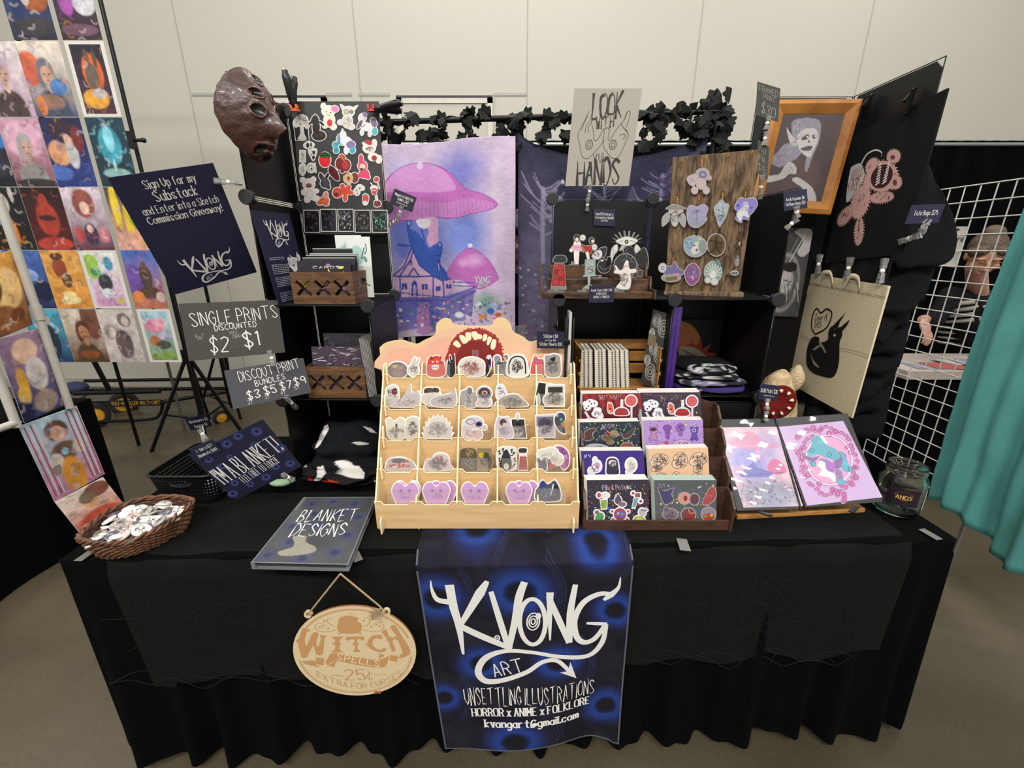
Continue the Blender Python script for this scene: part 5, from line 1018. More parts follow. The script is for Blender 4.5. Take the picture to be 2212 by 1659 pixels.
def holo(I, x0, y0, x1, y1, n, seed, L=3):
    r = random.Random(seed)
    for i in range(int(n*2.4)):
        x, y = r.uniform(x0, x1), r.uniform(y0, y1); s = r.uniform(6, 19); I.poly([(x+r.uniform(-s, s), y+r.uniform(-s, s)) for _ in range(3)], r.choice(HOLO), L+.1*(i % 7))
def shsheet(row, cor, bg, label, draw, extra=3, edge='d9d5d0'):
    Y = RY[row]+.004; c = [K6(*q) for q in cor]; P = [at(*c[0], Y+.014), at(*c[1], Y+.014), at(*c[2], Y), at(*c[3], Y)]
    kk = (P[0].z-RF[row]-.003)/(P[0].z-P[3].z); f = Fr(P[0], P[1]-P[0], (P[3]-P[0])*kk)
    def dr(I): draw(Ink(I.mb, I.S, lambda x, y: f.uv(*K6(x, y)), f.su, f.sv, .0002))
    tag(sheet('sticker_sheet', f, .001, bg, dr, INKH, cs=edge), label+', in the brown rack', 'sticker sheet', 'sticker sheets in the brown rack')
    for i in range(extra):
        g = Fr(f.o+V((-.0018*(i+1), .0035*(i+1), .0022*(i+1))), f.a, f.b+V((0, 0, -.0022*(i+1)))); tag(sheet('sticker_sheet', g, .001, edge, None, INKH), '%s sheet edge behind the %s one in the brown rack' % (ORD[i], label.split(' sticker sheet')[0]), 'sticker sheet', 'sheets stacked in the brown rack')
INKH = vcol('holo_sheet', .28, .35)
teeth = 'p e2ddd9 %d %d %d %d %d %d %d %d %d %d'
def bear(x, y, s, c, rot=0): return 'e %d %d %d %d %s;e %d %d %d %d %s;e %d %d %d %d %s;e %d %d %d %d %s;e %d %d %d %d %s;e %d %d %d %d %s' % (x, y-s*.45, s*.5, s*.45, c, x-s*.4, y-s*.85, s*.18, s*.18, c, x+s*.4, y-s*.85, s*.18, s*.18, c, x, y+s*.35, s*.42, s*.45, c, x-s*.35, y+s*.75, s*.22, s*.2, c, x+s*.35, y+s*.75, s*.22, s*.2, c)
def lolly(ox, oy, a, ca):
    return 'e %d %d 52 52 %s;q %s %d %d %d %d %d %d %d %d' % (660+ox, 210+oy, a, ca, 655+ox, 265+oy, 672+ox, 265+oy, 672+ox, 400+oy, 655+ox, 400+oy)
def sweets(I, ox, oy, red):
    B = 'c04a46' if red else 'b8484e'
    spdraw(I, lolly(ox, oy, B, 'c9c6cc')+';dr %d %d 34 34 6 d97a70;dr %d %d 16 16 5 d97a70' % (660+ox, 210+oy, 660+ox, 210+oy), 14, 'd9d6dc', 2)
    spdraw(I, 'p 9a2f30 %d %d %d %d %d %d %d %d %d %d;q d0cdd2 %d %d %d %d %d %d %d %d' % (505+ox, 350+oy, 510+ox, 300+oy, 565+ox, 280+oy, 620+ox, 300+oy, 625+ox, 350+oy, 558+ox, 210+oy, 578+ox, 210+oy, 578+ox, 285+oy, 555+ox, 285+oy), 14, 'd9d6dc', 2)
    spdraw(I, 'e %d %d 30 26 e6e3e6;e %d %d 40 34 e6e3e6;e %d %d 32 28 e6e3e6;e %d %d 20 18 e6e3e6' % (225+ox, 275+oy, 255+ox, 235+oy, 290+ox, 240+oy, 205+ox, 240+oy)+''.join(';de %d %d 8 8 2a2a2e' % (x+ox, y+oy) for x, y in ((265, 240), (295, 235), (235, 262), (248, 215), (215, 285))), 10, 'd2d0d6', 2)
    spdraw(I, 'e %d %d 48 30 e6e3e6;e %d %d 36 24 e6e3e6;e %d %d 30 24 e6e3e6' % (320+ox, 340+oy, 325+ox, 305+oy, 350+ox, 365+oy)+scr(325+ox, 335+oy, 50, 34, 14, '77757a', 5), 8, 'd2d0d6', 2)
    spdraw(I, 'p d0584a %d %d %d %d %d %d %d %d;de %d %d 10 8 4a1f1c;de %d %d 8 8 ead8cc' % (430+ox, 240+oy, 470+ox, 250+oy, 480+ox, 320+oy, 435+ox, 320+oy, 452+ox, 290+oy, 445+ox, 310+oy), 14, 'c9c9c4', 2)
    spdraw(I, 'q c9c6cc %d %d %d %d %d %d %d %d;e %d %d 55 30 b9b6bc' % (195+ox, 325+oy, 215+ox, 320+oy, 260+ox, 390+oy, 240+ox, 400+oy, 255+ox, 415+oy), 6, 'dddadf', 2)
    I.text('SWEET TREATS', (335+ox, 195+oy), (560+ox, 188+oy), 34, 'c9a8a4' if red else '77707a', .12, 'h', 4)
def dA(I):
    for k in range(8): I.poly([(180+k*75, 140), (230+k*75, 140), (260+k*72, 260), (220+k*76, 300), (200+k*74, 220)], '8f1f22', 1, 0)
    sweets(I, 0, 0, True); I.line([(725, 340), (735, 370), (720, 395)], 4, 'b9b6b6', 3)
shsheet(3, [(178, 140), (740, 135), (760, 430), (165, 430)], '571a20', 'dark red sweets sticker sheet at the top left', dA)
def dB(I): holo(I, 790, 145, 1345, 400, 60, 3, 1.3); sweets(I, 605, 5, False)
shsheet(3, [(750, 130), (1350, 125), (1365, 420), (775, 420)], '3d2a38', 'glittery dark sweets sticker sheet at the top right', dB, 4)
def dC(I):
    holo(I, 170, 440, 740, 700, 70, 5, 1.2); I.text('BAT CATS', (370, 490), (495, 482), 40, 'd0d4dc', .1, 'h', 5)
    spdraw(I, 'e 235 545 40 40 54342f .4;e 260 510 50 20 54342f -.3;p 54342f 190 590 230 560 290 580 230 605', 9, '8a8480', 2); spdraw(I, 'p 4d3530 560 520 600 550 640 520 700 480 680 530 640 575 590 580', 9, '8a8480', 2)
    spdraw(I, 'e 420 580 60 26 6b5a42 .2;e 490 540 40 34 8a7a64;e 450 620 34 24 7a6a50'+scr(450, 580, 80, 45, 14, '3d3a34', 6), 4, 'a89a80', 2); spdraw(I, 'e 620 670 62 40 85483f'+scr(620, 670, 55, 34, 6, 'b86a5a', 6), 10, '9a8a82', 2)
    spdraw(I, 'p a9a8b0 190 700 230 650 320 640 420 660 450 710'+scr(310, 680, 100, 30, 16, '55545e', 6), 3, 'cfced4', 2)
shsheet(2, [(150, 425), (745, 415), (765, 720), (160, 720)], '262f36', 'glossy dark green-black creature sticker sheet, second row left', dC)
def dD(I):
    r = random.Random(8)
    for k in range(40): I.ell(r.uniform(800, 1375), r.uniform(410, 690), 7, 4, '6f4d88', 1.2, r.uniform(0, 3))
    holo(I, 790, 405, 1380, 700, 26, 9, 1.5)
    spdraw(I, bear(885, 540, 72, 'b07aa4')+';de 880 495 34 18 4a3038', 4, '5d4372', 2.2); spdraw(I, 'e 1020 480 40 30 7a4a9a;q 7a4a9a 990 480 1050 480 1040 590 1010 590', 4, '5d4372', 2.2)
    spdraw(I, 'e 1150 480 42 42 8a5aa8;q 8a5aa8 1130 510 1170 510 1170 560 1135 560'+scr(1150, 480, 34, 34, 6, '4d2f66', 6), 4, '5d4372', 2.2); spdraw(I, bear(1290, 540, 68, '5d4a96')+';de 1285 505 20 20 b8a8d8;de 1285 505 10 10 2d2448', 4, '3d2f66', 2.2)
    spdraw(I, 'e 970 660 55 34 c092b8;e 1010 630 20 16 c04a5a', 4, '7a5a86', 2.2); spdraw(I, 'e 1170 640 90 40 c0a8c4'+scr(1170, 640, 80, 34, 12, '6a5070', 6), 4, '7a5a86', 2.2)
shsheet(2, [(785, 405), (1375, 400), (1395, 700), (800, 700)], 'a888c4', 'lilac teddy bear sticker sheet, second row right', dD)
def dE(I):
    I.text('KV', (200, 775), (262, 770), 26, 'd9d4de', .14, 'h', 2)
    spdraw(I, 'e 320 860 45 60 dcd4da;e 265 910 34 40 dcd4da;e 300 800 20 30 dcd4da;de 325 850 24 24 b88ab0'+scr(300, 880, 50, 60, 10, '6a6070', 6), 10, 'e8e4ea', 2); spdraw(I, 'p 3a3440 415 880 425 800 470 780 520 800 535 880 530 940 425 940;e 475 830 40 34 cfc8cc'+scr(475, 840, 40, 45, 18, '55505a', 6), 14, 'e8e4ea', 2)
    spdraw(I, 'e 660 850 58 72 dedbd4;e 640 920 34 24 dedbd4'+scr(660, 855, 55, 70, 24, 'b9b5ac', 5), 8, 'efece6', 2)
    spdraw(I, 'e 320 1010 45 14 d8d4dc;e 455 990 40 28 d8d4dc;e 640 1000 12 20 d8d4dc;e 725 990 34 30 d8d4dc;dr 725 990 16 14 6 6a6070', 8, 'e8e4ea', 2)
shsheet(1, [(160, 710), (780, 705), (800, 1010), (190, 1010)], '3f2f7a', 'deep purple sticker sheet of white figures, third row left', dE)
def dF(I):
    def sk(x, y, rx, ry, s): spdraw(I, 'e %d %d %d %d dec3a8;e %d %d %d %d dec3a8' % (x, y, rx, ry, x-rx*.5, y+ry*.5, rx*.7, ry*.6)+scr(x, y, rx*1.1, ry*1.1, 26, '5d4a4a', 5, s), 6, '77605c', 2)
    sk(950, 800, 85, 60, 1); sk(920, 870, 50, 40, 2); sk(1150, 800, 68, 75, 3); sk(1335, 790, 80, 60, 4); sk(1330, 870, 40, 45, 5); sk(960, 970, 55, 40, 6); sk(1110, 970, 40, 50, 7); sk(1320, 970, 62, 40, 8)
shsheet(1, [(830, 690), (1425, 675), (1450, 1010), (855, 1010)], 'dcb590', 'peach sticker sheet of curled line-art creatures, third row right', dF)
def dG(I):
    holo(I, 235, 1050, 840, 1410, 90, 12, 1.2); I.text('Pills & Potions', (375, 1100), (660, 1088), 50, 'd9ccd4', .09, 's', 4)
    W5 = 'e6e2e4'; spdraw(I, 'q 8aa84a 355 1200 420 1195 415 1280 365 1285;e 340 1150 20 24 c0525a;e 400 1150 40 24 d8d4d4', 14, W5, 2); I.text('PILL', (360, 1270), (410, 1230), 30, '5d6a30', .1, 'n', 4); spdraw(I, 'q 8a5a4a 700 1130 750 1130 750 1170 700 1170;q 6f9aa8 690 1180 735 1180 700 1270 670 1270;e 680 1130 14 14 a04060;e 755 1210 14 14 a04060', 16, W5, 2)
    spdraw(I, 'e 530 1200 34 40 5d5560;e 570 1240 40 24 77707a;p 4a4450 515 1160 530 1140 550 1180', 10, W5, 2); spdraw(I, 'e 550 1340 62 62 a0485a;de 550 1340 50 34 7a5aa8;de 530 1330 10 10 d8d23c;de 570 1335 14 8 3fb37a;e 470 1310 14 14 b8606a;e 630 1310 14 14 b8606a;e 480 1390 14 14 b8606a;e 620 1390 14 14 b8606a', 12, W5, 2)
    spdraw(I, 'e 345 1370 40 50 5a9a5a .6;e 320 1320 24 20 77757a', 14, W5, 2); spdraw(I, 'e 740 1390 55 34 a0b048;e 770 1320 34 40 b0aeb4;e 790 1300 34 12 8a8890;de 740 1390 34 18 c8d070', 12, W5, 2)
shsheet(0, [(220, 1000), (835, 995), (865, 1420), (235, 1430)], '3a3440', 'glittery dark bottle-and-potion sticker sheet at the bottom left', dG, 4, 'e2dfdb')
def dH(I):
    holo(I, 920, 1040, 1530, 1400, 60, 14, 1.2); bb = 'a49c9c'
    spdraw(I, 'p 4a4468 930 1070 990 1110 1080 1080 1060 1140 1080 1200 1000 1240 960 1170', 8, bb, 2); spdraw(I, 'e 1190 1180 58 56 c98a7c;e 1290 1190 45 55 5d4350;de 1200 1180 20 28 77423c', 10, bb, 2)
    spdraw(I, 'p a0484a 1370 1230 1420 1120 1460 1070 1500 1100 1495 1180 1430 1240'+scr(1430, 1160, 50, 60, 6, 'c87a70', 6), 8, bb, 2); spdraw(I, 'e 1050 1340 75 55 7a6a74;p 6a5a66 985 1310 1005 1260 1040 1300'+scr(1050, 1340, 65, 45, 8, '4a3d48', 6), 8, bb, 2)
    spdraw(I, 'e 1230 1345 70 65 6a4448;de 1250 1355 45 45 8a3838;dl d8b08a 6 1230 1290 1250 1330 1290 1320', 10, bb, 2); spdraw(I, 'e 1430 1340 68 68 8a7a86;de 1430 1365 55 34 a8482f;de 1400 1360 10 12 3fb37a;de 1460 1350 12 10 d8d23c', 10, bb, 2)
    I.text('MARKETPLACE OF', (960, 1412), (1130, 1408), 24, '5d2a34', .14, 'h', 5); I.text('OMENS', (1180, 1408), (1300, 1405), 24, '5d2a34', .14, 'h', 5)
shsheet(0, [(890, 1000), (1510, 1000), (1545, 1410), (905, 1420)], '55595a', 'silver holographic fruit sticker sheet at the bottom right', dH, 4, 'b5c2b8')
# ================================================================ RIGHT SHELF CONTENTS
ZA = rz[2]+.004; DW2 = wood('burnt_wood', '20140c', '5b3d20', (6, 2, 14), .5, 3)
st = thing('step_riser', (.26, 1.36, ZA), 'dark burnt-wood three-step riser holding clear acrylic figures', 'display riser')
ST = [(1.29, 1.404, .094, .423), (1.345, 1.439, .11, .424), (1.40, 1.478, .119, .425)]
for y, z, a, b in ST:
    m = MB(); m.box((a, y, ZA), (b, y+.006, z)); m.build('front_board', DW2, st, bevel=.001); m = MB(); m.box((a, y+.006, z-.006), (b, y+.058, z)); m.build('step_board', DW2, st)
for x in (.088, .425): m = MB(); m.prism([(1.285, ZA), (1.285, 1.412), (1.335, 1.412), (1.342, 1.447), (1.39, 1.447), (1.397, 1.487), (1.46, 1.487), (1.46, ZA)], lambda p, q, o: V((x+.006+o, p, q)), .006); m.build('side_panel', DW2, st)
AK = lambda f: (lambda x, y: f.uv(1160+x/7.54, 440+y/7.54)); ACR = INKG
def acr(Y, zf, spec, label, x0, x1, bord=14):
    f = Fr((.08, Y, 1.72), (.36, 0, 0), (0, 0, -.34)); T = AK(f); r = thing('acrylic_stand', (f.P(*T((x0+x1)/2, 0)).x, Y, zf), label+' on the burnt-wood riser', 'acrylic figure', 'acrylic figures on the riser')
    cut('printed_figure', f, T, spec, None, None, None, bord, .003, '85877f', 0, INKG, r, .0001)
    a, b = f.P(*T(x0, 0)).x, f.P(*T(x1, 0)).x; m = MB(); m.box((a, Y-.012, zf), (b, Y+.014, zf+.004)); cbs = m.build('clear_base', CLR, r); m = MB(); m.box(((a+b)/2-.006, Y-.002, zf+.003), ((a+b)/2+.006, Y+.004, zf+.012)); m.build('foot_tab', CLR, cbs)
acr(1.315, 1.404, 'p 2b2b2c 290 870 330 845 420 845 470 875 480 930 440 955 300 955 265 930;q 8f1f1d 285 985 440 985 470 1340 235 1340;q 77797a 240 1340 470 1340 465 1400 235 1400'+''.join(';dr %d %d 26 24 9 %s' % (x, y, c) for x, y, c in ((320, 1030, 'd8483a'), (390, 1040, 'c03a30'), (310, 1110, '5b1412'), (385, 1130, 'd8483a'), (300, 1190, 'c03a30'), (380, 1220, '5b1412'), (300, 1280, 'd8483a'), (400, 1290, 'd8483a'))), 'red berry bottle figure', 210, 500)
acr(1.43, 1.478, 'e 650 560 44 50 2a2528;e 650 580 26 30 e0cfc4;p e6d8d4 600 690 620 610 650 640 690 610 710 690;p d8a0b4 540 760 600 680 700 680 760 790 700 770 590 770;q e4d8d2 600 770 690 770 675 985 610 985;e 745 555 40 42 d8d6d0;de 555 760 30 30 e0d4d0;dl b04a70 6 600 700 650 720 700 700;dl 555 4 725 545 765 545;dl 555 4 725 565 765 565;dl 222 14 612 530 650 512 690 535', 'girl in a pink skirt figure with a speech bubble', 560, 690)
acr(1.425, 1.478, 'e 890 600 38 44 241f22;e 905 610 22 26 e0cfc4;p a8281f 740 670 800 690 870 680 900 720 880 800 830 810 780 760;q e0d0c8 790 790 840 780 860 900 820 910;e 935 710 38 46 d8d2ca;dl 7a1a16 8 770 690 820 730 860 790;dl 555 4 915 700 955 700;dl 555 4 915 720 955 720', 'dark-haired girl in red figure with a speech bubble', 780, 930)
acr(1.375, 1.439, 'e 1090 1020 100 110 1b1b1d;p 1b1b1d 1150 950 1150 880 1190 870 1205 930 1190 1010;p 2a2a2c 1020 740 1130 715 1110 850 1060 860;p cfc5cc 900 850 960 780 1040 760 1060 840 1000 900 930 890;de 1060 930 26 12 cfcac8;dl 77777a 8 1010 1000 1090 1080 1180 1020;dl 4a4a4d 8 1040 1110 1100 1125 1150 1100'+scr(970, 830, 60, 50, 12, '4d444c', 8), 'round black cat-teapot figure with one ear', 970, 1220)
acr(1.318, 1.404, 'q 8d9a92 790 920 950 910 940 1160 785 1170;q 9aa69f 760 1165 960 1160 960 1180 765 1190;q 9aa69f 830 1190 870 1190 860 1340 830 1340;p 9aa69f 770 1380 830 1330 880 1330 930 1390'+scr(865, 1040, 70, 110, 26, 'd8ddd8', 8)+scr(865, 1040, 70, 110, 10, '4d5a52', 8), 'pale green lantern jar figure on a stem', 720, 960)
acr(1.44, 1.478, 'p d0cdc4 1290 610 1380 560 1465 540 1560 560 1635 600 1560 660 1465 680 1370 660;p cfccc4 1300 670 1310 760 1250 850 1220 950 1200 850 1225 730;p cfccc4 1620 670 1680 740 1700 850 1690 920 1640 850 1590 760;q b9b6ae 1380 690 1430 680 1390 750 1340 760'+''.join(';p 77776f %d %d %d %d %d %d %d %d' % (1465+190*math.cos(a)-8, 620+100*math.sin(a), 1465+235*math.cos(a)-9, 625+165*math.sin(a), 1465+235*math.cos(a)+9, 625+165*math.sin(a), 1465+190*math.cos(a)+8, 620+100*math.sin(a)) for a in [math.pi+math.pi*k/9 for k in range(10)])+';de 1458 620 32 34 3a3a38;de 1455 622 12 12 d8d4cc;dl 77746c 6 1330 620 1400 600;dl 77746c 6 1510 600 1600 615'+scr(1660, 800, 34, 90, 8, '8d8a80', 6)+scr(1250, 800, 34, 90, 8, '8d8a80', 6), 'winged eye figure with a crown of rays', 1380, 1560)
acr(1.40, 1.439, 'p 1c1a1b 1420 800 1430 720 1500 690 1570 730 1600 820 1680 760 1740 720 1790 800 1810 950 1790 1060 1700 1050 1600 930;q 3a3638 1640 1090 1720 1090 1700 1180 1650 1180;dl 6a6466 8 1470 720 1450 780 1490 800', 'black long-haired figure with a wing', 1540, 1720)
acr(1.32, 1.404, 'e 1440 1000 180 180 2b2a2c;p d6cdc6 1260 1130 1300 1060 1380 1080 1440 940 1480 930 1510 1060 1600 1060 1610 1120 1520 1140 1530 1250 1500 1380 1380 1390 1290 1360 1370 1250 1350 1150;p d6cdc6 1270 1010 1300 1020 1350 1120 1300 1100;de 1470 960 24 28 e2d6cc;dl a83a34 9 1400 1060 1440 1010 1480 1030;dl 8d8a8a 6 1450 900 1380 930;dl 8d8a8a 6 1470 880 1450 830;dl 8d8a8a 6 1500 900 1560 880;dl 8d8a8a 6 1510 930 1580 960'+scr(1420, 1230, 90, 130, 26, '77706c', 8), 'round dark figure with a white many-handed lady', 1270, 1520)
def navy(cor, Y, lines, label, off=0, fr=None):
    f = fr or frY(cor, Y)
    def d(i):
        for tx, u0, u1, v, h in lines: i.text(tx, (u0, v), (u1, v), h, WH, .17, 's', 2)
    return sign('price_sign', f, NAVY, label, d)
navy([(1282, 451), (1329, 453), (1329, 486), (1282, 487)], [1.605]*4, [('Spend $50 and get a', .1, .9, .36, .15), ('free mystery bundle!', .08, .92, .57, .15), ('a $30 Value', .34, .66, .73, .1)], 'little navy sign about a mystery bundle on the black panel above the acrylic figures')
navy([(1273, 617), (1327, 616), (1327, 652), (1272, 654)], [1.28]*4, [('Acrylic Stands (SMALL) $16', .08, .92, .34, .13), ('(LARGE) $20', .28, .70, .54, .13), ('(DOUBLE STAND) $26', .18, .82, .73, .13)], 'little navy price sign for acrylic stands on the front of the burnt-wood riser')
f = frY([(1241, 191), (1387, 191), (1345, 403), (1221, 402)], 1.575); TL = crop(f, 1140, 160, 3.319)
def d(i):
    J = Ink(i.mb, f.P, TL, f.su, f.sv); k = '2a2623'
    J.text('LOOK', (462, 300), (672, 290), 150, k, .17, 'h', 2, gap=1.2); J.text('WITH', (490, 392), (615, 378), 75, k, .14, 'h', 2); J.text('YOUR', (470, 640), (545, 632), 60, k, .11, 'h', 2); J.text('HANDS', (352, 790), (650, 765), 150, k, .17, 'h', 2, gap=1.2)
    for P in ([(440, 265), (400, 350), (360, 430), (372, 500), (390, 590), (430, 605), (470, 570), (530, 500), (545, 440), (545, 395), (500, 470), (475, 470), (470, 410), (455, 340), (455, 290)], [(385, 400), (400, 360), (430, 300)], [(410, 420), (420, 370), (440, 335)], [(438, 415), (435, 380), (450, 350)], [(545, 395), (575, 385), (585, 410), (575, 460), (590, 470), (640, 390), (690, 330), (720, 265), (735, 290), (710, 370), (700, 400), (722, 440), (700, 490), (670, 560), (640, 600), (600, 600), (575, 570), (545, 520), (545, 440)], [(690, 330), (710, 270)], [(668, 350), (690, 390), (720, 410)], [(660, 440), (690, 430), (700, 450), (680, 465)]): J.line(P, 3.5, '45403c', 2, 4)
    for x in (440, 610): J.ring(x, 506, 24, 34, 4, k, 2, 20, .25); J.ring(x, 506, 11, 18, 3, k, 2, 14, .25)
sign('hands_sign', f, '9d978c', 'pale grey sign of two drawn hands with black scratchy lettering above the acrylic figures', d)
clip([at(1276, 398, 1.573), at(1271, 428, 1.585)], 'clear clip under the pale grey hands sign'); clip([at(1270, 430, 1.585), at(1268, 455, 1.60)], 'clear clip gripping the panel below the pale grey hands sign')
# ---------------------------------------------------------------- charm board
BRD = wood('driftwood', '3f2e21', '8d7355', (26, 26, 1.6), .7, 3); f = para([(1453, 341), (1642, 323), (1597, 632), (1436, 630)], 1.39)
cb = thing('charm_board', f.P(.5, 1), 'grained brown wooden board hung with acrylic charms, standing on the right upper shelf', 'display board'); mb = MB(); slab(mb, f, .010)
for k in range(4): mb.add([f.P(.25*k+.002, 0, .0006), f.P(.25*k+.006, 0, .0006), f.P(.25*k+.006, 1, .0006), f.P(.25*k+.002, 1, .0006)], [(0, 1, 2, 3)], m=1)
mb.build('board', [BRD, mat('groove', '33261b', .8)], cb); fq = f.P(0, 1), f.P(1, 1)
mb = MB(); a, b = fq; mb.bar(a+V((-.006, -.012, -.004)), b+V((.006, -.012, -.004)), .05, .014); mb.build('base_bar', BRD, cb, bevel=.002)
CK = crop(f, 1420, 330, 5.029); fc3 = f.shift(.006)
def hook(x, y): m = MB(); p = f.P(*CK(x, y)); m.tube([p, p-V((0, .008, 0)), p-V((0, .011, .003)), p-V((0, .009, -.005))], .0012, 5); m.build('brass_hook', GOLD, cb)
for q in ((252, 105), (495, 70), (755, 45), (1010, 15), (220, 465), (460, 450), (715, 425), (960, 405), (440, 830), (670, 820), (175, 1140), (400, 1150), (635, 1140), (890, 985)): hook(*q)
def charm(spec, label, hx_, ring='gold', to=None, bord=10):
    t = thing('acrylic_charm', f.P(*CK(*hx_)), label+' on the brown charm board', 'charm', 'charms on the brown board')
    cut('charm_plate', f, CK, spec, None, None, None, bord, .003, 'b4b6b4', .008, INKG, t, .0001)
    m = MB(); a = f.P(*CK(*hx_), .011); b = f.P(*CK(*(to or (hx_[0], hx_[1]+50))), .009); n = 4
    for k in range(n): c = a.lerp(b, (k+.5)/n); r = (b-a).length/n*.62; m.tube([c+V((r*.6*math.cos(q), (0 if k % 2 else .001), r*math.sin(q))) for q in [2*math.pi*i/10 for i in range(10)]], .0008, 5, True)
    m.build('chain', {'gold': GOLD, 'dark': BLKMET, 'pink': mat('rose_wire', 'd88a70', .3, .8), 'blue': mat('blue_strap', '5fb0cc', .4)}[ring], t)
charm('e 490 235 70 66 a9a3b0;p c4b2b4 330 270 400 235 440 250 400 350 350 330;e 475 330 48 60 c9b4b4;e 405 405 30 34 c9b4b4;e 530 405 30 34 c9b4b4;e 560 270 22 20 c9a0a0;de 495 235 40 38 77708a;de 495 235 22 20 a8a0b8;dl b07a80 5 350 290 390 270;dl b07a80 5 360 310 400 295', 'pale bear charm with a mirror and sign', (490, 75), 'pink', (480, 150))
charm('p b9b8b0 130 630 190 595 280 630 190 665;p a9a8a4 120 650 130 720 60 790 65 700;p a9a8a4 280 660 305 720 290 800 240 720;e 190 720 34 70 c9c8c4;p 8f8f8c 100 600 150 570 190 560 240 575 310 600 260 610 130 610;de 205 635 14 18 b8806a'+scr(190, 700, 80, 80, 14, '77767a', 5), 'grey winged eye charm', (220, 470), 'gold', (215, 540))
charm('p a8a0bf 335 600 380 570 430 590 490 560 545 600 520 680 530 720 440 800 360 780 330 700;e 430 640 60 30 8d88b8;e 435 740 70 50 9a9cae;de 432 630 16 14 444;de 360 690 20 16 88a8d0;dl 6f6a98 6 430 640 430 760'+scr(435, 690, 90, 90, 12, 'c9c4d4', 6), 'lilac bat-flower charm', (460, 455), 'pink', (445, 550))
charm('p a9b2ba 620 600 660 550 700 500 730 550 770 570 740 680 700 760 670 790 640 690;q 8f9aa6 640 670 740 670 700 750 650 730'+scr(690, 620, 55, 90, 24, 'dfe4e8', 6)+scr(690, 650, 50, 90, 10, '6a7680', 6), 'pale blue castle charm', (715, 430), 'gold', (700, 500))
charm('p 8f84c4 850 560 900 490 960 500 1050 490 1080 560 1030 640 980 690 990 720 930 710 915 750 850 710 880 640 845 610;p dcdad8 870 640 910 600 950 550 990 560 980 640 990 700 930 680 905 740 870 700;de 955 545 28 18 d0c4d8;de 880 570 22 14 5a50c8;de 1020 590 14 14 6a60c0'+scr(950, 580, 80, 60, 14, 'c0b8e0', 6), 'violet and white star-figure charm', (960, 410), 'gold', (950, 480))
charm('e 410 1010 118 112 9fabb2;p d8d3c8 370 1000 440 960 470 1000 470 1060 390 1100 370 1060;e 345 980 50 60 7a94b4;e 490 1010 45 70 8f9896;de 400 1000 16 10 77746c;de 430 1050 14 16 77746c;de 465 935 14 8 d8d890;de 450 965 6 14 a0e0a0'+scr(340, 990, 60, 80, 12, 'b8cce0', 8), 'round blue-grey sleeping face charm', (440, 835), 'dark', (425, 890))
charm('e 640 995 94 118 6b563f;dl 1d1714 13 640 910 640 960 632 1020;dl 1d1714 9 560 960 600 940 632 965 650 960 680 980 710 960;dl 1d1714 9 632 1010 600 1060 560 1080;dl 1d1714 9 640 1010 660 1060 690 1080'+scr(640, 995, 85, 110, 22, '4d3c2b', 5), 'brown bark disc charm with a black stick figure', (670, 820), 'dark', (660, 870))
charm('p 7d769f 80 1230 150 1230 190 1180 230 1250 290 1280 240 1330 100 1340;e 60 1245 40 44 dcdad6;e 150 1350 100 40 a8a4a0;dr 60 1245 16 20 6 4a4850;dp c49ab8 160 1310 210 1300 260 1310 200 1330;dq 8a7a52 90 1345 215 1330 220 1375 95 1385;dl 333 4 110 1365 130 1360;dl 333 4 145 1362 165 1355;dl 333 4 180 1358 200 1352', 'purple cat charm with a curly tail and banner', (175, 1130), 'pink', (165, 1200))
charm('p 8f5a88 380 1200 430 1220 460 1290 440 1380 370 1430 320 1380 300 1300 330 1230;e 380 1300 50 60 5d5a86;de 400 1285 24 26 3f9aa4;de 385 1350 16 20 d8d0dc'+scr(380, 1300, 75, 100, 26, 'c884b4', 6), 'magenta ornate frame charm', (400, 1150), 'pink', (400, 1195))
charm('e 605 1290 92 110 8fa69c;e 550 1375 30 28 d4d6d0;e 620 1390 36 34 d4d6d0'+''.join(';dl e2e4de 9 605 1320 %d %d %d %d' % (605+45*math.cos(a)+6, 1310+50*math.sin(a), 605+88*math.cos(a), 1300+105*math.sin(a)) for a in [math.pi*(1.0+.125*k)-.1 for k in range(10)])+';de 600 1330 34 28 e2e4de', 'pale green charm with white branching antlers', (635, 1145), 'blue', (690, 1210))
charm('p 9a9490 845 1190 865 1120 885 1140 880 1200 855 1220;e 838 1300 42 22 a8aaa4;q e0ddd8 884 965 896 965 894 995 882 995;de 820 1300 10 12 444;de 840 1300 8 12 444;de 860 1300 8 12 444', 'long dark phone strap charm with candy and bead', (920, 770), 'dark', (862, 1120), 6)
# ---------------------------------------------------------------- chalk tags on clips, keychain sign
f = frY([(1636, 176), (1685, 191), (1680, 261), (1632, 247)], [1.45, 1.40, 1.40, 1.45])
def d(i): i.text('FRAMED', (.10, .25), (.92, .27), .17, 'b9b7b2', .09, 'c', 2); i.text('PRINT', (.32, .44), (.84, .46), .15, 'b9b7b2', .09, 'c', 2); i.text('$30', (.24, .86), (.86, .92), .30, 'c4c2bd', .07, 'c', 2)
sign('chalk_sign', f, '55564f', 'small chalkboard tag pricing the framed print, topmost of the two tags', d, .003, CHALK)
f = frY([(1637, 303), (1661, 318), (1657, 382), (1633, 372)], [1.43, 1.39, 1.38, 1.42])
def d(i): i.text('NO', (.25, .28), (.75, .28), .16, 'b9b7b2', .09, 'c', 2); i.text('FR.', (.25, .55), (.8, .55), .16, 'b9b7b2', .09, 'c', 2); i.text('$15', (.2, .86), (.85, .86), .2, 'b9b7b2', .08, 'c', 2)
sign('chalk_sign', f, '585a54', 'narrow chalkboard tag hanging below the framed-print tag', d, .003, CHALK)
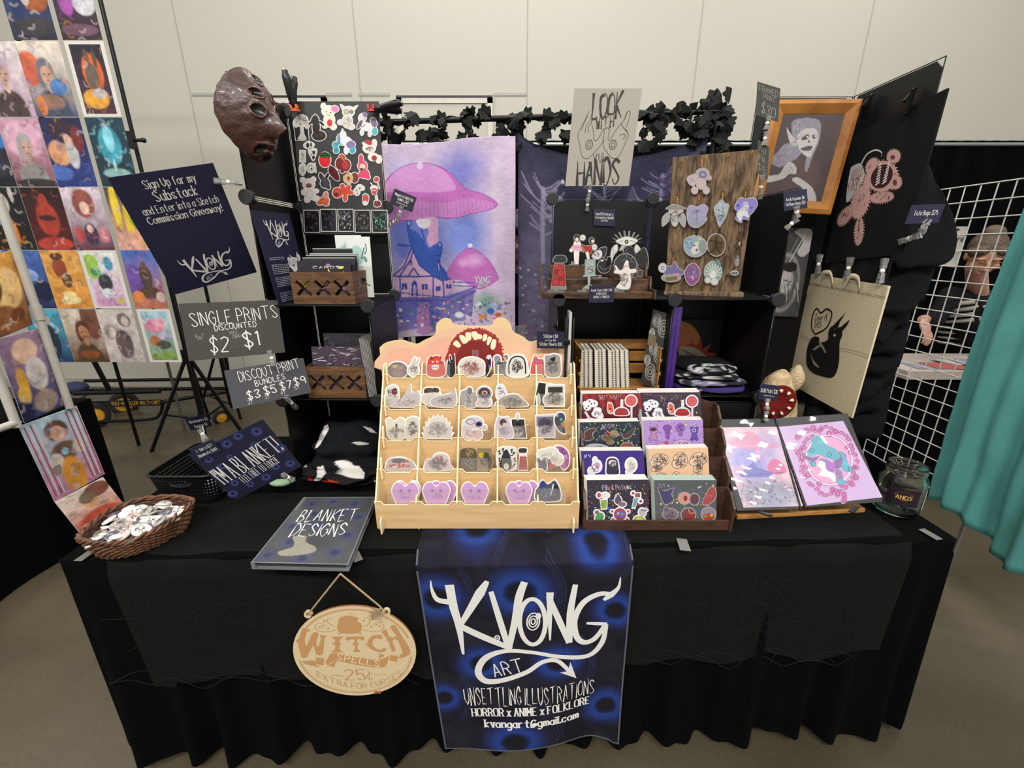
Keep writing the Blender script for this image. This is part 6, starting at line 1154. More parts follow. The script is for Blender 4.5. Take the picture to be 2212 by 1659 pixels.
clip([at(1660, 252, 1.40), at(1655, 280, 1.40)], 'clear clip below the upper chalkboard tag'); clip([at(1655, 284, 1.40), at(1650, 314, 1.40)], 'clear clip gripping the lower chalkboard tag from above'); clip([at(1647, 378, 1.385), at(1640, 430, 1.40)], 'clear clip below the lower chalkboard tag')
navy([(1692, 415), (1743, 408), (1746, 449), (1694, 456)], 1.285, [('Acrylic Keychains $16', .1, .88, .5, .16), ('Cell Phone Charms $20', .07, .90, .76, .16)], 'little navy price sign for keychains in front of the framed picture')
clip([at(1720, 446, 1.28), at(1722, 470, 1.285)], 'clear clip under the keychains price sign', 1.1); clip([at(1724, 472, 1.285), at(1697, 494, 1.30)], 'clear clip gripping the shelf panel below the keychains price sign', 1.1)
# ---------------------------------------------------------------- framed picture
f = para([(1673, 219), (1860, 217), (1791, 465), (1617, 455)], 1.555); fw = .135
fp = thing('framed_picture', f.P(.5, .5), 'orange-brown wooden picture frame with a pale elf-eared skull-jawed drawing', 'picture'); FRM = wood('pine_frame', '84501f', 'a9702f', (3, 3, 3), .4, 3)
for k, (A, B) in enumerate((((0, 0), (1, 0)), ((1, 0), (1, 1)), ((1, 1), (0, 1)), ((0, 1), (0, 0)))):
    cx, cy = .5, .5; iw, ih = fw*1.05, fw*.86
    I_ = lambda p: (iw if p[0] == 0 else 1-iw, ih if p[1] == 0 else 1-ih); mb = MB(); P = [A, B, I_(B), I_(A)]; hts = (.016, .016, .006, .006)
    md = [((A[0]*.65+I_(A)[0]*.35), (A[1]*.65+I_(A)[1]*.35)), ((B[0]*.65+I_(B)[0]*.35), (B[1]*.65+I_(B)[1]*.35))]
    v = [f.P(*A, 0), f.P(*B, 0), f.P(*A, .013), f.P(*B, .013), f.P(*md[0], .018), f.P(*md[1], .018), f.P(*I_(A), .004), f.P(*I_(B), .004), f.P(*I_(A), 0), f.P(*I_(B), 0)]
    mb.add(v, [(0, 1, 3, 2), (2, 3, 5, 4), (4, 5, 7, 6), (6, 7, 9, 8)]); mb.build('moulding', FRM, fp)
im = Img(70, 90, '35201f', f.uv); im.noise(5, .3, 4)
PX = lambda *q: [(1600+q[i]/3.614, 140+q[i+1]/3.614) for i in range(0, len(q), 2)]
im.poly(PX(420, 430, 500, 415, 600, 425, 625, 480, 600, 600, 560, 720, 520, 830, 480, 860, 470, 760, 440, 730, 360, 770, 290, 790, 220, 750, 280, 690, 340, 620, 370, 600, 360, 500, 395, 540, 400, 470), '8f8b93', 1, 2); im.poly(PX(440, 560, 500, 500, 580, 500, 600, 580, 560, 660, 540, 720, 480, 690, 450, 640), 'b2adac', 1, 3); im.poly(PX(190, 860, 290, 860, 340, 790, 380, 755, 430, 790, 430, 850, 380, 850, 330, 890, 190, 920), 'a39f9c', 1, 2); im.poly(PX(400, 900, 450, 880, 560, 960, 580, 1030, 540, 1060, 500, 980), 'a39f9c', 1, 2)
im.poly(PX(358, 490, 400, 550, 430, 590, 430, 640, 380, 610), 'aaa5a2', 1, 2)
mb = MB(); mb.grid(lambda u, v: f.P(u*(1-2*fw)+fw, v*(1-2*fw)+fw, .0035), 70, 90, im.a[:, :], sm=False)
mb2 = MB(); f2 = Fr(f.P(.12, .1, .003), f.a*.76, f.b*.8); im2 = Img(90, 115, '35201f', f2.uv); im2.a = im2.a
def redo(I2):
    I2.noise(5, .3, 4); I2.poly(PX(430, 740, 600, 760, 620, 860, 560, 960, 440, 900), '432a25', .8, 3)  # brown patch is a reflection in the pane, painted into the drawing
    for P, c in ((PX(420, 430, 500, 415, 600, 425, 628, 480, 610, 600, 560, 720, 520, 830, 500, 800, 520, 640, 440, 730, 360, 770, 300, 800, 220, 750, 280, 690, 340, 620, 400, 600, 395, 470), '77727e'), (PX(440, 560, 500, 500, 585, 500, 605, 580, 570, 660, 540, 720, 480, 690, 450, 640), 'aaa5a4'), (PX(150, 860, 290, 860, 340, 790, 380, 755, 430, 790, 430, 850, 380, 850, 330, 890, 190, 920), '9b9794'), (PX(400, 900, 450, 880, 560, 960, 590, 1060, 540, 1090, 500, 980), '9b9794'), (PX(358, 490, 400, 550, 440, 590, 430, 640, 385, 610), 'a5a09d')): I2.poly(P, c, 1, 3)
    for P in (PX(470, 580, 520, 540, 540, 560, 500, 590), PX(560, 550, 590, 545, 590, 570, 565, 580), PX(470, 650, 560, 630, 545, 665, 490, 670), PX(525, 590, 545, 600, 530, 612)): I2.poly(P, '3a3034', 1, 2)
    for P in (PX(510, 560, 530, 552, 528, 570), PX(575, 556, 588, 552, 585, 568)): I2.poly(P, 'd8d4ce', 1)
    for k in range(9): I2.line(PX(430+k*8, 440, 400+k*14, 520, 440-k*9, 640, 340-k*12, 720+k*5), .006, ('4a4452', 'a8a3b0')[k % 2], .8)
    for k in range(6): I2.line(PX(480+k*14, 655, 484+k*14, 690), .006, '4a4448', .8, 0)
    for k in range(4): I2.line(PX(350+k*18, 860-k*8, 385+k*10, 790+k*5), .006, '5d5856', .9, 0)
redo(im2); mb2.grid(lambda u, v: f2.P(u, v), 90, 115, im2.a, sm=False); mb2.build('drawing', INK, fp)
mb = MB(); mb.add([f.P(.12, .1, .005), f.P(.88, .1, .005), f.P(.88, .9, .005), f.P(.12, .9, .005)], [(0, 1, 2, 3)]); mb.build('glass_pane', clear('pane_glass', 'fafafa', .008, .05), fp)
# ---------------------------------------------------------------- grey portrait print
f = frY([(1668, 490), (1757, 494), (1727, 681), (1640, 681)], [1.59, 1.59, 1.595, 1.595]); im = Img(60, 120, '4b4b4d', f.uv); im.noise(6, .3, 2)
P4_ = lambda *q: [(1640+q[i]/3.607, 540+q[i+1]/3.607) for i in range(0, len(q), 2)]
im.blob(*f.uv(1692, 612), .42, .36, '9a9894', .12); im.blob(*f.uv(1692, 612), .38, .32, '5f5f60', .12); im.blob(*f.uv(1698, 608), .2, .16, 'bdbab5', .3)
im.poly([(1716, 500), (1750, 494), (1756, 530), (1735, 555), (1722, 545), (1735, 520)], 'b8b5b0', 1, 3); im.line([(1745, 497), (1700, 575)], .03, 'c9c6c2', 1, 0); im.line([(1735, 495), (1695, 570)], .02, '8d8a86', 1, 0); im.poly(P4_(170, 130, 205, 100, 290, 105, 280, 160, 220, 170), '242426', 1, 3)
for k in range(16): im.line([(1680+k*3, 590+(k*13) % 40), (1684+k*2.5, 605+(k*7) % 50), (1676+k*3.2, 622+(k*5) % 45)], .02, ('d8d5d0', '77767a', '3f3f42')[k % 3], .8)
for P in (P4_(195, 235, 220, 242), P4_(230, 250, 250, 245), P4_(215, 270, 235, 272)): im.line(P, .03, '333', 1, 0)
tag(sheet('portrait_print', f, .002, '4b4b4d', None, INK, img=im), 'grey print of a curly-haired sleeping face with chopsticks beside the canvas tote', 'print')
# ---------------------------------------------------------------- tote bags
def tote(name, f, col, label, draw, handles=None, hem='cfc5ad', mt=None, bow=.002):
    t = thing(name, f.P(.5, 0), label, 'tote bag'); mb = MB()
    S = lambda u, v, o=0: f.P(u, v, bow*math.sin(math.pi*u)*math.sin(math.pi*v)+.0008*math.sin(u*7+v*5)+o)
    mb.grid(lambda u, v: S(u, v), 26, 32, None, c=col); mb.grid(lambda u, v: f.P(u, v, -.006), 2, 2, c=col)
    for e in ('u0', 'u1', 'v0', 'v1'): mb.grid(lambda a, b: (S if b else (lambda u, v: f.P(u, v, -.006)))(*((0, a) if e == 'u0' else (1, a) if e == 'u1' else (a, 0) if e == 'v0' else (a, 1))), 26, 2, c=col)
    I = Ink(mb, S, None, f.su, f.sv, .0007); draw(I, S); mb.build('bag_body', mt or INKC, t)
    for h in handles or []:
        m = MB(); P = [f.P(u, v, .012) for u, v in cat(h, 5)]; w = f.b.normalized()*.009
        m.add([p-w for p in P]+[p+w for p in P], [(i, i+1, len(P)+i+1, len(P)+i) for i in range(len(P)-1)], sm=True, c=col); m.build('handle', mt or INKC, t, solid=.002)
    return t
f = Fr((1.112, 1.565, 1.885), (0, -.305, .035), (0, 0, -.405)); TB = crop(f, 1600, 140, 3.614)
def d(I, S):
    J = Ink(I.mb, S, TB, f.su, f.sv, .0007); pk = 'b8918a'
    J.poly([(830, 1075), (835, 960), (860, 820), (880, 790), (940, 770), (970, 840), (960, 900), (900, 1000)], 'b4b4ae', 1, 4); J.line([(945, 775), (975, 720), (1000, 690), (1060, 665), (1105, 685), (1100, 715)], [16, 14, 12, 10, 6, 2], 'b4b4ae', 1.2)
    J.text('HELLO', (868, 900), (955, 865), 62, '9a2f30', .12, 'h', 3); J.text('THERE', (843, 1000), (945, 925), 62, '9a2f30', .12, 'h', 3)
    for q in ((1110, 870, 128, 118, -.6), (1200, 715, 42, 48, .5), (1030, 790, 34, 60, .5), (1210, 915, 46, 50, .3), (940, 1070, 68, 135, .3), (1110, 1035, 84, 40, -.15), (1000, 900, 26, 110, .35), (820, 1180, 36, 82, .6), (930, 1300, 30, 100, .12)): J.ell(*q[:4], pk, 1.5, q[4], 22); ca, sa = math.cos(q[4]), math.sin(q[4]); [J.line([(q[0]+q[2]*.9*math.cos(t)*ca-q[3]*.9*math.sin(t)*sa, q[1]+q[2]*.9*math.cos(t)*sa+q[3]*.9*math.sin(t)*ca), (q[0]+(q[2]+16)*math.cos(t+.12)*ca-(q[3]+16)*math.sin(t+.12)*sa, q[1]+(q[2]+16)*math.cos(t+.12)*sa+(q[3]+16)*math.sin(t+.12)*ca)], [14, 2], pk, 1.4, 0) for t in [2*math.pi*k/30 for k in range(30)]]
    J.ell(1110, 870, 78, 102, '3a2020', 2.5, .65); r = random.Random(3)
    for k in range(8): J.line([(1060+k*4, 940-k*22), (1095+k*2, 915-k*20)], 10, 'd8d4cc', 3.2, 0); J.line([(1115+k*6, 930-k*22), (1150+k*4, 905-k*21)], 10, 'd8d4cc', 3.2, 0)
    for k in range(46):
        c = r.choice(((1110, 870, 120, 112), (940, 1070, 60, 125), (820, 1180, 28, 72), (930, 1300, 22, 90), (1110, 1035, 72, 32))); a, q = r.uniform(0, 6.3), r.uniform(.75, 1.05) if c[0] == 1110 and c[1] == 870 else r.uniform(0, .95); x, y = c[0]+c[2]*q*math.cos(a), c[1]+c[3]*q*math.sin(a); J.line([(x, y), (x+10, y-24)], 6, '5d3a38', 3, 0, 1)
    J.ell(1195, 720, 18, 16, '5d3a38', 3); J.ell(1215, 918, 16, 22, '5d3a38', 3)
tote('black_tote', f, '121213', 'black tote bag with a pink toothy bear print and speech bubble', d)
for q in ((1872, 232), (1962, 222)):
    m = MB(); p = atx(*q, 1.10); m.bar(p+V((0, 0, .03)), p-V((0, 0, .03)), .016, .012, (1, 0, 0)); m.bar(p+V((.01, 0, .035)), p+V((-.02, -.01, .0)), .008, .006, (0, 1, 0)); tag(m.build('bulldog_clip', BLKMET), 'black metal clip holding the '+('far' if q[0] < 1900 else 'near')+' top corner of the black tote', 'clip')
A, B, Cc = atx(1752, 592, 1.106), atx(1920, 618, 1.106), atx(1700, 825, 1.106); f = Fr(A, B-A, Cc-A); TB2 = crop(f, 1640, 540, 3.607)
def d(I, S):
    J = Ink(I.mb, S, TB2, f.su, f.sv, .0007); k = '1c1a19'
    J.line([(440, 655), (412, 600), (425, 500), (455, 455), (485, 490), (530, 460), (570, 490), (555, 560), (520, 615), (440, 658)], 10, k, 2, 5); J.text('Deer it', (442, 556), (535, 552), 50, k, .13, 'h', 2); J.text('REX', (440, 605), (488, 600), 34, k, .13, 'h', 2)
    J.poly([(370, 830), (385, 740), (420, 680), (470, 680), (480, 720), (540, 700), (545, 640), (570, 595), (600, 620), (640, 600), (655, 660), (635, 720), (632, 850), (610, 950), (570, 995), (500, 985), (430, 960), (380, 910)], k, 2, 4); J.poly([(570, 600), (610, 560), (680, 485), (635, 560), (615, 620)], k, 2.2); J.poly([(620, 620), (665, 580), (715, 540), (690, 590), (640, 650)], k, 2.2)
    for P in ([(425, 770), (480, 735), (500, 740), (440, 780)], [(470, 720), (485, 715), (530, 790), (520, 800)], [(405, 800), (425, 850), (450, 880), (480, 920), (430, 890)]): J.poly(P, '8f8577', 3, 3)
    J.ell(597, 664, 11, 10, 'b8ab92', 3)
    for v in (.075, .085): J.ribbon([(u*f.su, v*f.sv) for u in np.linspace(0, 1, 24)], [.0012]*24, '8d8266', 1)
    for v in (.52, .54): J.ribbon([(u*f.su, (v+.02*math.sin(u*5))*f.sv) for u in np.linspace(0, 1, 24)], [.0016]*24, 'a3987f', 1)
tote('canvas_tote', f, 'cbbd9d', 'beige canvas tote bag with a black curled creature print, hung by clear clips', d, [[(.20, .05), (.22, -.02), (.33, -.03), (.40, .05)], [(.55, .05), (.60, -.03), (.70, -.02), (.74, .05)]])
for q, nm in ((((1771, 550), (1766, 592)), 'left'), (((1838, 556), (1828, 602)), 'middle'), (((1912, 558), (1900, 612)), 'right')): clip([atx(*q[0], 1.10), atx(*q[1], 1.095)], nm+' of the three clear clips holding the canvas tote', 1.2)
navy([(1970, 443), (2043, 440), (2027, 487), (1955, 484)], 1.19, [('Tote Bags $25', .14, .86, .56, .24)], 'navy price sign for tote bags beside the hanging black shirts')
clip([at(2003, 478, 1.185), at(1990, 503, 1.215)], 'clear clip under the tote bags price sign', 1.3); clip([at(1986, 508, 1.22), at(1945, 522, 1.27)], 'clear clip gripping the tote below the tote bags price sign', 1.3)
# ---------------------------------------------------------------- black shirts hanging on the outer side
SHC = mat('black_jersey', '141416', .92, spec=.12, bump=(120, .25))
for k in range(9):
    mb = MB(); y = 1.37+.024*k; zt2 = 1.83 if k < 2 else 1.66; zb = [1.51, 1.37, 1.29, 1.22, 1.14, 1.05, .96, .86, .76][k]; xr = [1.325, 1.32, 1.315, 1.325, 1.355, 1.39, 1.385, 1.425, 1.38][k]; ph = k*1.7
    def S(u, v):
        hem = .055*(1-abs(2*((u+.13*math.sin(ph)) % 1)-1))+.012*math.sin(u*9+ph); x = 1.136+(xr-1.136)*u*(1-.52*(1-v)**2.5)
        return V((x, y+.012*math.sin(u*8+v*4+ph)*(.3+v)-.018*v-.01*u, zt2-.10*u*(1-v)-(zt2-zb+hem)*v*(1)))
    mb.grid(S, 22, 24); tag(mb.build('black_shirt', SHC, solid=.006), ORD[k]+' black shirt from the top in the layered row hanging right of the totes', 'shirt', 'black shirts hanging right of the totes')
mb = MB(); mb.tube([(1.145, 1.32, 1.76), (1.145, 1.62, 1.76)], .008, 8); tag(mb.build('hanging_rail', BLKMET), 'black rail carrying the hanging black shirts', 'rail')
# ---------------------------------------------------------------- toothy plush
FUR = vcol('plush_fur', .95, 0, .1, (160, .6)); mn = thing('toothy_plush', (.955, 1.45, ZT), 'cream furry plush monster with a red toothy mouth behind the open binder', 'plush toy')
mc = at(1672, 852, 1.46); lump('body', (mc.x, 1.45, .935), (.085, .07, .178), 'c9b694', None, None, 4, .012, 1, mn, lambda p: 'cbb793' if noise.noise(p*40) > -.1 else 'b59c78', 0, 60, FUR)
a = at(1722, 815, 1.44); lump('arm', a, (.025, .025, .05), 'c4b08c', None, None, 6, .008, 1, mn, None, 0, 24, FUR)
mo = at(1680, 868, 1.375); mb = MB(); mb.lathe([(.0, -.018), (.046, -.014), (.059, -.002), (.062, .004), (.056, .006), (.04, .002), (0, -.008)], mo, 28, Matrix(((1, 0, 0), (0, 0, -1), (0, 1, 0))), True, c='6d1d1c'); mb.build('mouth', FUR, mn)
for k in range(9): an = 2*math.pi*k/9+.2; m = MB(); c = mo+V((.049*math.cos(an), -.008, .049*math.sin(an))); m.lathe([(0, 0), (.006, .002), (.0055, .009), (0, .015)], c, 10, Matrix(((-math.sin(an), 0, -math.cos(an)), (0, 1, 0), (math.cos(an), 0, -math.sin(an)))), True, c='ddd0aa'); m.build('tooth', INKG, mn)
navy([(1643, 829), (1684, 834), (1679, 866), (1638, 862)], 1.275, [('8x10 Print $10', .06, .94, .52, .26), ('ask about other sizes', .25, .80, .74, .08)], 'small navy price sign for prints in front of the toothy plush')
clip([at(1658, 862, 1.27), at(1656, 885, 1.25)], 'clear clip under the prints price sign'); clip([at(1655, 888, 1.25), at(1654, 910, 1.24)], 'clear clip between the prints price sign and the open binder')
# ---------------------------------------------------------------- middle shelf, right: shirts, orange print
ZS = rz[1]+.004
f = frY([(1462, 690), (1560, 690), (1552, 800), (1455, 800)], [1.585, 1.585, 1.57, 1.57]); OT = crop(f, 1200, 620, 4.254)
def d(i):
    J = Ink(i.mb, f.P, OT, f.su, f.sv); J.poly([(1130, 330), (1180, 322), (1250, 350), (1310, 420), (1330, 490), (1290, 560), (1130, 600)], 'd08046', 1, 4)
    for P in ([(1240, 475), (1290, 540), (1330, 460), (1350, 570), (1430, 520), (1390, 600), (1480, 610), (1390, 680), (1290, 720), (1180, 700), (1130, 690), (1140, 560), (1210, 530), (1250, 520)],): J.poly(P, 'b8432f', 2)
    J.poly([(1130, 690), (1140, 560), (1200, 545), (1280, 560), (1370, 620), (1400, 650), (1330, 700), (1250, 715)], 'cdbca4', 3, 3)
    for k in range(6): J.line([(1150, 570), (1200+k*22, 600+k*8), (1220+k*34, 700-k*12)], 5, '5d4034', 4)
tag(sheet('leaf_print', f, .004, '0e0e0f', d), 'black print of orange moon and red leaf at the back of right middle shelf', 'print')
def tshirt(z, h, col, label, colf, seed, w=.112, x=.66): lump('folded_shirt', (x, 1.41, z+h/2), (w, .10, h/2), col, label, 'shirt', seed, .006, .55, None, colf, 0, 72)['group'] = 'folded shirts on the right middle shelf'
def pat(base, cs, sc, th=.1):
    def f(p):
        k = noise.noise(p*sc)+.3*noise.noise(p*sc*2.3); return cs[int(abs(k*10)) % len(cs)] if k > th and p.y < 1.37+.05*noise.noise(p*9) else base
    return f
tshirt(ZS, .026, '2f2554', 'purple folded shirt at the bottom of the shirt stack', lambda p: ('b9b5c0' if math.sin(p.x*260+p.z*190) > .2 and .60 < p.x < .66 and p.y < 1.36 else '3a2d66'), 2, .118); tshirt(ZS+.025, .022, '45424f', 'lilac-grey folded shirt in the middle of the shirt stack', pat('2b2930', ['8d88a0', '6f6a80', 'a9a4b4'], 34), 3, .112)
tshirt(ZS+.046, .018, '18181a', 'black and white folded shirt second from the top of the shirt stack', pat('19191b', ['c9c6c4', '8d8a8c'], 50), 5); tshirt(ZS+.063, .026, '131315', 'black folded shirt with white line art at the top of the shirt stack', pat('131315', ['b9b6b8', '77757a', 'd0cdcb'], 44, .02), 7, .098)
mb = MB(); mb.hexa([(.56, 1.512, ZS+.04), (.77, 1.512, ZS+.04), (.77, 1.54, ZS+.04), (.56, 1.54, ZS+.04), (.58, 1.515, ZS+.06), (.72, 1.515, ZS+.06), (.70, 1.54, ZS+.06), (.58, 1.54, ZS+.06)]); mb.box((.56, 1.515, ZS), (.77, 1.54, ZS+.045)); tag(mb.build('folded_shirt', SHC, bevel=.01), 'plain black shirt bunched up behind the shirt stack', 'shirt', 'folded shirts on the right middle shelf')
# ---------------------------------------------------------------- middle shelf, left: bamboo crate with notebooks
BAM = wood('bamboo', '9c6a34', 'b98848', (4, 4, 20), .45, 3); cx0, cx1, cy0, cy1 = .215, .482, 1.315, 1.47
bc = thing('bamboo_crate', (.33, 1.39, ZS), 'honey-coloured bamboo crate holding spiral notebooks on the left middle shelf', 'crate')
def bb(nm, a, b): m = MB(); m.box(a, b); m.build(nm, BAM, bc, bevel=.001, seg=1)
bb('base', (cx0, cy0, ZS), (cx1, cy1, ZS+.008)); bb('front_rail', (cx0, cy0, ZS), (cx1, cy0+.008, ZS+.022))
for x in (cx0, cx1-.008):
    for y in (cy0, cy1-.008): bb('post', (x, y, ZS), (x+.008, y+.008, ZS+.155))
for z in (.03, .075, .118): bb('back_rail', (cx0, cy1-.008, ZS+z), (cx1, cy1, ZS+z+.036)); bb('side_rail', (cx0, cy0, ZS+z), (cx0+.006, cy1, ZS+z+.036)); bb('side_rail', (cx1-.006, cy0, ZS+z), (cx1, cy1, ZS+z+.036))
def nbook(first=None):
    t = thing('spiral_notebook', (0, 0, 0), '', 'notebook', 'white spiral notebooks in the bamboo crate'); m = MB(); m.box((0, 0, 0), (.0125, .11, .135)); m.build('pages', mat('page_edges', 'cdc6b4', .8, var=(90, .12)), t)
    m = MB(); m.box((-.0008, .002, 0), (0, .112, .138)); m.box((.0125, .002, 0), (.0133, .112, .138)); m.build('cover', mat('kraft_cover', '6a6356', .7), t)
    m = MB()
    for k in range(18): m.tube([(.0105, -.001, .004+k*.0074), (.0138, -.004, .005+k*.0074), (.0142, .002, .006+k*.0074)], .0011, 5)
    m.build('wire_spiral', mat('spiral_wire', '2c2b29', .35, .5), t); return t
nb0 = None
for k in range(11):
    if nb0 is None: t = nb0 = nbook(); ch = list(t.children)
    else:
        t = nb0.copy(); COL.objects.link(t)
        for c in ch: q = c.copy(); q.parent = t; COL.objects.link(q)
    t.location = (.226+.0152*k+(.004 if k in (3, 6) else 0), 1.328+.003*(k % 3), ZS+.0085+(.001 if k % 2 else 0)); t.rotation_euler = (0, -.055-.006*k, 0)
    t['label'] = ORD[k]+' white spiral notebook from the left in the bamboo crate'
f = frY([(1411, 668), (1452, 680), (1405, 838), (1384, 828)], [1.37, 1.335, 1.335, 1.37])
def d(i):
    for x, y, s in ((.3, .12, .2), (.7, .2, .26), (.35, .48, .2), (.7, .55, .25), (.4, .8, .26), (.75, .88, .2), (.15, .3, .14), (.15, .66, .16)):
        for q in (1, .66, .33): i.ring(x, y, s*q, s*q*.42, .03, '9a968f', 2, 16)
    i.poly([(-.0, .31), (.42, .32), (.42, .46), (0, .46)], '7a6a50', 3, 0)
tag(sheet('patterned_book', f, .008, '3c3a38', d, INKG), 'grey swirl-patterned book leaning in the bamboo crate right of the notebooks', 'book')
def slabbox(nm, x0, x1, y0, y1, z0, z1, lean, col, label, catg, lines=None, grp=None):
    mb = MB(); mb.hexa([(x0, y0, z0), (x1, y0, z0), (x1, y1, z0), (x0, y1, z0), (x0+lean, y0, z1), (x1+lean, y0, z1), (x1+lean, y1, z1), (x0+lean, y1, z1)], c=col); w = x1-x0
    for u, c in lines or []: mb.add([(x0+w*u, y0-.0004, z0), (x0+w*u+w*.05, y0-.0004, z0), (x0+w*u+w*.05+lean, y0-.0004, z1), (x0+w*u+lean, y0-.0004, z1)], [(0, 1, 2, 3)], c=c)
    return tag(mb.build(nm, INKG), label, catg, grp)
slabbox('purple_folder', .500, .527, 1.318, 1.52, ZS, ZS+.285, .001, '3d2170', 'thick purple folder standing upright right of the bamboo crate', 'folder', [(.2, '5a3a90'), (.45, '2a1550'), (.7, '5a3a90')])
slabbox('art_board', .172, .180, 1.243, 1.292, ZT+.004, 1.352, -.004, 'b9b6b0', 'pale edge of a tall art board standing left of the bamboo crate', 'board'); slabbox('art_board', .183, .188, 1.246, 1.292, ZT+.004, 1.335, -.003, '1a1a1c', 'black edge of a tall art board next to the pale one', 'board')
slabbox('art_board', .162, .170, 1.25, 1.293, ZT+.004, 1.335, -.004, '26242a', 'dark art board edge left of the pale one', 'board')
# ---------------------------------------------------------------- open binder on a bamboo stand
sd = thing('bamboo_stand', (.83, 1.12, ZT), 'flat bamboo book stand with black arms under the open binder', 'book stand')
q0, q1 = atz(1592, 1123, ZT+.004), atz(1868, 1107, ZT+.004); n = V((-(q1-q0).y, (q1-q0).x, 0)).normalized(); mb = MB(); w = n*.045; up = V((0, 0, .014)); mb.hexa([q0, q1, q1+w, q0+w, q0+up, q1+up, q1+w+up, q0+w+up]); mb.build('base_board', BAM, sd, bevel=.002)
g0, g1 = q0.lerp(q1, .40)+up+n*.016, q0.lerp(q1, .66)+up+n*.012; mb = MB(); mb.bar(g0, g1, .006, .0006); mb.build('groove', mat('bamboo_shade', '8a5c2a', .6), sd)
mb = MB(); b0, b1 = atz(1600, 1080, ZT+.03), atz(1868, 1075, ZT+.03); mb.bar(q0+w+up*.5, q0.lerp(q1, .02)+V((0, .22, .15)), .02, .008); mb.bar(q1+w+up*.5, q1+V((-.0, .2, .15)), .02, .008); mb.build('back_rest', BLKM, sd)
for px, py, ax, ay in ((1668, 1115, 1635, 1104), (1838, 1106, 1850, 1095)): m = MB(); m.bar(at(px, py, 1.045), at(ax, ay, 1.075), .014, .005); m.build('page_arm', BLK, sd, bevel=.002)
ob = thing('open_binder', atz(1740, 1098, ZT+.03), 'open black binder with two pastel prints in clear sleeves on the bamboo stand', 'binder')
Lf = frY([(1547, 906), (1674, 904), (1739, 1096), (1592, 1103)], [1.25, 1.255, 1.085, 1.075]); Rf = frY([(1674, 904), (1830, 893), (1912, 1083), (1739, 1096)], [1.255, 1.26, 1.09, 1.085])
B7 = lambda f: (lambda x, y: f.uv(1520+x/3.7365, 860+y/3.7365))
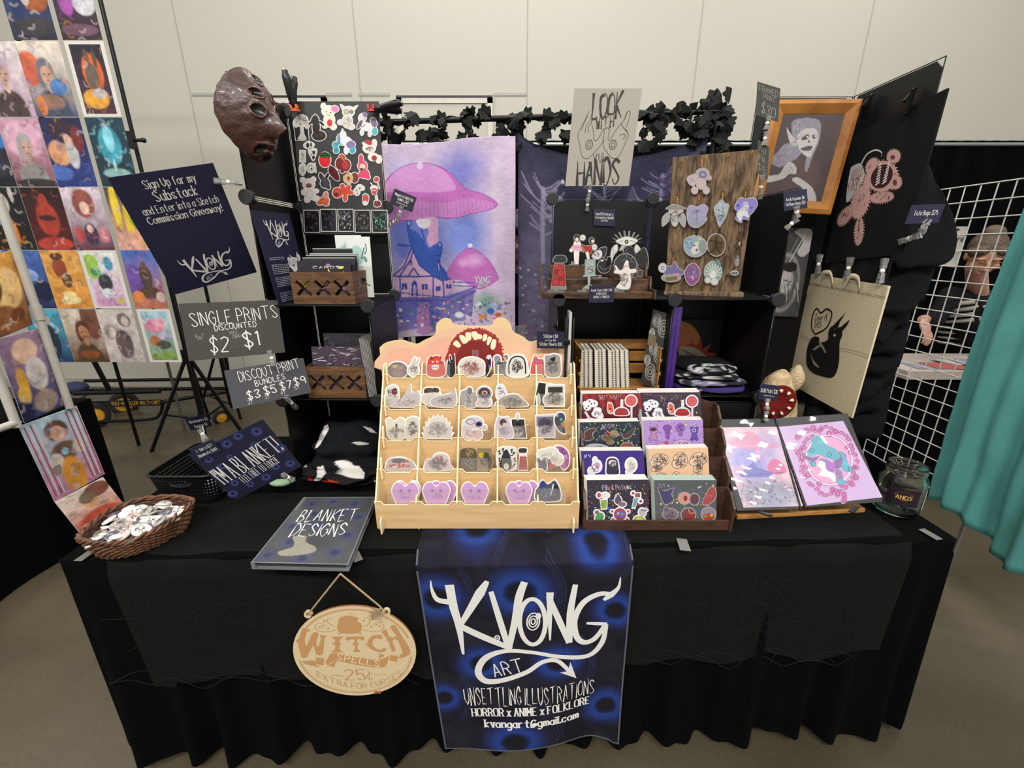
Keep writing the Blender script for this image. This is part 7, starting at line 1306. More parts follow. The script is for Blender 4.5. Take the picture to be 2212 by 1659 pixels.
for f, nm in ((Lf, 0), (Rf, 1)):
    mb = MB(); slab(mb, f, .006, '18181a'); mb.build('binder_leaf', vcol('binder_black', .4), ob)
    T = B7(f); c = [(108, 238), (592, 232), (800, 872), (320, 885)] if nm == 0 else [(605, 232), (1125, 185), (1440, 800), (832, 868)]
    p = [f.P(*T(*q), .0012) for q in c]; g = Fr(p[0], p[1]-p[0], p[3]-p[0]); qb = lambda u, v, o=0: (p[0]*(1-u)+p[1]*u)*(1-v)+(p[3]*(1-u)+p[2]*u)*v+f.n*o
    def TT(x, y):
        u, v = T(x, y); w = f.P(u, v, .0012); a_, b_ = .5, .5
        for _ in range(8):
            r0 = w-qb(a_, b_); e1 = (p[1]-p[0])*(1-b_)+(p[2]-p[3])*b_; e2 = (p[3]-p[0])*(1-a_)+(p[2]-p[1])*a_; M_ = np.array([[e1.dot(e1), e1.dot(e2)], [e1.dot(e2), e2.dot(e2)]]); s_ = np.linalg.solve(M_, [r0.dot(e1), r0.dot(e2)]); a_ += s_[0]; b_ += s_[1]
        return a_, b_
    mb = MB()
    if nm == 0:
        im = Img(110, 140, 'd8b8c4', TT); im.blob(.35, .45, .5, .4, '9a94cc', .6); im.blob(.75, .25, .3, .3, 'a49ccc', .7, .7); im.blob(.5, .85, .7, .25, '8d94a8', .5, .9); im.noise(14, .12, 3)
        im.poly([(200, 390), (260, 320), (350, 270), (420, 290), (500, 350), (600, 390), (520, 410), (300, 410)], 'cf8fae', .9, 3); im.poly([(515, 540), (560, 490), (630, 520), (670, 590), (600, 620), (530, 590)], 'c8749a', 1, 3); im.poly([(250, 570), (330, 540), (350, 620), (260, 625)], 'c994b4', .8, 3); im.poly([(410, 420), (450, 420), (460, 500), (425, 490)], 'd8a0b8', .9)
        im.poly([(285, 610), (400, 515), (430, 560), (560, 600), (540, 640), (300, 640)], '6f6cb0', .85); im.line([(300, 630), (640, 600)], .015, '4f4c90', .8); r = random.Random(5)
        for k in range(110): im.blob(*TT(r.uniform(300, 760), r.uniform(670, 860)), .016, .014, r.choice(['d8d4d8', '5d6078', '8d7a9a', 'c8866a', '6a8a86', '4a4c68', 'b04a5a']), .5)
        for k in range(7): im.line([(200+k*40, 370+k*3), (250+k*40, 395)], .006, 'e6ccd8', .7, 0)
    else: im = Img(2, 2, 'c0a6cc', TT)
    mb.grid(qb, im.w, im.h, im.a, sm=False); J = Ink(mb, qb, TT, f.su*.8, f.sv*.8, .0003)
    if nm == 1:
        pk, dk = 'c07aa8', '8a4a80'
        J.ell(1010, 500, 195, 215, pk, 1, -.35, 30); J.ell(1010, 500, 170, 190, 'd39cc0', 1.4, -.35, 30); J.ring(1010, 500, 182, 202, 12, 'e6ccdc', 1.8, 40, -.35)
        r = random.Random(6)
        for k in range(34): a = 2*math.pi*k/34; x, y = 1005+(215+r.uniform(-8, 24))*math.cos(a), 510+(250+r.uniform(-8, 30))*math.sin(a); J.ell(x, y, r.uniform(18, 34), r.uniform(10, 18), pk, 1.1, a+1.2); J.line([(x-20, y), (x, y-16), (x+16, y), (x, y+10)], 5, dk, 2.1, 4)
        for (x, y) in ((880, 245), (830, 260), (940, 255), (760, 310), (1010, 290), (790, 480), (760, 440), (1180, 440), (1150, 400), (1220, 560), (840, 620), (930, 690), (1040, 740), (1130, 780), (1110, 700), (1190, 690), (1080, 770), (1130, 820), (800, 400), (1060, 270), (820, 560), (1225, 640)): J.ell(x, y, r.uniform(28, 42), r.uniform(20, 30), pk, 1.2, r.uniform(0, 3)); J.ring(x, y, r.uniform(14, 24), r.uniform(10, 16), 6, dk, 2.2, 14, r.uniform(0, 3))
        for P, c in (([(870, 330), (920, 305), (990, 380), (1060, 410), (1100, 470), (1060, 500), (960, 470), (900, 430)], '5fa4b4'), ([(880, 320), (860, 400), (830, 430), (850, 470), (910, 460), (920, 390)], '5fa4b4'), ([(800, 460), (870, 480), (930, 470), (890, 510), (830, 500)], '7d6a94'), ([(1040, 560), (1060, 480), (1100, 430), (1150, 470), (1120, 540), (1080, 570)], '7d6a94'), ([(1090, 420), (1140, 470), (1170, 540), (1200, 580), (1150, 600), (1110, 560), (1120, 500)], '5fa4b4'), ([(940, 315), (960, 310), (1000, 370), (960, 360)], 'e8e2dc'), ([(1010, 420), (1040, 405), (1075, 430), (1070, 490), (1040, 495), (1020, 460)], 'e8e2dc'), ([(915, 540), (940, 505), (975, 515), (985, 575), (1030, 590), (1060, 640), (1050, 680), (1010, 640), (950, 630), (920, 620), (950, 580)], 'e8e2dc'), ([(925, 500), (970, 490), (1040, 530), (1050, 600), (990, 580), (975, 520)], '8d7ab0'), ([(1060, 580), (1110, 590), (1120, 680), (1080, 690)], '8d78a0'), ([(850, 510), (890, 500), (905, 545), (870, 555)], '5fa4b4'), ([(1070, 660), (1130, 660), (1140, 690), (1080, 695)], '5fa4b4')): J.poly(P, c, 2.6, 3)
        for x, y in ((870, 425), (1180, 575), (880, 530), (1010, 455)): J.ring(x, y, 18, 16, 5, '2f6f80', 3.4, 14)
        J.ell(1030, 550, 30, 30, 'a868c0', 3)
    mb.build('sleeved_print', INKG, ob)
    mb = MB(); mb.grid(lambda u, v: f.P(.015+.97*u, .01+.985*v, .0035+.0012*math.sin(u*11+v*17)+.001*math.sin(v*31-u*9)), 24, 24); mb.build('clear_sleeve', clear('sleeve_film', 'fbfbfb', .11, .06), ob)
mb = MB(); mb.tube([Lf.P(1, t, .003) for t in (0, .25, .5, .75, 1)], .003, 6); mb.build('fold_seam', BLK, ob)
# ---------------------------------------------------------------- glass jar
jc = atz(1930, 1104, ZT); jr = .057; GL = glass('jar_glass'); jar = thing('glass_jar', (jc.x, jc.y, ZT), 'empty glass jar with a dark label on the right end of the table', 'jar'); mb = MB()
pr = [(0, .004), (jr*.86, .004), (jr*.97, .010), (jr, .022), (jr, .110), (jr*.97, .122), (jr*.84, .134), (jr*.82, .140), (jr*.86, .143), (jr*.84, .148), (jr*.86, .152), (jr*.84, .158), (jr*.84, .163), (jr*.80, .164), (jr*.79, .158), (jr*.78, .138), (jr*.93, .120), (jr*.955, .108), (jr*.955, .024), (jr*.90, .012), (0, .010)]
mb.lathe(pr, (jc.x, jc.y, ZT+.002), 40); mb.build('jar_body', GL, jar)
def band(a0, a1, z0, z1, c, nm, draw=None):
    mb = MB(); S = lambda u, v, o=0: V((jc.x+(jr+.0006+o)*math.cos(a0+(a1-a0)*u), jc.y+(jr+.0006+o)*math.sin(a0+(a1-a0)*u), z1+(z0-z1)*v)); mb.grid(lambda u, v: S(u, v), 20, 3, c=c)
    if draw: draw(Ink(mb, S, None, jr*(a1-a0), z1-z0, .0003))
    mb.build(nm, INK, jar)
def d(i): i.ell(.52, .4, .26, .24, 'c98a2a', 1); i.poly([(.28, .35), (.76, .30), (.78, .60), (.26, .62)], '2a1522', 2); i.text('ANDS', (.30, .58), (.75, .55), .2, 'd8b054', .15, 's', 3); i.poly([(0, .8), (1, .8), (1, 1), (0, 1)], '3a1a30', 1)
band(R(195), R(275), ZT+.05, ZT+.105, '1f1420', 'dark_label', d); band(R(300), R(335), ZT+.035, ZT+.10, 'd8d2c4', 'paper_label')
# ================================================================ HANGING BLANKETS, ROD, GARLAND
YB2 = 1.90
def blanket(name, c, Y, top, label, im, ph, extra=None):
    f = frY(c, Y); mb = MB()
    def S(u, v, o=0):
        w = .008*math.sin(u*9+ph+v*2)+.005*math.sin(u*23-v*7+ph)+.006*noise.noise(V((u*5, v*6, ph)))
        return f.P(u, v+(1-v)*top(u), w+o)
    mb.grid(S, im.w, im.h, im.a); 
    if extra: extra(Ink(mb, S, None, f.su, f.sv, .0006))
    return tag(mb.build(name, vcol('plush_print', .7, 0, .25, (60, .25)), solid=.004), label, 'blanket')
CP = [(826, 300), (1113, 292), (1098, 742), (862, 728)]; f = frY(CP, YB2); TA = crop(f, 800, 220, 3.191)
im = Img(190, 260, 'c6b3cc', TA)
B_ = lambda x, y, rx, ry, c, s=.8, a=1: im.blob(*TA(x, y), rx/900, ry/1330, c, s, a)
B_(620, 470, 260, 230, '7f7fc4'); B_(300, 900, 330, 420, '6d78c6', .6); B_(640, 900, 270, 330, '7584c8', .7); B_(200, 430, 120, 120, '9aa0d4', 1, .6); B_(330, 1400, 380, 200, '6a64ac', .6); B_(800, 1380, 130, 110, '6fa090', .8, .9); B_(870, 700, 60, 500, 'cfbcd0', .9, .6); im.noise(7, .10, 2); im.noise(30, .07, 5)
cap = [(95, 540), (180, 440), (270, 392), (340, 382), (420, 398), (520, 445), (590, 515), (645, 575), (690, 605), (780, 632), (872, 690), (868, 718), (800, 748), (700, 768), (600, 788), (520, 788), (430, 772), (300, 788), (120, 795)]
im.poly(cap, 'b96cb4', 1, 3); im.poly([(105, 535), (180, 442), (270, 394), (340, 384), (420, 400), (500, 450), (560, 520), (585, 590), (440, 600), (300, 585), (105, 590)], 'c98fc6', 1, 3); im.poly([(120, 640), (300, 650), (520, 680), (680, 650), (860, 700), (800, 745), (600, 785), (430, 768), (120, 790)], 'c384c0', .8, 2)
for k in range(26): im.line([(120+k*29, 615+max(0, k-14)*5), (112+k*30, 770-max(0, k-18)*5)], .005, '8a4a94', .55, 0)
im.line(cap, .006, '7a3f96', .9, 3)
im.poly([(360, 780), (460, 778), (465, 900), (470, 1040), (420, 1000), (385, 930), (400, 860)], 'd0a0c4', 1, 3); im.poly([(320, 785), (410, 780), (408, 830), (375, 850), (340, 840), (318, 810)], 'd8d0dc', 1, 2)
im.poly([(255, 800), (290, 800), (275, 850), (330, 880), (400, 1000), (470, 1090), (530, 1170), (575, 1205), (570, 1250), (430, 1190), (340, 1120), (290, 1010), (262, 900)], '3556a8', 1, 2); im.poly([(390, 1000), (480, 950), (500, 985), (480, 1080), (440, 1060)], '3a5cb0', 1, 2)
im.poly([(290, 985), (170, 1180), (190, 1340), (500, 1335), (510, 1230), (430, 1190), (340, 1110)], 'caa3c0', 1, 0); im.poly([(500, 1230), (575, 1215), (575, 1280), (505, 1335)], 'c49cc0', 1)
for P in ([(290, 985), (230, 1120), (160, 1185), (200, 1190), (280, 1070), (300, 1000)], [(290, 985), (340, 1110), (430, 1190), (470, 1200)], [(190, 1190), (430, 1190)], [(205, 1190), (210, 1330)], [(430, 1190), (432, 1330)], [(500, 1230), (505, 1330)], [(260, 1190), (300, 1130), (340, 1190)], [(430, 1190), (500, 1230)], [(350, 860), (370, 930), (362, 1010)], [(190, 965), (270, 970)], [(400, 1050), (480, 1045)]): im.line(P, .016, '34489c', 1, 0)
for x, y, w, h in ((235, 1260, 18, 22), (375, 1265, 20, 20), (465, 1280, 16, 18), (540, 1265, 20, 14), (280, 1090, 10, 22), (468, 1110, 14, 40)): im.poly([(x-w, y-h), (x+w, y-h), (x+w, y+h), (x-w, y+h)], '3a4698', 1); im.line([(x, y-h), (x, y+h)], .004, 'd8c8dc', 1, 0)
im.poly([(280, 1330), (285, 1240), (303, 1210), (322, 1240), (326, 1330)], '34489c', 1, 0); im.poly([(292, 1330), (294, 1260), (303, 1245), (314, 1260), (316, 1330)], 'b890c0', 1)
for x, y in ((270, 812), (478, 968)): im.blob(*TA(x, y), .026, .018, '3556a8', .2); im.blob(*TA(x, y), .013, .009, '8f9ad4', .2)
im.poly([(528, 1170), (580, 1080), (640, 1022), (690, 1002), (760, 1035), (830, 1105), (882, 1205), (868, 1235), (800, 1275), (730, 1290), (640, 1230), (560, 1215)], 'b769b2', 1, 3); B_(720, 1090, 90, 60, 'd2a4d0', .8, .9); B_(640, 1105, 50, 40, 'd0a0cc', .7, .8)
for k in range(12): im.line([(610+k*22, 1190), (620+k*20, 1240)], .004, '8a4a94', .5, 0)
im.line([(528, 1170), (580, 1080), (640, 1022), (690, 1002), (760, 1035), (830, 1105), (882, 1205)], .005, '7a3f96', .9, 3)
im.poly([(130, 1340), (520, 1335), (720, 1270), (730, 1310), (650, 1350), (660, 1500), (130, 1590)], '5f5ca8', .75, 0); im.poly([(330, 1400), (410, 1400), (420, 1590), (320, 1590)], 'a872ac', .8, 2); im.poly([(400, 1400), (470, 1380), (500, 1560), (420, 1590)], '4a5aa4', .8); im.poly([(620, 1320), (720, 1290), (700, 1480), (620, 1440)], '64559c', .8)
for x0, y0, x1, y1 in ((160, 1300, 540, 1345), (160, 1360, 540, 1365), (540, 1345, 730, 1270), (540, 1390, 730, 1300), (575, 1235, 720, 1245), (575, 1260, 720, 1270)): im.line([(x0, y0), (x1, y1)], .010, '3f479a', .9, 0)
for k in range(12): im.line([(170+k*48, 1300+max(0, 8-k)*0), (172+k*48, 1370)], .006, '3f479a', .8, 0)
r = random.Random(9)
for k in range(240):
    x, y = r.uniform(160, 980), r.uniform(1370, 1600); im.blob(*TA(x, y), r.uniform(.006, .02), r.uniform(.004, .012), r.choice(['d8d4dc', '5a8f80', '3f4f8c', '8a6aa8', '5f9a98', 'c8748a', '3a6a5a', '6f5a9c', 'd8b45a']), .4, .8)
for x, y, rx, ry, c in ((770, 1480, 30, 20, 'd0803a'), (615, 1465, 40, 26, 'dcdce4'), (830, 1440, 34, 28, '3a68b4'), (880, 1465, 30, 20, 'c8603a'), (850, 1395, 30, 14, '8fb8dc'), (750, 1390, 24, 14, 'd8d8e0'), (340, 400, 26, 28, 'd4c4d8'), (690, 985, 22, 16, 'd8d4e0')): B_(x, y, rx, ry, c, .3)
def sig(i): logo(i, .66, .665, .80, .735, 'b4cfc0', 1)
blanket('pink_blanket', CP, YB2, lambda u: .028*(1-u)**.7*1.0+.006*math.sin(u*7), 'pink and blue plush blanket with giant mushrooms and a cottage hanging behind the table', im, .3, sig)
CP = [(1119, 288), (1532, 282), (1508, 770), (1120, 770)]; YD2 = 1.93; f = frY(CP, YD2); TD_ = crop(f, 1140, 160, 3.319); im = Img(210, 240, '25253a', TD_)
im.noise(6, .3, 4); im.blob(.12, .6, .22, .6, '6a6480', .9, .9); im.blob(.3, .95, .5, .35, '6f5f74', .9, .9); im.blob(.97, .38, .16, .38, '7d6c8c', .8, .9); im.blob(.6, .45, .3, .3, '4d4866', .9, .7); im.noise(30, .2, 8)
def tree(x, y, h, w, seed, col):
    r = random.Random(seed); im.line([(x, y), (x+r.uniform(-10, 10), y-h*.5), (x+r.uniform(-20, 20), y-h)], [.02][0]*w, col, .85)
    for k in range(14):
        t = r.uniform(.35, 1); s = r.choice((-1, 1)); L = r.uniform(60, 170); im.line([(x, y-h*t), (x+s*L*.5, y-h*t-L*.3), (x+s*L, y-h*t-L*r.uniform(.5, 1.1))], .007*w, col, .7)
tree(110, 1300, 560, 1.6, 3, '8f88a2'); tree(190, 1150, 380, 1, 5, '968fa8'); tree(960, 900, 300, 1.2, 6, '7d749a'); tree(560, 900, 330, .9, 9, '69637f'); tree(1010, 950, 380, 1.5, 12, '3a3450')
im.poly([(215, 800), (245, 760), (340, 900), (370, 930), (360, 950), (160, 990), (150, 970), (225, 920)], '8a809a', .9); im.poly([(225, 915), (245, 775), (355, 915)], '56506a', .9)
for k in range(6): im.line([(232+k*4, 800+k*20), (262+k*16, 800+k*20)], .004, '9a92a8', .8, 0)
im.poly([(190, 1000), (330, 960), (330, 1240), (200, 1240)], '6a6278', .8); 
for k in range(8): im.line([(195, 1010+k*28), (330, 985+k*30)], .004, '3f3a50', .8, 0); im.line([(200+k*18, 1000), (205+k*17, 1240)], .003, '3f3a50', .6, 0)
im.poly([(625, 850), (745, 770), (820, 870), (815, 945), (640, 945)], '8f88a0', .9); im.poly([(745, 665), (800, 790), (745, 770), (700, 800)], '4d4760', .9); im.line([(755, 660), (830, 860)], .006, '7f789a', .9)
for x in (690, 770): im.poly([(x-28, 945), (x-28, 890), (x, 865), (x+28, 890), (x+28, 945)], '2d2940', 1)
im.line([(625, 850), (745, 785), (820, 870)], .012, 'b0a8bc', .9, 0)
for x, y, s in ((255, 645, 16), (118, 1010, 7), (205, 1180, 10), (820, 800, 26), (940, 850, 26), (960, 800, 18)): im.blob(*TD_(x, y), s/1370, s/1300, 'c9c4d4', .5, .9)
im.poly([(790, 740), (825, 800), (815, 860), (780, 860), (805, 810)], '8fa0b4', .8, 3)
for k in range(120): im.blob(r.uniform(.0, .3), r.uniform(.55, 1), .012, .008, r.choice(['8d8398', '6a6078', '453f54', 'a89fae']), .6, .7)
def hem(i): i.ribbon([(u*i.su, .004) for u in np.linspace(0, 1, 40)], [.008]*40, '17172a', 1)
blanket('dark_blanket', CP, YD2, lambda u: .105*(4*u*(1-u))**.8+.0*u, 'navy and grey plush blanket with haunted house trees hanging right of the pink one', im, 2.1, hem)
RA, RB = at(824, 264, 1.94), at(1562, 240, 1.94); rod = thing('backdrop_stand', (RA+RB)/2-V((0, 0, 1)), 'black metal stand with a long horizontal rod carrying the garland and hanging blankets', 'stand')
m = MB(); m.tube([RA, RB], .011, 10); m.build('rod', BLKMET, rod)
for p, px in ((RA, 0), (RB, 1)):
    m = MB(); q = V((p.x+(.03 if px == 0 else -.02), p.y, 0)); m.tube([q, q+V((0, 0, p.z+.0))], .012, 8); m.build('upright', BLKMET, rod)
    for an in (90, 210, 330): m = MB(); m.tube([q+V((0, 0, .32)), q+V((.3*math.cos(R(an)), .3*math.sin(R(an)), .01))], .008, 6); m.build('leg', BLKMET, rod)
    m = MB(); m.ball(p, .016, 6); m.build('end_cap', BLK, rod)
gl = thing('leaf_garland', (RA+RB)/2, 'garland of black fabric ivy leaves wound along the horizontal rod', 'garland'); rg = random.Random(21); mb = MB(); vine = []
LEAF = [(0, 0), (.28, -.02), (.58, .02), (.52, .24), (.78, .45), (.66, .60), (.45, .62), (.40, .84), (.18, .84), (0, 1.02)]
LEAF = LEAF+[(-x, y) for x, y in LEAF[-2:0:-1]]
def leaf(p, s):
    M3 = Matrix.Rotation(rg.uniform(0, 6.3), 3, 'Z') @ Matrix.Rotation(rg.uniform(-1.1, 1.1), 3, 'X'); M4 = Matrix(((1, 0, 0), (0, 0, -1), (0, 1, 0))) @ Matrix.Rotation(rg.uniform(1.6, 4.7), 3, 'Z') @ Matrix.Rotation(rg.uniform(-.9, .9), 3, 'X') @ Matrix.Rotation(rg.uniform(-.9, .9), 3, 'Y')
    vs = [p+M4 @ V((x*s*.75, y*s, -.35*s*abs(x))) for x, y in LEAF]; n = len(vs); c = p+M4 @ V((0, .45*s, 0)); mb.add(vs+[c], [(i, (i+1) % n, n) for i in range(n)])
for px, n in ((845, 9), (880, 8), (925, 12), (955, 8), (1000, 12), (1030, 9), (1060, 12), (1112, 14), (1125, 8), (1165, 8), (1215, 10), (1245, 6), (1330, 6), (1385, 9), (1408, 12), (1440, 12), (1480, 12), (1505, 14), (1520, 12), (1545, 16), (1550, 12)):
    t = (px-824)/738; p0 = RA.lerp(RB, t)
    for k in range(int(n*.62)): leaf(p0+V((rg.uniform(-.045, .045), rg.uniform(-.04, .02), rg.uniform(-.10, .035))), rg.uniform(.035, .065))
for k in range(16): leaf(RB+V((rg.uniform(-.05, .03), rg.uniform(-.04, .02), rg.uniform(-.16, .09))), rg.uniform(.04, .07))
mb.build('ivy_leaves', mat('fabric_leaf', '1e1f1d', .75, spec=.2, bump=(60, .2)), gl); m = MB(); m.tube([RA.lerp(RB, k/60)+V((0, .014*math.sin(k), .014*math.cos(k))) for k in range(61)], .0025, 5); m.build('vine', MATS['fabric_leaf'], gl)
# ================================================================ PEOPLE
def remesh(o, v, sm=3):
    q = o.modifiers.new('blend', 'REMESH'); q.mode = 'VOXEL'; q.voxel_size = v; q.use_smooth_shade = True
    s = o.modifiers.new('soft', 'SMOOTH'); s.iterations = sm; s.factor = .5; return o
SKIN = mat('skin', 'b98a76', .5, var=(30, .06))
def person(head, face, hip, chest, sh, arms, label, hairc, shirtc, ribs=False, gl_=True):
    """head centre, face direction, hip, chest, shoulder pair, arm chains [(elbow, wrist, hand dir)]"""
    head, face, hip, chest = V(head), V(face).normalized(), V(hip), V(chest); side = face.cross(V((0, 0, 1))).normalized(); up = side.cross(face).normalized(); H3 = Matrix((side, face, up)).transposed(); t = thing('person', (hip.x, hip.y, 0), label, 'person')
    b = MB(); P = lambda x, y, z: head+side*x+face*y+up*z
    b.ball(P(0, -.012, .022), (.074, .092, .090), 12, H3); b.ball(P(0, .022, -.045), (.058, .066, .068), 12, H3); b.ball(P(0, .062, -.088), (.024, .024, .022), 8, H3); b.tube([P(0, .085, .018), P(0, .104, -.018), P(0, .110, -.030)], [.009, .013, .015], 8); b.ball(P(.014, .096, -.031), .009, 6); b.ball(P(-.014, .096, -.031), .009, 6)
    b.ball(P(0, .084, -.060), (.024, .012, .007), 8, H3); b.ball(P(0, .083, -.070), (.020, .012, .007), 8, H3)
    for s in (-1, 1): b.ball(P(s*.076, -.008, -.008), (.010, .020, .032), 8, H3); b.ball(P(s*.033, .074, .030), (.026, .012, .008), 6, H3); b.ball(P(s*.042, .056, -.028), (.024, .024, .022), 6, H3)
    nb = chest+V((0, 0, .10)); b.tube([P(0, -.02, -.06), P(0, -.03, -.10), nb, chest], [.052, .050, .056, .09], 12)
    for s, (el, wr, hd) in zip(sh, arms):
        s, el, wr, hd = V(s), V(el), V(wr), V(hd).normalized(); b.tube([s, s.lerp(el, .5), el], [.046, .042, .037], 10); b.tube([el, el.lerp(wr, .35), wr], [.037, .036, .026], 10); b.ball(el, .038, 8)
        x = hd.cross(V((0, 0, 1))).normalized(); z = x.cross(hd).normalized(); pc = wr+hd*.05; b.ball(pc, (.038, .050, .017), 10, Matrix((x, hd, z)).transposed())
        for k in range(4):
            L = (.068, .078, .074, .058)[k]; o = pc+x*(-.028+.0185*k)+hd*.038; b.tube([o, o+hd*L*.42-z*.004, o+hd*L*.75-z*.018, o+hd*L*.95-z*.034], [.0095, .009, .008, .0065], 8)
        o = wr+hd*.02-x*.026; b.tube([o, o-x*.022+hd*.024-z*.006, o-x*.026+hd*.054-z*.016], [.012, .010, .008], 8)
    remesh(b.build('body', SKIN, t), .006)
    m = MB(); w = (V(sh[1])-V(sh[0])); m.tube([hip, hip.lerp(chest, .5), chest, chest+V((0, 0, .05))], [.155, .15, .16, .09], 16); m.tube([V(sh[0]), chest+V((0, 0, .04)), V(sh[1])], [.062, .085, .062], 12)
    for s, (el, wr, hd) in zip(sh, arms): s, el, wr = V(s), V(el), V(wr); m.ball(s, .064, 8); m.tube([s, el], [.062, .050], 12); m.tube([el, el.lerp(wr, .8)], [.050, .038], 12); m.ball(el, .05, 8)
    remesh(m.build('shirt', mat('shirt_'+shirtc, shirtc, .9, spec=.15, bump=(120, .2)), t), .012)
    m = MB(); m.ball(P(0, -.028, .036), (.086, .098, .096), 12, H3); m.ball(P(0, -.075, -.03), (.070, .060, .085), 10, H3)
    for s in (-1, 1): m.tube([P(s*.03, .075, .082), P(s*.068, .045, .055), P(s*.080, .0, .03)], [.020, .022, .016], 8)
    m.ball(P(0, -.05, .12), (.05, .05, .04), 8, H3); remesh(m.build('hair', mat('hair_'+hairc, hairc, .55, var=(90, .4), bump=(150, .5)), t), .008, 2)
    for s in (-1, 1): e = MB(); e.ball(P(s*.033, .083, .014), (.013, .005, .006), 6, H3); e.build('eye', mat('eye_dark', '2a211d', .3), t)
    if gl_:
        g = MB()
        for s in (-1, 1): g.tube([P(s*.034+.024*math.cos(a), .098, .010+.018*math.sin(a)) for a in [2*math.pi*k/18 for k in range(18)]], .0018, 5, True); g.tube([P(s*.058, .097, .014), P(s*.078, .04, .012), P(s*.080, -.01, .01)], .0016, 5)
        g.tube([P(-.010, .100, .014), P(.010, .100, .014)], .0016, 5); g.build('eyeglasses', GOLD, t)
    if ribs:
        m = MB(); cf = face.copy(); cf.z = 0; cf.normalize(); sx = cf.cross(V((0, 0, 1)))
        for s in (-1, 1):
            for k in range(8):
                c = chest.lerp(hip, -.1+.085*k); rr_ = .176; pts = [c+(cf*math.cos(a)+sx*s*math.sin(a))*(rr_+.002)+V((0, 0, -.05*math.sin(a)*1.0+.03)) for a in np.linspace(.22, 1.35, 8)]; m.tube(pts, [.013, .014, .014, .013, .012, .011, .009, .005], 6)
        for k in range(7): m.ball(chest.lerp(hip, .1+.12*k)+cf*.168, (.014, .010, .014), 6)
        for k in range(8): a = -1.2+.34*k; m.ball(nb+V((0, 0, -.02))+(cf*math.cos(a)+sx*math.sin(a))*.115+V((0, 0, -.05)), .012, 5)
        m.build('rib_print', mat('pale_print', '9a968e', .8), t)
    return t
# ================================================================ RIGHT NEIGHBOUR
hd = at(2128, 552, 2.60); ch = at(2100, 668, 2.86); hp = at(2092, 800, 3.04); s0, s1 = at(2052, 640, 2.82), at(2170, 645, 2.88)
person(hd, (-.45, -.75, -.62), hp, ch, (s0, s1), ((at(2022, 690, 2.74), at(1992, 690, 2.60), (.12, -.45, -.75)), (at(2190, 720, 2.78), at(2150, 760, 2.62), (-.6, -.4, -.4))), 'person with brown hair and glasses in black rib-print top bending behind the wire grid', '4d3a2b', '131316', True)
ct = thing('counter_table', (2.9, 2.66, 0), 'pale-topped table with a black skirt behind the white wire grid', 'table'); m = MB(); m.box((2.30, 2.36, .80), (3.6, 2.80, .85)); m.build('tabletop', mat('pale_top', 'b5a8a0', .5), ct); m = MB(); m.box((2.32, 2.38, .01), (3.58, 2.78, .80)); m.build('skirt', BLKC, ct)
rg = random.Random(4)
for k in range(5):
    x, y = 2.52+.11*k+rg.uniform(-.03, .03), 2.50+rg.uniform(-.05, .08); m = MB(); m.obox((x, y, .853+.004*k), (.2, .14, .003), Matrix.Rotation(rg.uniform(-.5, .5), 3, 'Z')); tag(m.build('flat_print', mat('flat_%d' % (k % 3), ('8d8f9a', 'a85a55', 'b8b4b4')[k % 3], .4)), ('grey', 'red', 'pale')[k % 3]+(' sheet', ' second sheet')[k//3]+' lying among others on the table behind the wire grid', 'print', 'sheets on the table behind the grid')
gw = thing('wire_grid', (2.27, 2.0, 0), 'white wire grid panel standing beside the hanging black shirts', 'grid panel'); GWM = mat('white_wire', 'c9c6c0', .4); m = MB(); ys = [1.40+.0765*k for k in range(15)]; zs = [.295+.0765*k for k in range(21)]
for y in ys: m.tube([(2.27, y, zs[0]), (2.27, y, zs[-1])], .0032, 6)
for z in zs: m.tube([(2.266, ys[0], z), (2.266, ys[-1], z)], .0032, 6)
m.build('wire_mesh', GWM, gw)
for y in (ys[-1],): m = MB(); m.tube([(2.27, y, 0), (2.27, y, zs[0])], .006, 6); m.bar((2.05, y, .01), (2.285, y, .01), .02, .02); m.build('foot', GWM, gw)
A = [atx(*q, 2.285) for q in ((2036, 489), (2093, 489), (2012, 573))]; f = Fr(A[0], A[1]-A[0], A[2]-A[0])
def d(i): J = Ink(i.mb, f.P, lambda x, y: f.uv(x, y), f.su, f.sv); J.text('more', (2051, 524), (2080, 522), 11, '2a2826', .16, 'n', 2); J.ell(2070, 496, 3, 3, '3a3835', 2)
tag(sheet('paper_sign', f, .002, 'c9c6bd', d), 'white paper sign lettered in black hanging on the wire grid', 'sign')
mb = MB()
def tS(u, v):
    y = 1.80-.75*u+.05*math.sin(v*3)*(1-u)+.02*v*(1-u); g = .25+.75*v
    x = 2.06-.10*v*u+g*(.030*math.sin(u*21+1.2*math.sin(v*2.2+u*3))+.020*math.sin(u*43-v*2))+.012*noise.noise(V((u*5, v*9, 2)))
    return V((x, y, 2.15+(.345+.035*math.sin(u*9)-2.15)*v))
mb.grid(tS, 150, 60); tag(mb.build('teal_cloth', mat('teal_fabric', '52948e', .75, spec=.2, bump=(180, .2), var=(6, .06)), solid=.003), 'teal cloth hanging in folds at the right edge before the wire grid', 'cloth')
m = MB(); m.tube([(2.14, .9, 2.15), (2.14, 1.75, 2.15)], .01, 8); m.tube([(2.14, 1.70, 0), (2.14, 1.70, 2.15)], .01, 8); m.tube([(2.14, .95, 0), (2.14, .95, 2.15)], .01, 8); tag(m.build('cloth_rail', STEEL), 'thin metal rail holding up the teal cloth', 'rail')
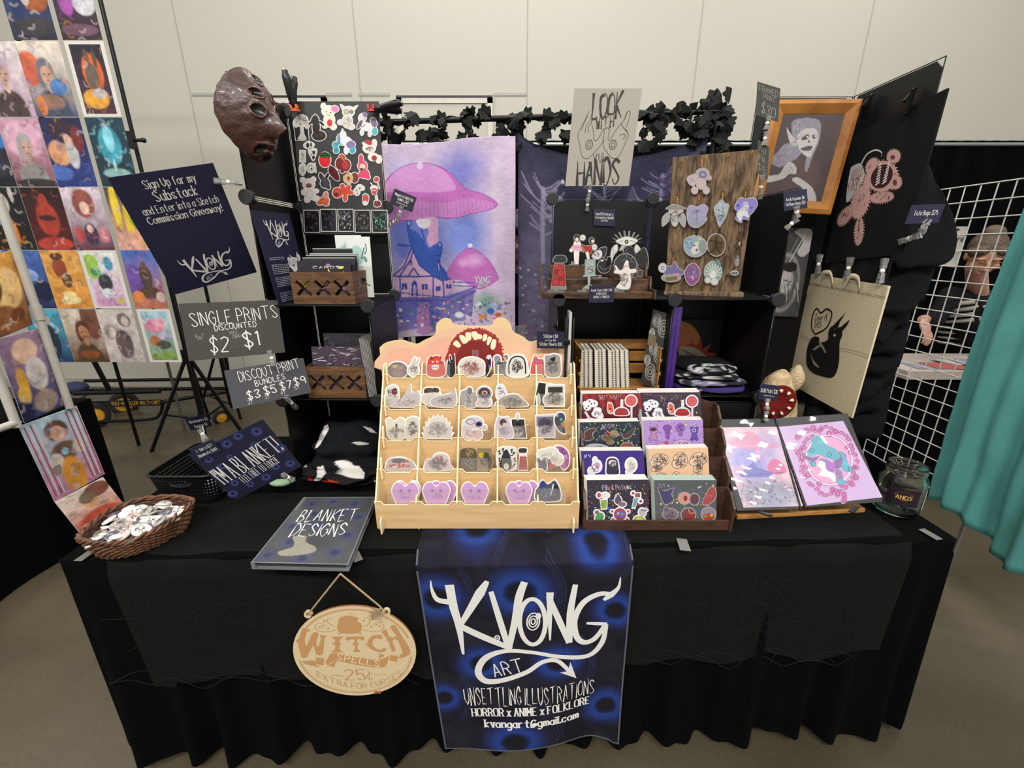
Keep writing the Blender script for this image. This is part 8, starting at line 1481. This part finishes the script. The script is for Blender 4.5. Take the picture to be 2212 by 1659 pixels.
# seller half hidden in the gap between the hanging blankets
hd = V((.018, 2.36, 1.565)); person(hd, (-.6, -.8, -.1), (.03, 2.42, .8), (.03, 2.42, 1.30), ((-.15, 2.42, 1.34), (.21, 2.42, 1.34)), (((-.2, 2.36, 1.08), (-.12, 2.22, .95), (.5, -.6, -.2)), ((.26, 2.36, 1.08), (.18, 2.22, .95), (-.5, -.6, -.2))), 'person in black glimpsed through the gap between the two hanging blankets', '1d1613', '0f0f10', False, False)
# ================================================================ LEFT NEIGHBOUR
YP = 3.1
CXS = [(-48, 38), (39, 125), (126, 212), (222, 300)]; RYS = [(-60, 86), (89, 252), (254, 403), (405, 540), (541, 666), (668, 782)]
xs = [(at(a, 403, YP).x, at(b, 403, YP).x) for a, b in CXS]; zs = [(at(120, a, YP).z, at(120, b, YP).z) for a, b in RYS]
def bust(im, skin, hair, cloth, x=.5, y=.42, s=1, a=1):
    im.blob(x, y+.52*s, .40*s, .34*s, cloth, .15, a); im.blob(x, y-.06*s, .21*s, .17*s, hair, .2, a); im.blob(x-.12*s, y+.05*s, .10*s, .18*s, hair, .3, a); im.blob(x+.02, y+.18*s, .07*s, .09*s, skin, .2, a); im.blob(x+.01, y+.02*s, .145*s, .135*s, skin, .12, a)
    for q in (-.05, .07): im.blob(x+q*s, y+.0*s, .025*s, .012*s, '3a2a2a', .4, a)
    im.blob(x+.01, y+.09*s, .035*s, .010*s, '7a3a36', .5, a)
ARTS = {(0, 2): ('2a1f33', '3d3a4a', [('b', .7, .2, .5, .3, '6a4a3a'), ('b', .6, .7, .4, .3, '4a3a4a')]), (0, 3): ('2a2838', '5a4a5a', [('b', .3, .4, .5, .3, '3a5a8a'), ('b', .6, .2, .4, .15, '7a6a6a'), ('b', .5, .5, .3, .3, '8a5a3a'), ('b', .8, .8, .5, .2, '3a3a40')]), (1, 2): ('d8cdc8', 'a08090', [('s', 'c8a090', 'b89ab0', '4d3a36')]), (2, 2): ('d8c8b8', '4a4a6a', [('b', .2, .5, .3, .25, 'c0503a'), ('s', 'c0a090', '77787f', '5a5a70'), ('b', .7, .55, .2, .12, '4a7ab0'), ('b', .5, .8, .4, .15, 'a06a4a')]), (3, 2): ('2a2430', '4a3040', [('b', .5, .45, .42, .40, 'd8702a'), ('b', .5, .5, .26, .25, 'e0a040'), ('b', .5, .45, .2, .3, '5d5a50'), ('b', .5, .85, .5, .1, 'd87a2a'), ('b', .6, .6, .18, .1, 'b8b4b0')]), (1, 3): ('c89aa8', '6a3a44', [('b', .5, .3, .5, .3, 'd0a0b4'), ('s', 'b89080', 'a8a0a0', '8a8484'), ('b', .5, .95, .6, .12, '2a2424')])}
GEN = [
 (0, 2, '20243a', '15151c', [('b', .9, .25, .3, .2, '3a7ac0'), ('b', .6, .6, .4, .3, '2a2a34')]), (0, 3, '15141c', '1a1410', [('b', .4, .25, .25, .2, 'c0b8ac'), ('b', .75, .1, .06, .15, 'b8b0a4'), ('b', .4, .5, .18, .1, '5a7ab8'), ('b', .5, .72, .16, .28, 'd8722a'), ('b', .5, .7, .08, .2, 'f0b040')]), (0, 4, '4a6ab0', '1d2450', [('b', .45, .3, .4, .22, '3f5aa0'), ('b', .5, .42, .3, .12, '8aa4d0'), ('b', .8, .7, .3, .2, '16193a')]), (0, 5, '4aa0b8', '1f2f5a', [('b', .5, .3, .3, .1, '9ac8d0'), ('b', .6, .6, .2, .35, '1d2433'), ('b', .6, .2, .1, .08, 'b89a8a'), ('b', .3, .8, .1, .2, '8a9ab8')]),
 (1, 1, 'ded4d0', 'b090a8', [('s', 'c8a494', 'c0a8bc', '4a3a38')]), (1, 2, 'c89aac', '7a4450', [('b', .5, .3, .5, .3, 'd4a4b8'), ('s', 'b89484', '9d9698', '8f8a88'), ('b', .5, .97, .6, .1, '2a2424')]), (1, 3, '1c1414', '5a1a16', [('b', .5, .5, .3, .3, 'a83a2a'), ('b', .5, .2, .12, .12, 'b0402e'), ('b', .5, .48, .25, .05, '2d2020'), ('b', .5, .9, .5, .12, 'b84030'), ('b', .3, .15, .06, .1, '3a1a1a')]), (1, 4, 'dca050', 'd08a3a', [('b', .4, .3, .2, .2, '8a3a2a'), ('b', .4, .1, .18, .07, '4a2a24'), ('b', .5, .5, .15, .15, '5d3a2a'), ('b', .45, .85, .3, .08, 'ecd8a0'), ('b', .45, .75, .2, .06, 'e8d090')]), (1, 5, 'd8c8b4', '5a2f1f', [('b', .8, .2, .3, .4, '6a3a2a'), ('s', 'b07a54', '5a3424', '4a3a24'), ('b', .5, .85, .3, .08, '8a4a24')]),
 (2, 0, '3a4a78', '2a2838', [('b', .7, .35, .35, .25, 'a0562a'), ('b', .3, .4, .2, .3, '22345a'), ('b', .5, .3, .12, .2, 'c8b8b0'), ('b', .6, .8, .5, .15, '3d383c')]), (2, 1, 'e0d4c4', '4a4a68', [('b', .15, .35, .3, .25, 'c85a3a'), ('s', 'c49c84', '6d7078', '3f4a5d'), ('b', .7, .6, .22, .12, '4a78b0'), ('b', .45, .8, .35, .12, '8a6a58'), ('b', .2, .85, .12, .15, 'd07a3a')]), (2, 2, '2a2448', '2a3a7a', [('b', .3, .5, .3, .2, 'd89a6a'), ('b', .5, .2, .35, .18, '3a2a34'), ('b', .6, .5, .16, .25, 'b8b4b4'), ('b', .55, .3, .09, .08, 'cfa898'), ('b', .2, .8, .3, .12, '4a68b0'), ('b', .8, .3, .15, .2, '7a2f2a')]), (2, 3, 'd8c8d4', '5a2f3a', [('b', .5, .25, .3, .25, '8a4434'), ('b', .5, .32, .13, .11, 'e0bca8'), ('b', .5, .75, .2, .2, '3a2a44'), ('b', .2, .75, .14, .14, 'b84a4a'), ('b', .82, .75, .14, .14, 'c06a7a'), ('b', .5, .65, .09, .07, 'd8b0a0')]), (2, 4, 'dcdcd8', 'c890b8', [('b', .2, .25, .3, .25, '8fb83a'), ('b', .25, .35, .16, .08, '3a8a5a'), ('b', .75, .2, .16, .14, '3a90b0'), ('b', .5, .25, .12, .1, 'd8d8dc'), ('b', .5, .55, .25, .18, '25252c'), ('b', .5, .75, .22, .1, 'd4dce0'), ('b', .85, .9, .12, .06, 'd0c040')]), (2, 5, 'c8bdb8', 'b8aca8', [('b', .25, .42, .2, .16, 'a0908c'), ('b', .55, .65, .25, .3, '5d4a4a'), ('b', .7, .2, .2, .14, '6f6460'), ('b', .72, .22, .11, .1, 'c0b0a8'), ('b', .3, .42, .1, .09, 'cfc0b8')]),
 (3, 0, '3a2f3a', '33232f', [('b', .5, .2, .5, .2, '4a6a4a'), ('b', .3, .4, .2, .25, '9a4a98'), ('b', .75, .45, .3, .2, 'c8c8cc'), ('b', .5, .1, .15, .1, 'd8822a'), ('b', .5, .85, .5, .1, '6a4a5a')]), (3, 1, '2a2434', '4a2f3a', [('b', .55, .4, .35, .3, 'd8662a'), ('b', .45, .78, .45, .16, 'e0a03a'), ('b', .5, .45, .22, .22, '5d5a50'), ('b', .45, .2, .08, .15, '4d4a42'), ('b', .7, .2, .07, .15, '4d4a42'), ('b', .6, .7, .25, .08, 'b8b4b8')]), (3, 2, '1d3a4a', '22353a', [('b', .5, .4, .32, .3, '3f9ab0'), ('b', .5, .3, .15, .2, '8ad0dc'), ('b', .5, .8, .4, .08, '88b0ac'), ('b', .5, .68, .04, .1, 'b8d0d0')]), (3, 3, '3a3a30', 'd8a090', [('b', .2, .3, .12, .4, 'e0c030'), ('b', .5, .5, .15, .3, 'd8b82a'), ('b', .8, .5, .3, .2, '4a7a3a'), ('b', .7, .8, .3, .15, 'dca080')]), (3, 4, '3a6ab8', 'b86a4a', [('b', .2, .5, .3, .3, '6a4a9a'), ('b', .55, .45, .2, .22, '4a3a30'), ('b', .55, .25, .08, .08, '6a4a3a'), ('b', .55, .72, .35, .12, '4d3a2a'), ('b', .2, .8, .2, .12, 'd8803a'), ('b', .85, .8, .15, .1, 'c8b4a8')]), (3, 5, 'a8c8d8', '6a8a4a', [('b', .4, .3, .4, .15, 'd07a90'), ('b', .6, .22, .3, .1, 'e0a0b0'), ('b', .3, .6, .25, .12, 'b06a4a'), ('b', .6, .68, .3, .1, '4a4a40'), ('b', .8, .5, .4, .06, 'b8a8cc'), ('b', .6, .9, .5, .1, '7a9a4a')])]
def paint(c0, c1, L, seed, w=44, h=60):
    im = Img(w, h, c0); im.vgrad(c0, c1)
    for q in L:
        if q[0] == 'b': im.blob(*q[1:6], .16, .95)
        else: bust(im, *q[1:4])
    r = random.Random(seed); cs = [q[5] for q in L if q[0] == 'b']+[q[k] for q in L if q[0] == 's' for k in (2, 3)]+['d8d0c8', '1d1a20']
    for k in range(26): x, y, a = r.random(), r.random(), r.uniform(0, 6); im.line([(x, y), (x+.1*math.cos(a), y+.05*math.sin(a)), (x+.16*math.cos(a+.7), y+.1*math.sin(a+.7))], r.uniform(.03, .08), r.choice(cs), .35)
    im.noise(7, .22, seed); im.noise(15, .15, seed+5); return im
CN = ['leftmost', 'second', 'third', 'rightmost']; RN = ['top', 'second', 'third', 'fourth', 'fifth', 'bottom']
for c, r_, c0, c1, L in GEN:
    for q in range(len(L)):
        if L[q][0] == 'b': L[q] = L[q][:6]
    f = Fr((xs[c][0], YP, zs[r_][0]), (xs[c][1]-xs[c][0], 0, 0), (0, 0, zs[r_][1]-zs[r_][0])); im = paint(c0, c1, L, c*7+r_)
    mb = MB(); slab(mb, f, .002, 'd5d0c6')
    g = (.10, .04) if (c, r_) in ((3, 1), (3, 5), (2, 4)) else (.0, .0)
    mb.grid(lambda u, v: f.P(g[0]+(1-2*g[0])*u, g[1]+(1-2*g[1])*v, .0006), im.w, im.h, im.a, sm=False)
    tag(mb.build('art_print', INK), 'colourful art print on the neighbouring stand, %s column, %s row' % (CN[c], RN[r_]), 'print', 'art prints on the neighbouring back frame')
fr_ = thing('pipe_stand', (xs[1][0], YP, 0), 'black pipe frame carrying the columns of art prints at the left', 'stand'); m = MB()
for x in (xs[0][0], xs[1][1], xs[3][1]+.02): m.tube([(x, YP+.03, 0), (x, YP+.03, 3.3)], .012, 8)
m.tube([(xs[0][0], YP+.03, 3.25), (xs[3][1]+.02, YP+.03, 3.25)], .012, 8); m.build('pipes', BLKMET, fr_)
for i, (c4, X, c0, c1, L, lb) in enumerate(((((-62, 562), (28, 540), (-12, 735)), (-2.3, -2.3), 'd89a4a', '7a4a34', [('b', .6, .45, .4, .3, 'e8c080'), ('b', .3, .4, .2, .2, '5d3a24'), ('b', .4, .75, .3, .12, '8a5a34'), ('b', .7, .8, .2, .1, '6a3a24')], 'orange art print, topmost on the side strip by the white pipe'), (((-12, 735), (88, 708), (53, 914)), (-2.3, -2.3), 'a08098', '2a3a6a', [('b', .5, .2, .3, .15, 'e0bca0'), ('b', .45, .25, .14, .12, 'dcb49c'), ('b', .6, .5, .25, .22, 'd0c8c4'), ('b', .25, .55, .12, .2, 'd8a03a'), ('b', .2, .7, .15, .12, 'e0b04a'), ('b', .6, .85, .3, .15, '9a8478'), ('b', .1, .9, .2, .15, '242444')], 'art print of a pale-haired figure on blue, second on the side strip'), (((40, 921), (165, 876), (118, 1084)), (-2.3, -2.29), 'a8c4d0', 'b87a98', [('b', .5, .2, .22, .14, '5a2f24'), ('b', .5, .24, .13, .11, 'dca890'), ('b', .5, .48, .26, .14, '6a4a34'), ('b', .3, .55, .14, .1, 'cfc4b8'), ('b', .78, .48, .14, .1, 'cfc4b8'), ('b', .5, .8, .22, .26, 'd8902a'), ('b', .5, .48, .07, .05, '9ac8e0')], 'art print of a short-haired figure in orange trousers on the side strip'), (((118, 1084), (222, 1030), (176, 1156)), (-2.29, -2.20), 'd8ccbc', 'a8402f', [('b', .75, .2, .3, .2, '6a3424'), ('b', .5, .4, .16, .2, 'c8946a'), ('b', .5, .28, .18, .16, '6a5a44'), ('b', .5, .9, .5, .3, 'b0402c')], 'art print of a bearded figure in red, lowest on the side strip'))):
    A = atx(*c4[0], X[0]); B = atx(*c4[1], X[0]); C_ = atx(*c4[2], X[1]); f = Fr(A, B-A, C_-A); im = paint(c0, c1, L, 50+i, 40, 56); mb = MB(); slab(mb, f, .002, 'd5d0c6'); J = Ink(mb, f.P, None, f.su, f.sv)
    mb.grid(lambda u, v: f.P(u, v, .0006), im.w, im.h, im.a, sm=False)
    if i == 2:
        for k in range(5): J.poly([(.05+.05*k, .03), (.07+.05*k, .03), (.07+.05*k, .95), (.05+.05*k, .95)], 'c8d4dc' if k % 2 else 'b0405a', 3.0+k*.01) if k < 4 else None; J.poly([(.76+.05*k, .03), (.78+.05*k, .03), (.78+.05*k, .95), (.76+.05*k, .95)], 'd4dce0' if k % 2 else 'a83a56', 3.0+k*.01)
        for P in ([(.18, .62), (.32, .60), (.30, .70), (.2, .72)],): J.poly(P, '8a8078', 4, 3)
    tag(mb.build('art_print', INK), lb, 'print', 'art prints on the neighbouring side strip')
PVC = mat('pvc_pipe', 'b9b5ab', .4); pf = thing('pipe_stand', (-2.29, 2.0, .74), 'white plastic pipe frame on the neighbouring table holding the side strip', 'stand')
for y, z1 in ((2.045, 1.75), (1.80, 1.75)): m = MB(); m.tube([(-2.285, y, .745), (-2.285, y, z1)], .017, 10); m.build('upright', PVC, pf); m = MB(); m.tube([(-2.285, y, 1.20), (-2.285, y, 1.27)], .022, 10); m.build('coupling', PVC, pf)
m = MB(); m.tube([(-2.285, 1.45, .765), (-2.285, 1.81, .765)], .017, 10); m.build('rail', PVC, pf)
nt = thing('neighbour_table', (-3.0, 1.7, 0), 'black-clothed table of the neighbouring stand at the left edge', 'table'); m = MB(); m.box((-3.7, .9, .70), (-2.34, 2.18, .738)); m.build('tabletop', mat('pale_top', 'b5a8a0', .5), nt); m = MB()
def nS(u, v):
    P = [(-3.72, .88), (-2.32, .88), (-2.32, 2.2), (-3.72, 2.2)]; t = u*3; i = min(2, int(t)); a, b = P[i], P[i+1]; k = t-i; n = ((0, -1), (1, 0), (0, 1))[i]; o = .012*v*math.sin(u*70+math.sin(u*19)); return V((a[0]+(b[0]-a[0])*k+n[0]*o, a[1]+(b[1]-a[1])*k+n[1]*o, .742-.735*v))
m.grid(nS, 240, 8); m.add([(-3.72, .88, .742), (-2.32, .88, .742), (-2.32, 2.2, .742), (-3.72, 2.2, .742)], [(0, 1, 2, 3)]); m.build('table_cover', BLKC, nt)
# stands and cart behind
def tripod(top, hub, feet, r, mm, label, low=.18):
    top, hub = V(top), V(hub); t = thing('tripod_stand', (hub.x, hub.y, 0), label, 'stand'); m = MB(); lo = V((hub.x, hub.y, low)); m.tube([lo, hub], r*1.3, 8); m.tube([hub, top], r, 8); m.build('pole', mm, t); m = MB(); m.tube([hub-V((0, 0, .04)), hub+V((0, 0, .04))], r*2.4, 10); m.bar(hub, hub+V((.06, -.03, 0)), .015, .02); m.build('collar', BLK, t)
    for f in feet: m = MB(); f = V(f); m.tube([hub, f], r*.9, 6); m.build('leg', mm, t); m = MB(); m.tube([lo, hub.lerp(f, .62)], r*.6, 6); m.build('brace', mm, t)
hb = at(404, 765, 3.25); tripod((hb.x, 3.25, 2.0), hb, (atz(327, 976, .0), atz(524, 936, .0), atz(452, 905, .0)), .016, BLKMET, 'black tripod stand right of the art prints, nearest the cart')
hb = at(470, 742, 3.6); tripod((hb.x, 3.6, 1.25), hb, (atz(520, 905, 0), atz(425, 915, 0), atz(500, 880, 0)), .013, BLKMET, 'second black tripod stand behind the chalkboard signs')
p = at(398, 925, 3.0); m = MB(); q = atz(399, 930, 0); m.tube([q, q+V((0, 0, 1.1))], .011, 8); tag(m.build('thin_pole', mat('taupe_metal', '6f675c', .4, .6)), 'thin taupe pole standing by the black tripod stand', 'pole')
cr = thing('equipment_cart', at(300, 880, 3.8), 'black tubular equipment cart with yellow wheel hubs and yellow rail lettering', 'cart'); m = MB(); k0, k1, k2, k3 = at(168, 873, 3.55), at(352, 868, 3.62), at(540, 838, 4.05), at(190, 843, 4.05)
for a, b in ((k0, k1), (k3, k2), (k0, k3), (k1, k2), (k0+V((0, 0, .10)), k1+V((0, 0, .10))), (k3+V((0, 0, .1)), k2+V((0, 0, .1)))): m.tube([a, b], .018, 8)
m.build('frame', BLKMET, cr); m = MB(); a = at(238, 846, 3.7); m.tube([a, at(203, 780, 3.7), at(178, 700, 3.7)], .02, 8); m.build('push_bar', BLKMET, cr); m = MB(); b = at(500, 850, 4.0); m.tube([b, at(487, 770, 4.0)], .018, 8); m.build('push_bar', BLKMET, cr)
m = MB(); m.tube(cat([at(352, 868, 3.6), at(345, 895, 3.58), at(320, 906, 3.56), at(215, 911, 3.5)], 5), .014, 8); m.build('bent_tube', BLKMET, cr)
m = MB(); a = k0+V((0, -.03, .0)); m.hexa([k0+V((0, -.02, -.028)), k1+V((0, -.02, -.028)), k1+V((0, -.016, -.028)), k0+V((0, -.016, -.028)), k0+V((0, -.02, .03)), k1+V((0, -.02, .03)), k1+V((0, -.016, .03)), k0+V((0, -.016, .03))], c='131313'); ff = Fr(k0+V((0, -.0205, .03)), k1-k0, V((0, 0, -.058))); Ink(m, ff.P, None, ff.su, ff.sv).text('ROCK-N-ROLLER  MULTI-CART', (.42, .74), (.99, .74), .55, 'c9962a', .2, 'n', 2); m.build('name_rail', INK, cr)
def wheel(c, r, w, fx):
    m = MB(); X = V(fx).normalized(); z = V((0, 0, 1)); y = z.cross(X); M3 = Matrix((y, z, X)).transposed(); m.lathe([(r*.62, -w*.4), (r*.9, -w/2), (r, -w*.3), (r, w*.3), (r*.9, w/2), (r*.62, w*.4)], c, 28, M3); t = m.build('tyre', mat('rubber', '161616', .8, bump=(80, .4)), cr); m = MB(); m.lathe([(0, -w*.5), (r*.25, -w*.45), (r*.5, -w*.2), (r*.64, -w*.35), (r*.64, w*.35), (r*.5, w*.2), (r*.25, w*.45), (0, w*.5)], c, 20, M3); m.build('wheel_hub', mat('yellow_hub', 'c8921f', .5), t)
wheel(at(203, 900, 3.5)+V((0, 0, .01)), .115, .06, (.75, -.66, 0)); wheel(at(268, 872, 3.9), .115, .06, (.6, -.8, 0)); wheel(at(478, 902, 3.62), .07, .035, (.8, -.6, 0))
m = MB(); m.ball(at(163, 838, 3.75), (.11, .08, .06), 8); tag(m.build('rolled_bag', mat('navy_bag', '1d2a4a', .7)), 'navy rolled bag lying on the equipment cart', 'bag')
for q in ((369, 603), (401, 722), (285, 303)): m = MB(); p = at(*q, 3.07); m.obox(p, (.035, .03, .10)); m.tube([p, p+V((.07, 0, 0))], .010, 6); m.ball(p+V((.075, 0, 0)), .016, 6); tag(m.build('frame_clamp', BLK), ('middle' if q[0] == 369 else 'lowest' if q[0] == 401 else 'topmost')+' of three black clamps on the right edge of the art print columns', 'clamp', 'black clamps on the art print columns')
# ================================================================ WOODEN OVAL SIGN ON THE TABLE FRONT
OW = vcol('engraved_wood', .55); fo = Fr(FT.P(0, 0, .085), FT.a, FT.b); OS = crop(fo, 600, 1210, 5.185); ws = thing('oval_sign', fo.P(*OS(860, 1015)), 'pale wooden oval sign with engraved brown lettering about witch spells hanging on twine', 'sign')
I0 = Ink(MB(), fo.P, OS, fo.su, fo.sv, .0004); mb = I0.mb; k1 = 'b88a5a'; bgc = 'cdb994'
ov = [(860+690*math.cos(t)*(1.0)-12*math.sin(t)*0, 1015+500*math.sin(t)) for t in [2*math.pi*i/64 for i in range(64)]]
def rot(P, a=.055): ca, sa = math.cos(a), math.sin(a); return [(860+(x-860)*ca-(y-1015)*sa, 1015+(x-860)*sa+(y-1015)*ca) for x, y in P]
mb.prism([I0.M(p) for p in rot(ov)], lambda x, y, o: fo.P(x/fo.su, y/fo.sv, o), .005, bgc, cs='8a5a34')
for cx, cy in ((335, 612), (1215, 585)):
    hol = [I0.M((cx+22*math.cos(t), cy+20*math.sin(t))) for t in [2*math.pi*i/14 for i in range(14)]]; prismh(mb, [I0.M((cx+44*math.cos(t), cy+40*math.sin(t))) for t in [2*math.pi*i/20 for i in range(20)]], [hol], lambda x, y, o: fo.P(x/fo.su, y/fo.sv, o-.0002), .005, bgc)
for q, w in ((.93, 12), (.905, 3)):
    L = rot([(860+690*q*math.cos(t), 1015+500*q*math.sin(t)) for t in np.linspace(-math.pi*.92, -math.pi*.08, 40)]); I0.line(L[2:-2], w, k1, 1, 0); L = rot([(860+690*q*math.cos(t), 1015+500*q*math.sin(t)) for t in np.linspace(math.pi*.02, math.pi*.90, 50)]); I0.line(L, w*.8, k1, 1, 0)
I0.poly([(680, 690), (690, 650), (740, 625), (805, 622), (870, 635), (900, 650), (890, 690), (925, 700), (942, 745), (925, 800), (870, 820), (740, 820), (685, 800), (663, 745), (680, 700)], k1, 1, 3)
for x in (690, 925): I0.ell(x, 820, 14, 10, k1, 1)
for P in ([(800, 590), (820, 605), (815, 625)], [(845, 595), (850, 620)], [(650, 780), (560, 800), (450, 790), (415, 740), (450, 705), (520, 715), (540, 745)], [(640, 745), (590, 720), (555, 690), (560, 660), (600, 655), (610, 685)], [(960, 780), (1040, 795), (1150, 790), (1190, 735), (1150, 700), (1090, 705), (1070, 740)], [(965, 745), (1010, 720), (1030, 680), (1010, 645), (970, 650), (975, 680)]): I0.line(P, 7, k1, 1, 5, 1)
for x, y in ((470, 750), (505, 735), (565, 765), (1045, 745), (1105, 720), (1140, 735), (520, 680), (960, 680), (1060, 660)):
    for a in (0, 1.05, 2.1): I0.line([(x-16*math.cos(a), y-16*math.sin(a)), (x+16*math.cos(a), y+16*math.sin(a))], 4, k1, 1, 0)
for P in ([(195, 905), (235, 880), (262, 800), (285, 758), (375, 785), (325, 805), (300, 900), (325, 960), (380, 830), (430, 805), (455, 830), (430, 930), (450, 970), (485, 880), (470, 835), (545, 850), (520, 880), (505, 1050), (430, 1052), (395, 950), (330, 1078), (265, 1085), (228, 930)], [(590, 860), (740, 855), (700, 880), (690, 920), (715, 940), (690, 960), (700, 1010), (740, 1030), (600, 1030), (640, 1000), (640, 950), (605, 935), (640, 915), (635, 880)], [(765, 860), (960, 855), (955, 900), (920, 885), (890, 885), (890, 925), (915, 940), (890, 955), (900, 1000), (930, 1025), (840, 1025), (860, 1000), (860, 955), (830, 940), (858, 920), (855, 885), (810, 890), (780, 900)], [(1165, 840), (1160, 885), (1110, 870), (1070, 890), (1060, 940), (1100, 990), (1160, 1000), (1190, 980), (1215, 1000), (1190, 1025), (1110, 1025), (1030, 985), (1010, 960), (980, 945), (1005, 930), (1020, 880), (1070, 840), (1130, 835)], [(1165, 805), (1215, 775), (1250, 860), (1330, 850), (1260, 755), (1310, 725), (1390, 850), (1460, 960), (1480, 1055), (1360, 1100), (1380, 1050), (1400, 1030), (1340, 890), (1280, 905), (1320, 1000), (1280, 1020), (1240, 910), (1215, 900), (1220, 870)]): I0.poly(P, k1, 1, 2)
I0.poly([(560, 1100), (590, 1050), (660, 1040), (900, 1085), (1090, 1115), (1200, 1095), (1240, 1070), (1225, 1150), (1190, 1195), (1080, 1200), (880, 1170), (680, 1130), (600, 1140), (560, 1170), (535, 1140)], k1, 1, 3)
for P in ([(430, 1085), (520, 1100), (510, 1175), (415, 1160)], [(270, 1130), (400, 1120), (430, 1170), (480, 1200), (380, 1180), (300, 1160)], [(560, 1180), (620, 1140), (650, 1130), (630, 1200)], [(1130, 1100), (1140, 1040), (1200, 1070)], [(1250, 1120), (1260, 1060), (1350, 1075), (1330, 1140)]): I0.poly(P, k1, 1.2)
I0.text('SPELLS', (662, 1110), (1135, 1192), 68, 'e2cda8', .13, 'n', 3); I0.text('25', (755, 1340), (985, 1338), 115, k1, .1, 's', 2); I0.text('¢', (1012, 1335), (1060, 1335), 110, k1, .06, 'n', 2); I0.line([(605, 1292), (745, 1296)], 7, k1, 1, 0); I0.line([(1085, 1283), (1228, 1282)], 7, k1, 1, 0)
I0.text('EXTRA FOR CURSES', (445, 1300), (1385, 1285), 62, k1, .10, 'n', 2, arc=2.35)
for x in (1085, 1125): I0.poly([(x, 1465), (x+30, 1460), (x+32, 1490), (x+2, 1495)], '9a5426', 2)
mb.build('board', OW, ws); m = MB(); n3 = [fo.P(*OS(*q), .003) for q in ((345, 600), (385, 545), (700, 150), (708, 143), (718, 152), (1140, 500), (1205, 575))]; m.tube([n3[0]]+[p-fo.n*.0 for p in n3[1:6]]+[n3[6]], .0024, 6); m.build('twine', mat('twine', 'a58f6c', .9, bump=(300, .5)), ws)
m = MB()
for k in range(14): a = fo.P(*OS(1140+rg.uniform(-20, 30), 520+rg.uniform(-15, 40)), .005); m.tube([a, a+V((rg.uniform(-.02, .006), -.004, rg.uniform(-.02, .008))), a+V((rg.uniform(-.03, .0), -.006, rg.uniform(-.03, .0)))], .0011, 4)
m.build('twine_tassel', MATS['twine'], ws)
for q in ((385, 580), (1190, 560)): m = MB(); m.ball(fo.P(*OS(*q), .004), .005, 6); m.build('knot', MATS['twine'], ws)
